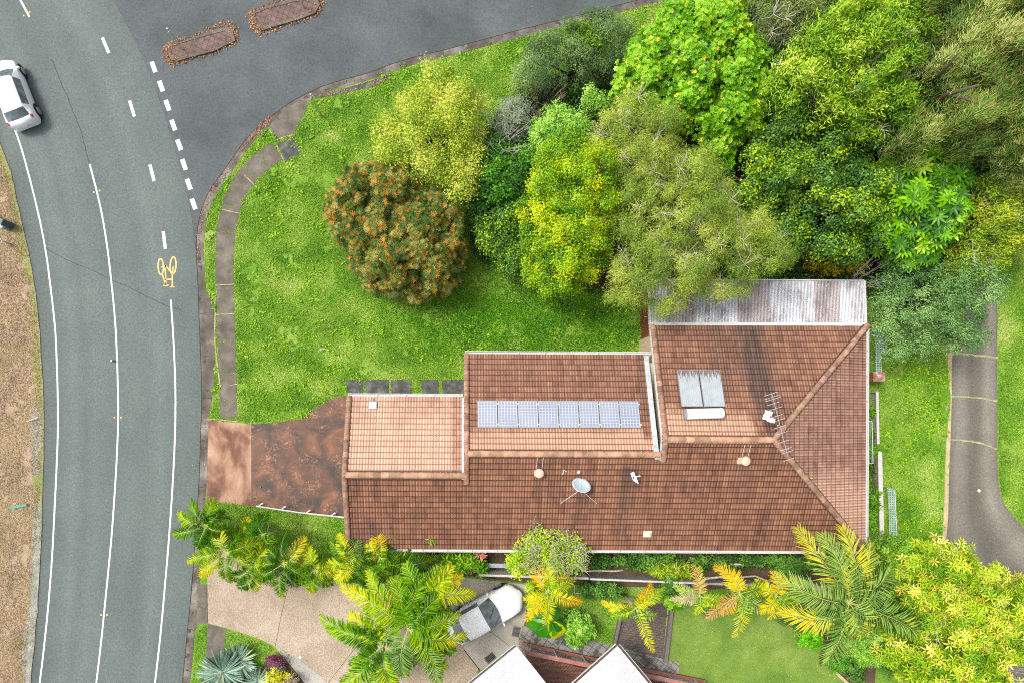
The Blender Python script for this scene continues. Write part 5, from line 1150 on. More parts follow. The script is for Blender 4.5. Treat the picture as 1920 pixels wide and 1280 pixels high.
tree('scrambling_vine', 'sprawling twiggy vine with yellow-green leaves growing onto the south roof edge', 'vine', [(955, 1060), (965, 1015), (985, 990), (1020, 970), (1060, 985), (1095, 1015), (1110, 1060), (1080, 1078), (1000, 1070)], 3.7, 3.0, L_vine, cr=.45, n=40, size=.10, tmpl=T_BROAD, seed=95, twigs=60, limbs=8, under=.1, bark=m_bark_p, nz=.3, tw=.012, trunk=(1030, 1070), dens=.6)
bush('lime_vine', 'solid bright lime foliage on the left side of the twiggy vine', [(950, 1066), (962, 1030), (985, 1020), (1000, 1040), (990, 1066), (975, 1080), (956, 1078)], 3.4, L_vine, cr=.35, n=150, size=.10, tmpl=T_BROAD)
bush('broad_leaved_plant', 'glossy broad-leaved plant against the south wall beside the pink bromeliad', [(822, 1040), (850, 1035), (890, 1040), (915, 1055), (905, 1068), (860, 1070), (830, 1058)], .9, L_bright, cr=.35, n=16, size=.30, rosette=5, tmpl=T_LANCE, width=1.6)
L_brom = leaf_mat('pink_bromeliad', [(.1, (.5, .16, .13)), (.5, (.68, .30, .20)), (.9, (.80, .50, .32))], rough=.4, clump=0)
strappy('bromeliad', 'salmon pink bromeliad rosette beneath the south gutter', (900, 1040), .42, 34, 1.0, L_brom, width=.75, seed=101, up=.5)
for i, (px, zz) in enumerate([((733, 1003), 3.2), ((807, 1012), 3.2), ((785, 1022), 2.6), ((793, 1045), 1.6), ((812, 1048), 1.3)]):
    o = strappy('dracaena', ['dracaena head poking over the gutter above the small palms', 'tall dracaena head over the gutter with a long pale stem', 'dracaena head just below the gutter, left of the tall one', 'low dracaena head in the narrow side bed, left of the pale stem', 'lowest dracaena head beside the glossy plant'][i], px, .36, 40, zz, leaf_mat('dracaena_leaves', [(.2, (.08, .2, .02)), (.9, (.3, .48, .06))]) if i == 0 else L_lime, seed=110 + i, up=.5, width=.5, group='spiky dracaena heads beside the south wall')
def hedge_poly(x0, x1, y0, y1): return [(x0, y0), ((x0 + x1) / 2, y0 - 3), (x1, y0), (x1, y1), ((x0 + x1) / 2, y1 + 3), (x0, y1)]
L_bed = leaf_mat('bed_leaves', [(.2, (.03, .08, .015)), (.5, (.07, .17, .03)), (.9, (.17, .34, .06))])
bush('ground_creeper', 'dark green creeper along the south wall, right of the twiggy vine', hedge_poly(1100, 1290, 1042, 1062), .7, L_bed, cat='creeper', cr=.4, n=140, size=.13, tmpl=T_BROAD)
bush('ground_creeper', 'dark green creeper along the south wall under the right-hand roof end', hedge_poly(1290, 1530, 1042, 1062), .7, L_bed, cat='creeper', cr=.4, n=140, size=.13, tmpl=T_BROAD)
bush('ground_creeper', 'green creeper strip down the east side of the house beside the gutter', [(1628, 760), (1640, 760), (1646, 1000), (1630, 1000)], .5, leaf_mat('east_creeper', [(.2, (.05, .14, .01)), (.9, (.2, .4, .04))]), cat='creeper', cr=.25, n=90, size=.10, tmpl=T_BROAD, sm=0)
bush('yellow_green_shrub', 'clump of upright yellow-green grassy leaves at the fence, left of the silvery palm', hedge_poly(1215, 1300, 1062, 1078), 1.1, L_golden, cr=.3, n=90, size=.30, tmpl=T_LANCE, width=.5)
bush('small_green_shrub', 'leafy green shrub between the white car and the strip of lawn', [(1065, 1150), (1090, 1145), (1112, 1165), (1108, 1200), (1080, 1215), (1060, 1190)], 1.6, L_lime, cr=.32, n=120, size=.12, tmpl=T_BROAD)
bush('fence_shrub', 'mid green shrub at the fence above the strip of lawn', hedge_poly(1090, 1165, 1098, 1115), 1.2, L_bed, cr=.3, n=130, size=.12, tmpl=T_BROAD)
strappy('spiky_plant', 'small spiky green plant at the fence beside the mid green shrub', (1148, 1105), .42, 40, .8, L_lime, seed=120, up=.5)
bush('lawn_edge_shrub', 'bright green shrub at the top of the brown steps', [(1245, 1110), (1275, 1108), (1290, 1120), (1270, 1138), (1248, 1135)], .9, L_bright, cr=.3, n=110, size=.13, tmpl=T_BROAD)
bush('dark_fence_shrub', 'dark bluish shrub between the yellow palm and the silvery palm', [(1243, 1078), (1268, 1080), (1265, 1110), (1245, 1112)], 1.3, L_bed, cr=.3, n=120, size=.12, tmpl=T_BROAD)
bush('grey_fern', 'blue-green ferny plant at the lawn edge between the two lawn palms', [(1308, 1130), (1335, 1118), (1352, 1130), (1335, 1150), (1312, 1152)], .9, L_glau, cr=.3, n=130, size=.12, tmpl=T_LANCE)
bush('flowering_ground_plant', 'fine leafy bed plant right of the mown lawn, left of the terracotta planks', [(1455, 1150), (1480, 1138), (1515, 1140), (1520, 1165), (1498, 1185), (1470, 1170)], .6, L_bed, cr=.3, n=140, size=.08)
bush('bright_bed_shrub', 'bright green leafy shrub below the terracotta planks', [(1505, 1188), (1530, 1178), (1545, 1195), (1540, 1215), (1515, 1215), (1502, 1205)], 1.0, leaf_mat('lettuce_leaves', [(.2, (.06, .24, .01)), (.9, (.22, .55, .04))]), cr=.3, n=120, size=.11, tmpl=T_BROAD)
bush('bed_shrub', 'green shrub in the timber-edged bed at the bottom', [(1552, 1240), (1580, 1225), (1600, 1235), (1590, 1258), (1565, 1262)], .9, leaf_mat('bed_shrub_leaves', [(.2, (.05, .17, .02)), (.9, (.2, .42, .06))]), cr=.3, n=120, size=.10, tmpl=T_BROAD)
bush('bed_shrub', 'leafy shrub against the right side of the timber-edged bed', [(1595, 1225), (1618, 1228), (1625, 1260), (1605, 1285), (1592, 1265)], .9, L_bed, cr=.3, n=110, size=.10, tmpl=T_BROAD)
bush('dark_hedge', 'low dark hedge strip between the bottom garden and the yellow-green bush', [(1645, 1185), (1672, 1190), (1672, 1260), (1650, 1270)], .9, L_bed, cr=.35, n=130, size=.09)
bush('fence_creeper', 'green creeper spilling over the fence right of the white car', [(984, 1086), (1004, 1090), (1012, 1120), (1000, 1150), (988, 1120)], 1.1, L_vine, cr=.3, n=120, size=.10, tmpl=T_BROAD)
bush('corner_shrub', 'dark leafy shrub along the fence below the house\'s right end', hedge_poly(1450, 1530, 1058, 1078), 1.0, L_bed, cr=.35, n=130, size=.10)

# ---------------------------------------------------------------- ground-cover stuff
def tufts(name, regions, n, size, mat, z, exclude=(), seed=1, tmpl=T_OVAL, up=.7, width=1.0, zj=.02, feather=0):
    g_ = np.random.default_rng(seed); out = []
    for reg in regions:
        poly = [P(a, b_, 0)[:2] for a, b_ in reg]; a = np.array(poly); lo, hi = a.min(0), a.max(0)
        area = abs(sum(a[i - 1, 0] * a[i, 1] - a[i, 0] * a[i - 1, 1] for i in range(len(a)))) / 2
        k = int(n * area * (hi - lo).prod() / area); c_ = lo + (hi - lo) * g_.random((k, 2)); c_ = c_[inside(poly, c_[:, 0], c_[:, 1])]
        if feather: c_ = c_[edgedist(poly, c_[:, 0], c_[:, 1]) > feather * g_.random(len(c_))]
        out.append(c_)
    C = np.vstack(out)
    for ex in exclude:
        pe = [P(a, b_, 0)[:2] for a, b_ in ex]; C = C[~inside(pe, C[:, 0] + g_.normal(size=len(C)) * .035, C[:, 1] + g_.normal(size=len(C)) * .035)]
    dn = np.array([mnoise.noise(Vector((a * .9, b_ * .9, seed))) + .6 * mnoise.noise(Vector((a * 3, b_ * 3, seed))) for a, b_ in C]); C = C[dn > -.45 + .0 * dn]
    N = len(C); pos = np.column_stack([C, z + zj * g_.random(N)])
    a = g_.random(N) * 6.28; tan = np.column_stack([np.cos(a), np.sin(a), .15 + up * g_.random(N)]); nr = g_.normal(size=(N, 3)) * .55 + np.array([0, 0, 1])
    cl = np.array([.5 + .5 * mnoise.noise(Vector((p[0] * .7, p[1] * .7, seed + 9))) for p in C])
    o = leaf_mesh(name, pos, nr, tan, size * (.5 + .9 * g_.random(N)), g_.random(N) * .9, cl, tmpl, mat, None, width); o['kind'] = 'stuff'; return o
L_grass = leaf_mat('grass_blades', [(.1, (.03, .10, .010)), (.35, (.09, .22, .015)), (.55, (.19, .32, .035)), (.75, (.33, .42, .10)), (.95, (.50, .48, .24))], rough=.7, clump=.62, val=1.42, sat=1.04)
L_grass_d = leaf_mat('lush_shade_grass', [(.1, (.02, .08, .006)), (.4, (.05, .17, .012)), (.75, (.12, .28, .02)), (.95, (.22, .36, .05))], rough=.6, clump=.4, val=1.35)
L_drygrass = leaf_mat('dry_grass', [(.1, (.11, .09, .05)), (.35, (.26, .19, .12)), (.6, (.42, .31, .22)), (.8, (.36, .35, .12)), (.95, (.55, .46, .34))], rough=.8, clump=.3)
house_px = [(645, 735), (872, 735), (872, 658), (1215, 658), (1215, 600), (1625, 600), (1628, 1032), (650, 1032)]
drive_all = [(386, 785), (455, 789), (500, 793), (560, 785), (600, 760), (620, 747), (649, 738), (660, 740), (660, 972), (471, 948), (387, 941)]
kp = [(a + 17 if False else a, b_) for a, b_ in kerb]
kin = [((p[0]) * FPX / CAM_H + NX, -p[1] * FPX / CAM_H + NY) for p in offset(kw, .52)]
verge = [p for p in kin if p[0] < 1300 and p[1] < 950]
big = verge[::1] + [(660, 950), (660, 735), (872, 735), (872, 655), (1205, 655), (1205, 560), (1000, 540), (960, 500), (880, 400), (960, 180), (1180, 80), (1300, -40)]
fpath_px = [[(s[0][0], s[0][1]), s[1], s[2], s[3]] for s in fp]
slabs_px = [[(649, 712), (681, 711), (682, 742), (650, 742)], [(684, 712), (728, 711), (728, 742), (684, 742)], [(732, 712), (771, 711), (771, 742), (732, 742)], [(789, 712), (822, 711), (822, 742), (789, 742)], [(828, 712), (880, 711), (880, 742), (828, 742)]]
widen = [[(519, 270), (552, 257), (566, 287), (535, 306)], [(500, 236), (520, 262), (550, 253), (575, 205), (579, 188), (562, 185), (535, 205)], [(585, 180), (640, 168), (700, 150), (735, 138), (728, 150), (700, 163), (660, 172), (600, 185)], [(380, 540), (398, 560), (404, 600), (404, 660), (402, 710), (397, 745), (392, 780), (380, 780)]]
tufts('lawn_tufts', [big], 1300, .068, L_grass, .0, exclude=[drive_all, house_px] + fpath_px + slabs_px + widen, seed=1)
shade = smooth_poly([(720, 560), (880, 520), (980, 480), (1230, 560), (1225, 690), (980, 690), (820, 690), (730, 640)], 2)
tufts('shade_tinted_grass', [shade], 700, .09, L_grass_d, .02, exclude=[house_px], seed=2, tmpl=T_BROAD, feather=2.4)  # different grass, with the trees' soft shadow put into its darker green
tufts('front_lawn_tufts', [[(388, 942), (430, 942), (471, 949), (560, 961), (650, 971), (655, 1030), (700, 1070), (560, 1030), (430, 1020), (388, 1030)]], 800, .08, L_grass, .0, seed=3)
tufts('lower_lawn_tufts', [[(368, 1180), (388, 1170), (389, 1210), (375, 1290), (360, 1290)], [(426, 1180), (480, 1196), (514, 1213), (500, 1240), (470, 1290), (410, 1290), (422, 1220)], [(1090, 1110), (1155, 1115), (1150, 1205), (1080, 1200)]], 380, .06, L_grass_d, .0, seed=4)
tufts('east_lawn_tufts', [[(1645, 640), (1772, 660), (1774, 740), (1768, 860), (1762, 1040), (1700, 1010), (1650, 1010)], [(1872, 440), (1990, 440), (1990, 1000), (1925, 990), (1882, 945), (1872, 890)]], 1100, .070, L_grass, .0, seed=5)
tufts('mown_lawn_tufts', [[(1258, 1150), (1300, 1112), (1450, 1132), (1530, 1182), (1640, 1290), (1640, 1290), (1380, 1290), (1250, 1240)]], 300, .045, L_grass, .008, seed=6)
tufts('verge_green_tufts', [[(-2 + a, b_) for a, b_ in smooth_poly(roadL, 1, False) if 250 < b_ < 1300] + [(a - 16, b_) for a, b_ in smooth_poly(roadL, 1, False)[::-1] if 250 < b_ < 1300]], 220, .08, L_grass, -.10, seed=8, tmpl=T_NEEDLE, width=4)
tufts('dry_grass_tufts', [[(-20, 255), (15, 330), (35, 420), (50, 480), (60, 540), (67, 600), (70, 640), (74, 700), (77, 780), (76, 870), (70, 960), (60, 1060), (52, 1160), (45, 1290), (-20, 1290)]], 700, .085, L_drygrass, -.10, seed=7, tmpl=T_NEEDLE, width=4)

L_weed = leaf_mat('lawn_weed_leaves', [(.1, (.07, .20, .012)), (.5, (.17, .34, .025)), (.9, (.36, .48, .06))], rough=.5, clump=.3)
def weeds_scatter(name, reg, nc, seed, excl):
    g_ = np.random.default_rng(seed); poly = [P(a, b_, 0)[:2] for a, b_ in reg]; a = np.array(poly); lo, hi = a.min(0), a.max(0); c_ = lo + (hi - lo) * g_.random((nc * 4, 2)); c_ = c_[inside(poly, c_[:, 0], c_[:, 1])]
    for ex in excl: pe = [P(p, q, 0)[:2] for p, q in ex]; c_ = c_[~inside(pe, c_[:, 0], c_[:, 1])]
    dn = np.array([mnoise.noise(Vector((p[0] * .35, p[1] * .35, seed))) for p in c_]); c_ = c_[dn > -.05][:nc]
    k = g_.integers(5, 22, len(c_)); C = np.repeat(c_, k, 0); rad = np.repeat(.05 + .14 * g_.random(len(c_)), k); N = len(C)
    off = g_.normal(size=(N, 2)) * rad[:, None]; pos = np.column_stack([C + off, .03 + .06 * g_.random(N)]); an = g_.random(N) * 6.28
    o = leaf_mesh(name, pos, g_.normal(size=(N, 3)) * .5 + np.array([0, 0, 1]), np.column_stack([np.cos(an), np.sin(an), .3 * g_.random(N)]), .09 + .07 * g_.random(N), g_.random(N) * .9, np.repeat(g_.random(len(c_)), k), T_BROAD, L_weed, None); o['kind'] = 'stuff'
weeds_scatter('lawn_weeds', big, 520, 61, [drive_all, house_px] + fpath_px + slabs_px + widen)
weeds_scatter('lawn_weeds', [(1645, 640), (1782, 660), (1784, 740), (1778, 860), (1772, 1040), (1700, 1010), (1650, 1010)], 160, 62, [])
# leaf litter in the gutters and round the traffic islands
L_litter = leaf_mat('fallen_leaves', [(.1, (.20, .10, .055)), (.5, (.42, .22, .12)), (.9, (.62, .42, .26))], rough=.7, clump=0, val=1.0)
def litter(name, pts, n, spread, z, seed, size=.07):
    g_ = np.random.default_rng(seed); w_ = np.array([P(a, b_, z)[:2] for a, b_ in pts]); i = g_.integers(0, len(w_) - 1, n); q = g_.random((n, 1))
    c_ = w_[i] * (1 - q) + w_[i + 1] * q + g_.normal(size=(n, 2)) * spread
    pos = np.column_stack([c_, z + .03 * g_.random(n)]); a = g_.random(n) * 6.28; tan = np.column_stack([np.cos(a), np.sin(a), g_.normal(size=n) * .3]); nr = g_.normal(size=(n, 3)) * .35 + np.array([0, 0, 1])
    o = leaf_mesh(name, pos, nr, tan, size * (.6 + .8 * g_.random(n)), g_.random(n) * .9, np.zeros(n), T_BROAD, L_litter, None); o['kind'] = 'stuff'; return o
litter('leaf_litter', [(a + 4, b_ + 3) for a, b_ in kerb if 240 < b_ < 480], 260, .07, ZR + .01, 11)
litter('leaf_litter', [(508, 224), (490, 238), (470, 262)], 260, .09, ZR + .02, 12)
litter('leaf_litter', [(389, 790), (387, 850), (386, 900), (384, 945)], 300, .06, ZR + .06, 13)
litter('leaf_litter', [(372, 1060), (366, 1120), (362, 1180), (357, 1270)], 60, .10, ZR + .02, 14)
litter('leaf_litter', [(360, 760), (372, 800), (368, 850), (366, 900), (360, 1150)], 40, .22, ZR + .02, 15)
litter('leaf_litter', [(590, 182), (640, 172), (700, 158), (725, 148)], 160, .06, .02, 16)
litter('leaf_litter', [(430, 940), (560, 880), (640, 900)], 26, .8, .03, 17)
litter('leaf_litter', [(430, 1185), (500, 1205), (560, 1240)], 30, .15, .03, 18)
litter('leaf_litter', [(230, 20), (400, 40), (700, 60), (1000, 30)], 60, 1.0, ZR + .01, 19, .05)
# ---------------------------------------------------------------- cars
m_carw, t, b = M_('white_car_paint'); b.inputs['Base Color'].default_value = (.84, .85, .86, 1); b.inputs['Roughness'].default_value = .35; b.inputs['Coat Weight'].default_value = .6; b.inputs['Coat Roughness'].default_value = .15
m_cglass, t, b = M_('car_glass'); t.links.new(ramp(t, noise(t, coord(t), 2.2, 4), [(.35, (.05, .07, .08)), (.6, (.16, .20, .22)), (.75, (.30, .36, .38))]), b.inputs['Base Color']); b.inputs['Roughness'].default_value = .06; b.inputs['Specular IOR Level'].default_value = .9; b.inputs['Coat Weight'].default_value = .6
m_tyre = plain('tyre_rubber', (.02, .02, .022), .8); m_rim = plain('alloy_rim', (.45, .46, .48), .3, .7, .05); m_black = plain('black_trim', (.015, .016, .018), .4, var=.02)
m_red = plain('red_lens', (.55, .03, .03), .2, var=.05); m_lamp = plain('clear_lens', (.55, .6, .62), .12, var=.05)
def car(name, label, loc, rz, Lc, Wc, st, ws, rwd, side, tail_rng, plate=True):
    """st: stations rear->front (x, half width, belt z, upper half width, upper z); ws/rwd: station index ranges of windscreen and rear window; side: ranges of side windows"""
    root = thing(name, label, 'car', loc, None, rz)
    G = []
    for (x, w_, hb, uw_, uz) in st:
        pl_ = [(w_ * .94, .24), (w_ * .995, .42), (w_, .60), (w_ * .985, min(.80, hb - .04)), (w_ * .93, hb), (uw_ + .0, hb + (uz - hb) * .80), (uw_ * .90, uz - .015 if uz - hb > .2 else uz), (uw_ * .45, uz + .03), (0, uz + .04)]
        full = [(x, y, z) for y, z in pl_] + [(x, -y, z) for y, z in pl_[-2::-1]]
        kx = -.20 * min(1, max(0, x / .8 + .1)) if x > 0 else .13 * min(1, -x / 1.4)
        full = [(x_ + kx * min(1, abs(y_) / w_) ** 2, y_, z_) for x_, y_, z_ in full]
        G.append(full)
    ns, nc = len(G), len(G[0])
    vv = [p for s in G for p in s]
    def face(i, j): return (i * nc + j, i * nc + j + 1, (i + 1) * nc + j + 1, (i + 1) * nc + j)
    gl = {}
    for i in range(ws[0], ws[1]):
        for j in range(5, 11): gl[(i, j)] = 'windscreen'
    for i in range(rwd[0], rwd[1]):
        for j in range(5, 11): gl[(i, j)] = 'rear_window'
    for k, (a, c_) in enumerate(side):
        for i in range(a, c_): gl[(i, 4)] = 'side_window_l%d' % k; gl[(i, nc - 6)] = 'side_window_r%d' % k
    body = [face(i, j) for i in range(ns - 1) for j in range(nc - 1) if (i, j) not in gl]
    n0 = 0; body += [tuple(range(nc))[::-1]] + [tuple((ns - 1) * nc + k for k in range(nc))]
    body += [(i * nc, (i + 1) * nc, (i + 1) * nc + nc - 1, i * nc + nc - 1) for i in range(ns - 1)]
    mb = MB(); mb.add(vv, body); o = mb.build('body', m_carw, root, off=(0, 0, 0))
    bm = bmesh.new(); bm.from_mesh(o.data); bmesh.ops.recalc_face_normals(bm, faces=bm.faces); bm.to_mesh(o.data); bm.free(); o.data.shade_smooth()
    b_ = o.modifiers.new('edge', 'EDGE_SPLIT'); b_.split_angle = math.radians(50)
    for nm in sorted(set(gl.values())):
        fs = [face(*k) for k, v_ in gl.items() if v_ == nm]; mb = MB(); mb.add(vv, fs)
        base = nm.split('_l')[0].split('_r0')[0].split('_r1')[0] if nm.startswith('side') else nm
        o = mb.build('side_window' if nm.startswith('side') else nm, m_cglass, root, off=(0, 0, 0)); o.data.shade_smooth()
        bm = bmesh.new(); bm.from_mesh(o.data); bmesh.ops.delete(bm, geom=[v_ for v_ in bm.verts if not v_.link_faces], context='VERTS'); bmesh.ops.recalc_face_normals(bm, faces=bm.faces)
        if sum(f.normal.z for f in bm.faces) < 0: [f.normal_flip() for f in bm.faces]
        bm.to_mesh(o.data); bm.free()
    def gp(i, j, lift=.006):
        i0 = min(max(int(i), 0), ns - 2); f = i - i0; j0 = min(int(j), nc - 2); h = j - j0
        a = Vector(G[i0][j0]).lerp(Vector(G[i0 + 1][j0]), f); c_ = Vector(G[i0][j0 + 1]).lerp(Vector(G[i0 + 1][j0 + 1]), f); p = a.lerp(c_, h)
        d = Vector((p.x * .15, p.y, max(p.z - .5, 0.05))).normalized(); return p + d * lift
    def seam(path, r_=.007): MB_s.tube([gp(i, j, .0) for i, j in path], r_, 4)
    MB_s = MB()
    a, c_ = ws[1], ns - 2
    seam([(a + .1, 4.6), (a + 1, 4.7), (c_ - .2, 4.9)] ); seam([(a + .1, nc - 1 - 4.6), (a + 1, nc - 1 - 4.7), (c_ - .2, nc - 1 - 4.9)]); MB_s.build('panel_seam', m_black, root, off=(0, 0, 0))
    # lamps
    for sg in (0, 1):
        def J(j): return j if sg == 0 else nc - 1 - j
        mb = MB(); q = [gp(ns - 2.35, J(3.5)), gp(ns - 2.3, J(4.6)), gp(ns - 1.75, J(4.9)), gp(ns - 1.5, J(3.9)), gp(ns - 1.75, J(3.3))]; mb.poly(q if sg else q[::-1]); mb.build('headlight', m_lamp, root, off=(0, 0, 0))
        mb = MB(); q = [gp(a_, J(j_), .03) for a_, j_ in tail_rng]; mb.poly(q); mb.build('tail_light', m_red, root, off=(0, 0, 0))
        s_ = 1 if sg == 0 else -1
        xm = st[ws[1]][0] - .12; wm = st[ws[1]][1]
        mb = MB(); mb.box((xm, s_ * (wm + .07), .93), (.12, .2, .14), taper=.8); mb.build('wing_mirror', m_carw, root, bevel=.03, off=(0, 0, 0))
    for xw in (-Lc * .30, Lc * .305):
        wi = np.interp(xw, [s[0] for s in st], [s[1] for s in st])
        for s_ in (-1, 1):
            Mw = Matrix.Rotation(math.pi / 2, 3, 'X')
            arch = MB().lathe([(.40, -.012), (.40, .012), (.30, .013), (.0001, .013)], (xw, s_ * (wi + .002), .34), 24, Mw).build('wheel_arch', m_black, root, off=(0, 0, 0))
            ty = MB().lathe([(.22, -.11), (.30, -.10), (.325, -.06), (.325, .06), (.30, .10), (.22, .11)], (xw, s_ * (wi - .07), .325), 24, Mw).build('wheel', m_tyre, root, off=(0, 0, 0), smooth=True)
            mb = MB(); mb.lathe([(.21, -.02), (.22, .0), (.2, .02), (.05, .03), (.0001, .03)] if s_ < 0 else [(.21, .02), (.22, .0), (.2, -.02), (.05, -.03), (.0001, -.03)], (xw, s_ * (wi + .045), .325), 20, Mw).build('rim', m_rim, ty, off=(0, 0, 0))
    # wipers, plate, roof aerial
    x0 = st[ws[1]][0]
    for y_ in (.35, -.25):
        MB().tube([gp(ws[1] - .05, 8 + y_ * 3, .03), gp(ws[1] - .75, 8 + y_ * 3 + 1.4, .03)], .008, 4).build('wiper', m_black, root, off=(0, 0, 0))
    MB().tube([(st[rwd[1] + 0][0] + .1, 0, st[rwd[1]][4] + .03), (st[rwd[1]][0] - .05, 0, st[rwd[1]][4] + .18)], .012, 5).build('roof_aerial', m_black, root, off=(0, 0, 0))
    MB().box((-Lc / 2 - .005, 0, .62), (.012, .36, .12)).build('number_plate', m_wplast, root, off=(0, 0, 0))
    return root
# small hatchback: steep tail
st_h = [(-2.06, .62, .62, .50, .66), (-2.02, .76, .86, .60, .90), (-1.90, .83, .98, .64, 1.02), (-1.80, .855, 1.00, .66, 1.06), (-1.42, .87, 1.00, .60, 1.40), (-1.25, .875, .99, .60, 1.45), (-.6, .875, .97, .615, 1.49), (0, .875, .95, .62, 1.50), (.35, .875, .94, .61, 1.47),
        (.55, .87, .93, .60, 1.43), (1.22, .86, .92, .70, .98), (1.32, .855, .91, .70, .95), (1.65, .83, .86, .66, .90), (1.85, .79, .78, .60, .80), (1.98, .70, .66, .50, .68), (2.06, .50, .52, .35, .54)]
x, y, _ = P(31, 181, .2)
car('car', 'white hatchback driving on the main road, cut off by the left edge', (x, y, ZR + .006), math.radians(90 + 21), 4.12, 1.75, st_h, (9, 10), (3, 4), [(5, 7), (7, 9)],
    [(1.2, 4.3), (2.1, 5.2), (2.9, 5.0), (2.9, 4.3), (2.0, 3.8)])
# sedan
st_s = [(-2.36, .60, .62, .48, .66), (-2.30, .78, .86, .60, .92), (-2.15, .86, .98, .66, 1.04), (-2.08, .92, 1.00, .72, 1.06), (-1.98, .93, 1.0, .72, 1.08), (-1.45, .94, .98, .74, 1.42), (-1.1, .94, .96, .77, 1.46), (-.5, .94, .95, .78, 1.47), (-.2, .94, .94, .77, 1.44),
        (-.08, .94, .93, .77, 1.42), (.80, .93, .92, .80, .99), (.90, .93, .91, .78, .96), (1.55, .91, .88, .72, .95), (1.98, .87, .80, .66, .87), (2.24, .76, .66, .54, .70), (2.40, .50, .5, .35, .54)]
x, y, _ = P(909, 1146, .3)
car('car', 'white sedan parked on the pale concrete beside the palm clump', (x, y, .022), math.radians(29), 4.72, 1.8, st_s, (9, 10), (4, 5), [(5, 7), (7, 9)],
    [(1.2, 4.2), (1.6, 5.0), (2.4, 5.0), (2.4, 4.3), (2.0, 3.7)])

# ---------------------------------------------------------------- neighbour's house corner, deck and railing
m_wroof, t, b = M_('white_corrugated_roof'); b.inputs['Roughness'].default_value = .4
v = coord(t); cw_ = ramp(t, noise(t, v, .8, 7, .7), [(.3, (.46, .47, .48)), (.7, (.56, .57, .58))]); cw_ = mix(t, cw_, (.45, .43, .40), ramp(t, noise(t, coord(t, (1, 3, 1), (0, 0, .9)), 1.5, 7, .75), [(.58, 0.0), (.75, .5)])); t.links.new(cw_, b.inputs['Base Color'])
m_deck, t, b = M_('deck_boards'); v = coord(t, rot=(0, 0, math.radians(-48)))
sp = nd(t, 'ShaderNodeSeparateXYZ'); t.links.new(v, sp.inputs[0])
gl_ = gridline(t, sp.outputs[1], .14, .06)
c = ramp(t, noise(t, coord(t, (.6, 6, 1), (0, 0, math.radians(-48))), 1.4, 6, .7), [(.3, (.09, .035, .025)), (.5, (.18, .075, .05)), (.72, (.34, .20, .14))])
c = mix(t, c, (.02, .01, .008), gl_); t.links.new(c, b.inputs['Base Color']); b.inputs['Roughness'].default_value = .6
m_rail = plain('red_brown_rail', (.25, .085, .06), .5, var=.2, nscale=5); m_rail2 = plain('pink_brown_rail', (.36, .15, .13), .45, var=.2, nscale=3); m_steel = plain('galvanised_post', (.42, .47, .52), .35, .5, .1)
nh = thing('neighbour_house', 'neighbouring house with white corrugated roofs and a brown deck, cut by the bottom edge', 'house', P(1020, 1330, 0))
def corr_roof(pts, m, parent, ridge_dir):
    """white ribbed roof plane over a convex polygon of world points with heights; ribs run along ridge_dir"""
    vs_ = [Vector(p) for p in pts]; nrm3 = (vs_[1] - vs_[0]).cross(vs_[2] - vs_[0]).normalized()
    if nrm3.z < 0: nrm3 = -nrm3
    d = Vector(ridge_dir).normalized(); d = (d - nrm3 * d.dot(nrm3)).normalized(); s_ = d.cross(nrm3).normalized(); o_ = vs_[0]
    loc = [((p - o_).dot(s_), (p - o_).dot(d)) for p in vs_]; a0, a1 = min(l[0] for l in loc), max(l[0] for l in loc); b0, b1 = min(l[1] for l in loc), max(l[1] for l in loc)
    xs = np.arange(a0, a1 + .0127, .0127); V_ = []; F_ = []
    for k, yy in enumerate((b0, b1)):
        for xx in xs: V_.append(o_ + s_ * xx + d * yy + nrm3 * (.014 * math.cos(2 * math.pi * xx / .076)))
    n_ = len(xs)
    for i in range(n_ - 1): F_.append((i, i + 1, n_ + i + 1, n_ + i))
    me = bpy.data.meshes.new('roof'); pl_ = parent.location; me.from_pydata([tuple(p - pl_) for p in V_], [], F_)
    bm = bmesh.new(); bm.from_mesh(me); cen = sum(vs_, Vector()) / len(vs_)
    for p, q in zip(vs_, vs_[1:] + vs_[:1]):
        e2 = q - p; nn = e2.cross(nrm3).normalized()
        if (cen - p).dot(nn) > 0: nn = -nn
        bmesh.ops.bisect_plane(bm, geom=bm.verts[:] + bm.edges[:] + bm.faces[:], plane_co=p - pl_, plane_no=nn, clear_outer=True)
    bmesh.ops.recalc_face_normals(bm, faces=bm.faces)
    if sum(f.normal.z for f in bm.faces) < 0: [f.normal_flip() for f in bm.faces]
    bm.to_mesh(me); bm.free(); o = link('roof', me, m, parent); sm = o.modifiers.new('thickness', 'SOLIDIFY'); sm.thickness = .05; sm.offset = -1; return o
RZ = 3.1
A1 = P(968, 1212, RZ); A2 = P(860, 1300, RZ); A3 = P(780, 1365, RZ); A4 = P(1062, 1330, RZ + .9); A5 = P(1000, 1420, RZ + .9)
dr_ = (A1[0] - A2[0], A1[1] - A2[1], 0)
corr_roof([A1, A4, A5, A3], m_wroof, nh, (A4[0] - A1[0], A4[1] - A1[1], A4[2] - A1[2]))
T1 = P(1158, 1210, RZ); T2 = P(1040, 1315, RZ); T3 = P(1165, 1340, RZ + .9); T4 = P(1262, 1335, RZ)
corr_roof([T1, T3, (T2[0], T2[1], RZ)], m_wroof, nh, (T3[0] - T1[0] + 1.5, T3[1] - T1[1], .3)); corr_roof([T1, T4, T3], m_wroof, nh, (T3[0] - T1[0] - 1.5, T3[1] - T1[1], .3))
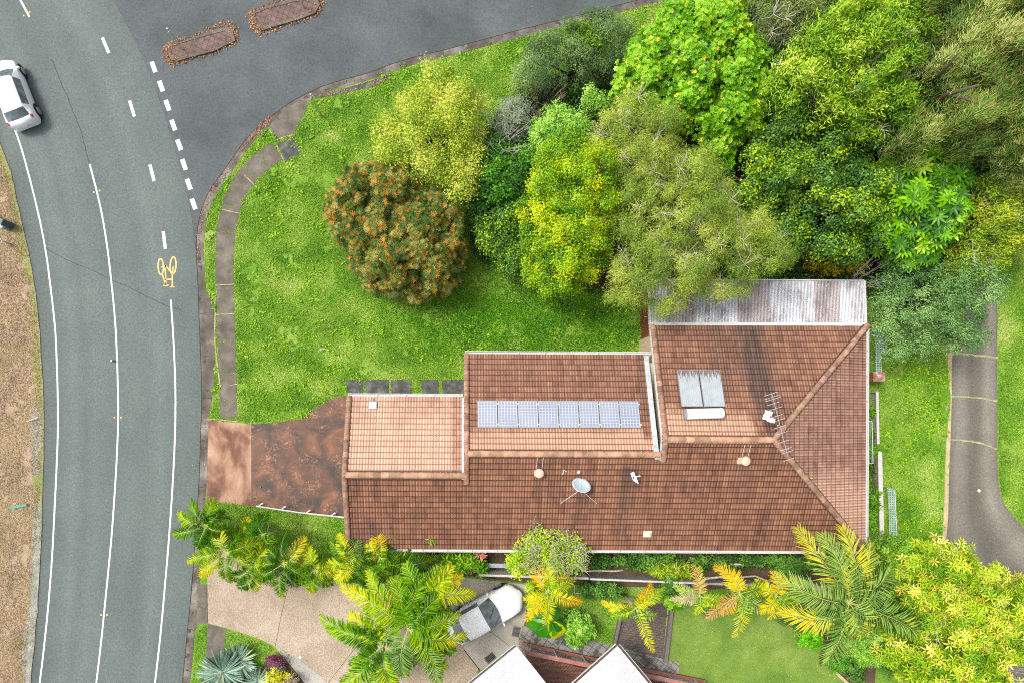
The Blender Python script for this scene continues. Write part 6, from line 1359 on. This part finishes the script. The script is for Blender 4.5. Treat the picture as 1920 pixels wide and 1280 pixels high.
def edge_gutter(p, q, out, name='gutter'):
    p = Vector(p); q = Vector(q); d = (q - p).normalized(); s_ = Vector((d.y, -d.x, 0)) * out
    MB().bar(p + s_ * .14 - Vector((0, 0, .04)), q + s_ * .14 - Vector((0, 0, .04)), .025, .10).build(name, m_white, nh)
    MB().bar(p + s_ * .07 - Vector((0, 0, .09)), q + s_ * .07 - Vector((0, 0, .09)), .11, .02).build('gutter_channel', m_gutter_in, nh)
edge_gutter(A1, A3, -1 if False else 1); edge_gutter(T1, T2, 1); edge_gutter(T1, T4, -1)
MB().bar(A1, A4, .10, .14).build('barge', m_white, nh)
# walls below the roofs
mb = MB(); mb.prism([P(a, c_, 0)[:2] for a, c_ in ((958, 1240), (880, 1300), (820, 1350), (950, 1385), (1005, 1330))], 0, 3.02); mb.build('wall', m_conc_pale, nh)
mb = MB(); mb.prism([P(a, c_, 0)[:2] for a, c_ in ((1148, 1240), (1075, 1305), (1085, 1318), (1160, 1330), (1225, 1325))], 0, 3.0); mb.build('wall', m_conc_pale, nh)
DZ = .35
deck = MB(); deck.prism([P(a, c_, DZ)[:2] for a, c_ in ((985, 1222), (1085, 1250), (1330, 1300), (1340, 1360), (990, 1360), (1000, 1270))], 0, DZ); deck.build('deck', m_deck, nh)
rl = thing('deck_railing', 'red-brown timber railing with short steel posts along the neighbouring deck', 'railing', P(985, 1210, 0))
MB().bar(P(978, 1206, .2), P(1148, 1242, .2), .20, .12).build('bottom_rail', m_rail, rl); MB().bar(P(1150, 1243, .2), P(1322, 1277, .2), .20, .12).build('bottom_rail', m_rail, rl)
MB().bar(P(985, 1222, 1.25), P(1130, 1252, 1.25), .24, .05).build('top_rail', m_rail2, rl); MB().bar(P(1205, 1264, 1.25), P(1335, 1292, 1.25), .24, .05).build('top_rail', m_rail2, rl)
for (bx, by) in ((987, 1206), (1038, 1217), (1092, 1229), (1199, 1250), (1252, 1262), (1302, 1272)):
    a = P(bx, by, .2); MB().tube([a, (a[0], a[1], 1.25)], .04, 8).build('post', m_steel, rl)
mb = MB(); m_wire = m_steel
for (p, q) in (((978, 1206), (1148, 1242)), ((1199, 1250), (1322, 1277))):
    for k in range(5): mb.tube([P(*p, .2)[:2] + (.38 + k * .17,), P(*q, .2)[:2] + (.38 + k * .17,)], .004, 4)
mb.build('wire', m_wire, rl)
# paving beside the deck and the stepped sleeper path
m_pav = bpy.data.materials.new('block_paving'); m_pav.use_nodes = True; t = m_pav.node_tree; b = t.nodes['Principled BSDF']
br = nd(t, 'ShaderNodeTexBrick'); br.inputs['Scale'].default_value = 1; br.inputs['Brick Width'].default_value = .40; br.inputs['Row Height'].default_value = .40; br.inputs['Mortar Size'].default_value = .016; br.offset = 0
br.inputs['Color1'].default_value = (.26, .25, .23, 1); br.inputs['Color2'].default_value = (.19, .18, .165, 1); br.inputs['Mortar'].default_value = (.04, .04, .035, 1)
t.links.new(coord(t, rot=(0, 0, math.radians(35))), br.inputs['Vector'])
c = mix(t, br.outputs['Color'], (.035, .033, .03), ramp(t, noise(t, coord(t), 1.1, 7, .7), [(.50, 0.0), (.58, .8)])); t.links.new(c, b.inputs['Base Color']); b.inputs['Roughness'].default_value = .8
m_brickpath = bpy.data.materials.new('small_brick_paving'); m_brickpath.use_nodes = True; t = m_brickpath.node_tree; b = t.nodes['Principled BSDF']
br = nd(t, 'ShaderNodeTexBrick'); br.inputs['Scale'].default_value = 1; br.inputs['Brick Width'].default_value = .22; br.inputs['Row Height'].default_value = .14; br.inputs['Mortar Size'].default_value = .010
br.inputs['Color1'].default_value = (.14, .105, .085, 1); br.inputs['Color2'].default_value = (.085, .07, .06, 1); br.inputs['Mortar'].default_value = (.03, .026, .022, 1)
t.links.new(coord(t, rot=(0, 0, math.radians(9))), br.inputs['Vector']); c = mix(t, br.outputs['Color'], ramp(t, noise(t, coord(t), 6, 5), [(.3, .7), (.7, 1.3)]), 1.0, 'MULTIPLY'); t.links.new(c, b.inputs['Base Color']); b.inputs['Roughness'].default_value = .8
sheet('paved_path', [(980, 1172), (1060, 1185), (1150, 1210), (1205, 1225), (1275, 1242), (1272, 1262), (1330, 1300), (1200, 1290), (975, 1240), (972, 1200)], .022, m_pav, raised=-.02)
sheet('dark_garden_soil', [(984, 1140), (1010, 1150), (1075, 1172), (1060, 1186), (980, 1176)], .014, m_soil)
sheet('brick_path', [(1166, 1130), (1252, 1130), (1242, 1238), (1150, 1206)], .020, m_brickpath, raised=-.02)
m_slp = plain('purple_grey_sleeper', (.15, .115, .12), .8, var=.2, nscale=6)
sw_ = lambda nm, lb, p, q, w2, h2, m: tag(MB().bar(P(*p, h2 / 2), P(*q, h2 / 2), w2, h2).build(nm, m, bevel=.01), lb, 'timber edging')
sw_('timber_sleeper', 'dark sleeper along the left side of the brick steps', (1164, 1150), (1152, 1206), .17, .28, m_slp)
sw_('timber_sleeper', 'dark sleeper along the right side of the brick steps', (1259, 1140), (1247, 1240), .20, .30, m_slp)
m_timber = plain('pale_treated_pine', (.50, .36, .22), .75, var=.18, nscale=6)
sw_('garden_edging', 'pale timber edging along the bottom of the mown lawn, cut by the frame', (1556, 1250), (1600, 1290), .16, .18, m_timber)
sw_('garden_edging', 'grey timber edging on the right side of the vegetable bed', (1622, 1248), (1597, 1276), .06, .15, plain('grey_timber', (.22, .19, .16), .85))
sw_('garden_edging', 'thin terracotta edging between the mown lawn and the leafy bed', (1460, 1160), (1494, 1184), .07, .10, plain('terracotta_edging', (.34, .17, .10), .8))
m_tpl = plain('terracotta_plank', (.42, .15, .08), .7, var=.15, nscale=5)
for k, (c0, lb) in enumerate((((1534, 1152), 'uppermost terracotta paver of the slanting row in the garden bed'), ((1523, 1163), 'second terracotta paver of the slanting row in the garden bed'), ((1512, 1175), 'third terracotta paver of the slanting row in the garden bed'), ((1503, 1186), 'lowest, smallest terracotta paver of the slanting row in the garden bed'))):
    x, y, _ = P(*c0, .1); o = MB().box((x, y, .1), (.42 if k < 3 else .30, .36 if k < 3 else .26, .06), rz=math.radians(50)).build('garden_paver', m_tpl, bevel=.01); tag(o, lb, 'paver', 'terracotta pavers in a slanting row')

# ---------------------------------------------------------------- fences, piers, screens
m_fgrey = plain('weathered_fence_timber', (.30, .28, .26), .85, var=.25, nscale=5); m_fwhite = plain('white_fence_rail', (.50, .475, .44), .6, var=.12, nscale=4)
def fence(name, label, p, q, h, m, cap=None, wd=.05, gap=2.4):
    a = Vector(P(*p, 0)); c_ = Vector(P(*q, 0)); L_ = (c_ - a).length; d = (c_ - a).normalized(); root = thing(name, label, 'fence', a); n_ = max(1, int(L_ / gap))
    for i in range(n_ + 1):
        x_ = a + d * (L_ * i / n_); MB().box((x_.x, x_.y, h / 2), (.09, .09, h)).build('post', m_fgrey, root)
    mb = MB(); k = int(L_ / .115); nn = Vector((-d.y, d.x, 0))
    for i in range(k):
        x_ = a + d * (L_ * (i + .5) / k) + nn * .05; mb.bar(x_ - d * .05 + Vector((0, 0, h / 2)), x_ + d * .05 + Vector((0, 0, h / 2)), .018, h * .94 * (.97 + .05 * random.random()))
    mb.build('paling_panel', m, root)
    MB().bar(a + Vector((0, 0, h)), c_ + Vector((0, 0, h)), wd, .04).build('top_rail', cap or m_fgrey, root); return root
fence('boundary_fence', 'pale capped paling fence between the south garden bed and the white sedan', (897, 1068), (1095, 1074), 1.2, m_fwhite, m_fwhite, .12)
fence('boundary_fence', 'weathered grey paling fence section from the twiggy vine to the silvery palm', (1100, 1076), (1300, 1084), 1.1, m_fgrey, m_fwhite, .10)
fence('boundary_fence', 'weathered grey fence section behind the lawn palms, ending at the big feathery palm', (1304, 1084), (1600, 1094), 1.1, m_fgrey, m_fgrey, .12)
fence('east_fence', 'white-capped low paling fence on the east boundary, north part below the brick pier', (1632, 735), (1634, 830), .6, m_fgrey, m_fwhite, .14)
fence('east_fence', 'white-capped low paling fence on the east boundary, lower part beside the mesh strip', (1637, 845), (1641, 1005), .6, m_fgrey, m_fwhite, .24)
pier = thing('brick_pier', 'squat red-brown brick pier on the east boundary beside the roof edge', 'pier', P(1640, 706, 0))
a = Vector(P(1645, 706, 1.0)); MB().box((a.x, a.y, .55), (.60, .50, 1.1)).build('shaft', multi('pier_brick', [(.3, (.17, .06, .03)), (.7, (.36, .15, .08))], FINE, bscale=4), pier)
MB().box((a.x, a.y, 1.13), (.66, .54, .06)).build('cap', multi('blotched_cap', [(.3, (.22, .08, .06)), (.5, (.34, .17, .13)), (.66, (.62, .56, .50))], FINE, bscale=4), pier, bevel=.01)
m_mesh, t, b = M_('green_shade_mesh'); v = coord(t); sp = nd(t, 'ShaderNodeSeparateXYZ'); t.links.new(v, sp.inputs[0])
hole = math_(t, 'MAXIMUM', gridline(t, sp.outputs[0], .10, .22), gridline(t, sp.outputs[1], .10, .22))
t.links.new(ramp(t, noise(t, v, 3, 4), [(.3, (.16, .30, .22)), (.7, (.40, .50, .44))]), b.inputs['Base Color']); b.inputs['Roughness'].default_value = .6
trp = nd(t, 'ShaderNodeBsdfTransparent'); ms = nd(t, 'ShaderNodeMixShader'); t.links.new(math_(t, 'MULTIPLY', hole, .95), ms.inputs[0]); t.links.new(trp.outputs[0], ms.inputs[1]); t.links.new(b.outputs[0], ms.inputs[2])
t.links.new(ms.outputs[0], [n for n in t.nodes if n.type == 'OUTPUT_MATERIAL'][0].inputs[0])
def screen(label, pts, z, rail=True):
    x, y, _ = P(*pts[0], 0); root = thing('mesh_screen', label, 'screen', (x, y, 0)); w_ = [P(a, c_, z) for a, c_ in pts]
    mb = MB(); mb.prism([p[:2] for p in w_], z - .008, z); mb.build('mesh_panel', m_mesh, root)
    MB().tube([w_[0], w_[1]], .025, 6).build('frame_bar', m_steel, root); MB().tube([w_[1], w_[2]], .018, 6).build('frame_bar', m_fwhite, root)
    for p in w_: MB().tube([(p[0], p[1], 0), p], .025, 6).build('leg', m_steel, root)
screen('green mesh screen lying over a frame under the blue-green tree', [(1640, 612), (1663, 628), (1663, 662), (1641, 665)], .9)
screen('narrow green mesh screen with a white bar above the brick pier', [(1641, 666), (1651, 664), (1653, 698), (1642, 698)], .9)
screen('pale grey-green mesh strip standing beside the east fence', [(1664, 914), (1678, 917), (1682, 1004), (1668, 1004)], .7)
cl_ = thing('clothes_frame', 'thin white folding clothes frame between the east gutter and the fence', 'clothes line', P(1628, 830, 1.6))
q = [P(a, c_, 1.6) for a, c_ in ((1627, 789), (1635, 789), (1637, 868), (1627, 868))]
for i in range(4): MB().tube([q[i], q[(i + 1) % 4]], .018, 6).build('frame_bar', m_white, cl_)
mb = MB()
for k in (.33, .66): mb.tube([Vector(q[0]).lerp(Vector(q[1]), k), Vector(q[3]).lerp(Vector(q[2]), k)], .005, 4)
mb.build('line', m_white, cl_)
for p in (q[0], q[3]): MB().tube([p, (p[0] - .1, p[1], 1.0)], .015, 6).build('bracket', m_white, cl_)
# fallen branches along the fence
m_drift = plain('bleached_wood', (.40, .36, .31), .85, var=.2, nscale=8)
def branch(label, pts, rad, z):
    w_ = [P(a, c_, z) for a, c_ in pts]; o = MB().tube(w_, [rad * (1 - .6 * i / (len(w_) - 1)) for i in range(len(w_))], 8).build('fallen_branch', m_drift, smooth=True); tag(o, label, 'branch')
branch('long bleached branch lying along the fence below the house\'s right end', [(1322, 1084), (1350, 1081), (1380, 1082), (1415, 1079), (1440, 1088), (1470, 1093)], .07, 1.3)
branch('short bleached branch with a knob lying on the fence near the twiggy vine', [(1168, 1068), (1150, 1070), (1120, 1069), (1095, 1070)], .06, 1.35)
branch('grey driftwood plank lying in the creeper under the gutter', [(1368, 1056), (1395, 1058), (1430, 1060)], .08, .75)
# garden wall sleeper and pipes beside the south wall
tag(MB().bar(P(960, 1060, .5), P(832, 1058, .5), .25, .05).build('metal_edging', m_steel), 'grey metal lid strip along the bed beside the glossy plant', 'edging')
tag(MB().bar(P(1525, 1052, .2), P(1460, 1045, .2), .3, .1).build('concrete_edging', m_conc), 'grey concrete edging strip under the bottom right roof corner', 'edging')
fr_ = thing('pot_stand', 'small white metal frame at the fence right of the orange palm', 'frame', P(1082, 1105, 0))
q = [P(a, c_, .4) for a, c_ in ((1077, 1097), (1077, 1111), (1110, 1113))]
MB().tube(q, .02, 6).build('bar', m_white, fr_)
for p in q: MB().tube([(p[0], p[1], 0), p], .02, 6).build('leg', m_white, fr_)
# white pipe rail along the driveway
pr = thing('pipe_rail', 'low white pipe rail with four brackets edging the stained driveway', 'rail', P(560, 958, 0))
MB().tube([P(480, 948, .22), P(560, 960, .22), P(654, 970, .22)], .045, 8).build('rail', m_white, pr)
for (bx, by) in ((486, 947), (529, 953), (575, 960), (622, 965)):
    a = P(bx, by, .22); c_ = P(bx + 6, by - 4, .30); MB().tube([(a[0], a[1], 0), a, c_], .035, 6).build('bracket', m_white, pr)
    MB().lathe([(.05, 0), (.05, .06), (.02, .07)], c_, 8).build('knob', m_white, pr)

# ---------------------------------------------------------------- street things
m_hex, t, b = M_('hexagon_pavers'); v = coord(t, (1, 1, 1), (0, 0, .35)); vo = nd(t, 'ShaderNodeTexVoronoi'); vo.feature = 'DISTANCE_TO_EDGE'; vo.inputs['Scale'].default_value = 3.4; vo.inputs['Randomness'].default_value = .15; t.links.new(v, vo.inputs['Vector'])
vc = nd(t, 'ShaderNodeTexVoronoi'); vc.inputs['Scale'].default_value = 3.4; vc.inputs['Randomness'].default_value = .15; t.links.new(v, vc.inputs['Vector'])
c = mix(t, ramp(t, noise(t, v, 3, 5), [(.3, (.07, .048, .042)), (.7, (.20, .12, .105))]), (.05, .04, .03), ramp(t, vo.outputs['Distance'], [(.02, 1.0), (.07, 0.0)])); t.links.new(c, b.inputs['Base Color']); b.inputs['Roughness'].default_value = .85
def island(label, pts, seed):
    cx = sum(a for a, _ in pts) / len(pts); cy = sum(c_ for _, c_ in pts) / len(pts); root = thing('traffic_island', label, 'traffic island', P(cx, cy, ZR), 'brick-paved traffic islands')
    w_ = [P(a, c_, 0)[:2] for a, c_ in pts]; inn = [P(cx + (a - cx) * .93, cy + (c_ - cy) * .74, 0)[:2] for a, c_ in pts]; n_ = len(w_)
    mb = MB(); V_ = [(p[0], p[1], ZR) for p in w_] + [(p[0], p[1], ZR + .13) for p in w_] + [(p[0], p[1], ZR + .13) for p in inn] + [(p[0], p[1], ZR + .09) for p in inn]
    F_ = [(k * n_ + i, k * n_ + (i + 1) % n_, (k + 1) * n_ + (i + 1) % n_, (k + 1) * n_ + i) for k in range(3) for i in range(n_)]
    mb.add(V_, F_); o = mb.build('kerb_ring', m_conc, root)
    bm = bmesh.new(); bm.from_mesh(o.data); bmesh.ops.recalc_face_normals(bm, faces=bm.faces); bm.to_mesh(o.data); bm.free()
    ar = sum(inn[i][0] * inn[(i + 1) % n_][1] - inn[(i + 1) % n_][0] * inn[i][1] for i in range(n_)); ip = inn if ar > 0 else inn[::-1]
    MB().poly([(p[0], p[1], ZR + .10) for p in ip]).build('paving', m_hex, root)
    litter('leaf_litter', [(cx + (a - cx) * 1.04, cy + (c_ - cy) * 1.1) for a, c_ in pts + pts[:1]], 900, .11, ZR + .03, seed, .09)
    litter('leaf_litter', [(cx + (a - cx) * .97, cy + (c_ - cy) * .9) for a, c_ in pts + pts[:1]], 120, .14, ZR + .14, seed + 5, .08)
    return root
island('brick-paved traffic island nearest the main road, ringed with fallen leaves', [(316, 92), (314, 100), (320, 112), (332, 115), (350, 109), (400, 96), (441, 76), (436, 58), (425, 48), (395, 58), (345, 76), (322, 86)], 31)
island('brick-paved traffic island farther along the side street, cut by the top edge', [(475, 35), (480, 52), (492, 57), (520, 48), (560, 36), (590, 25), (600, 8), (590, -14), (545, -2), (500, 12), (474, 25)], 32)
m_pole = plain('galvanised_pole', (.55, .57, .60), .4, .4, .08)
def sign(label, px, ang, h=2.6, wd=.62, hh=.62):
    x, y, _ = P(*px, 0); root = thing('road_sign', label, 'road sign', (x, y, 0)); MB().tube([(x, y, ZR), (x, y, h)], .042, 10).build('pole', m_pole, root)
    d = Vector((math.cos(ang), math.sin(ang), 0)); MB().bar(Vector((x, y, h - .32)) - d * wd / 2 + Vector((0, 0, 0)), Vector((x, y, h - .32)) + d * wd / 2, .006, hh).build('sign_plate', m_fwhite, root)
    MB().box((x, y, h - .3), (.09, .09, .06)).build('clamp', m_pole, root)
sign('thin road sign seen edge-on, standing in the grass by the kerb ramp', (600, 217), math.radians(116), 2.55, .12, .3)
sign('thin sign post standing on the traffic island nearest the main road', (341, 92), math.radians(120), 2.0, .1, .4)
sign('sign post on the farther traffic island at the top edge', (569, 14), math.radians(115), 2.0, .1, .4)
# chevron marker and signal-like cabinet on the dry verge
cm_ = thing('hazard_marker', 'striped black and white hazard marker on the dry verge at the left edge', 'hazard marker', P(10, 456, 0))
a = Vector(P(22, 458, -.1)); top = Vector(P(3, 450, .95)); MB().tube([a, (a.x - .12, a.y + .02, .5)], .025, 6).build('post', plain('green_post', (.2, .35, .28), .5), cm_)
u_ = Vector((-.93, .35, 0)).normalized(); v_ = Vector((.26, .70, .66)).normalized()
c0 = Vector((a.x - .36, a.y + .10, .62)); Mx = Matrix((u_, v_, u_.cross(v_))).transposed()
MB().box(c0, (.62, .26, .02), M=Mx).build('board', m_fwhite, cm_)
for k in range(5):
    cc = c0 + u_ * (-.24 + .12 * k); Mk = Mx @ Matrix.Rotation(.5, 3, 'Z')
    for sg in (-1, 1): MB().box(cc + Mx @ Vector((0, 0, sg * .012)), (.045, .22, .004), M=Mk).build('stripe', m_black, cm_)
cb = thing('roadside_cabinet', 'dark and blue-grey roadside cabinet with a white trim line on the dry verge', 'cabinet', P(2, 418, -.1))
a = Vector(P(-6, 412, .5)); Mc = Matrix.Rotation(math.radians(-24), 3, 'Z')
MB().box((a.x, a.y, .4), (1.3, .38, 1.0), M=Mc).build('body', plain('dark_blue_grey', (.07, .085, .10), .5), cb, bevel=.04)
MB().box(Vector((a.x, a.y, .2)) + Mc @ Vector((0, -.26, 0)), (1.05, .16, .7), M=Mc).build('door', plain('steel_blue', (.22, .33, .40), .4), cb, bevel=.02)
MB().box(Vector((a.x, a.y, .75)) + Mc @ Vector((0, -.19, 0)), (1.32, .03, .32), M=Mc).build('trim', m_white, cb)
tag(MB().bar(P(20, 951, .02), P(50, 946, .02), .14, .05).build('green_plank', plain('faded_green_paint', (.06, .26, .22), .6, var=.15)), 'faded green plank lying in the dry verge at the left', 'plank')
tag(MB().tube([P(51, 790, -.06), P(62, 785, 0.1), P(72, 781, .25)], .025, 6).build('white_stake', m_white), 'white leaning stake on the dry verge beside the road', 'stake')
x, y, _ = P(491, 983, .4); lp = thing('garden_lamp', 'small blue-grey square topped lamp on the grass between small palms', 'lamp', (x, y, 0)); MB().tube([(x, y, 0), (x, y, .4)], .03, 6).build('post', m_steel, lp); MB().box((x, y, .46), (.24, .24, .12), taper=.8).build('head', plain('pale_blue_cap', (.42, .50, .58), .4), lp, bevel=.02)
x, y, _ = P(563, 1231, 0); MB_ = MB().lathe([(.085, 0), (.085, .02), (.05, .035), (.0001, .04)], (x, y, .018), 16).build('drain_cover', m_wplast); tag(MB_, 'round white cap set in the aggregate driveway near the flower bed', 'drain cap')
x, y, _ = P(1835, 919, 0); o = MB().lathe([(.085, 0), (.085, .02), (.05, .03), (.0001, .035)], (x, y, .012), 16).build('drain_cover', m_wplast); tag(o, 'round white cap in the streaked concrete driveway at the right', 'drain cap')
def grate(label, px, ang, wx, wy):
    x, y, _ = P(*px, 0); root = thing('drain_grate', label, 'drain grate', (x, y, .02)); R = Matrix.Rotation(ang, 3, 'Z')
    MB().box((x, y, .026), (wx, wy, .008), rz=ang).build('pit', m_black, root); mb = MB()
    for k in range(7): mb.box(Vector((x, y, .034)) + R @ Vector(((k - 3) * wx / 7.2, 0, 0)), (.03, wy * .94, .012), rz=ang)
    for s_ in (-1, 1): mb.box(Vector((x, y, .035)) + R @ Vector((0, s_ * wy * .48, 0)), (wx, .03, .016), rz=ang)
    mb.build('grille', plain('grate_metal', (.22, .21, .20), .5, .5), root)
grate('slanting steel drain grate near the neighbouring roof gutter', (919, 1232), math.radians(38), .60, .42)
grate('upright steel drain grate beside the white sedan\'s bonnet', (968, 1183), math.radians(-12), .42, .60)
# bird on the road
bd = thing('bird', 'small black and white bird walking on the road beside the centre line', 'bird', P(209, 677, ZR))
x, y, _ = P(210, 676, 0); z = ZR
K = 16; prof = [(-.20, .004, .10), (-.10, .028, .11), (-.04, .055, .12), (.03, .062, .13), (.08, .045, .15), (.11, .030, .18), (.145, .036, .20), (.175, .026, .20), (.20, .008, .19), (.235, .002, .185)]
V_ = []; F_ = []
for (xx, r_, zz) in prof:
    for k in range(K): t_ = 2 * math.pi * k / K; V_.append((x + xx, y + r_ * math.cos(t_), z + zz + r_ * .8 * math.sin(t_)))
for i in range(len(prof) - 1):
    for k in range(K): F_.append((i * K + k, i * K + (k + 1) % K, (i + 1) * K + (k + 1) % K, (i + 1) * K + k))
m_bird, t, b = M_('magpie_plumage'); sp = nd(t, 'ShaderNodeSeparateXYZ'); t.links.new(coord(t, world=False), sp.inputs[0])
t.links.new(ramp(t, math_(t, 'ADD', math_(t, 'MULTIPLY', sp.outputs[0], 2.0), .5), [(.30, .75), (.34, .02), (.46, .02), (.5, .72), (.72, .72), (.76, .02)]), b.inputs['Base Color'])
MB().add(V_, F_).build('body', m_bird, bd, smooth=True)
for s_ in (-1, 1):
    MB().tube([(x, y + s_ * .025, z + .08), (x + .01, y + s_ * .03, z + .01), (x + .05, y + s_ * .03, z + .008)], .005, 5).build('leg', m_black, bd)
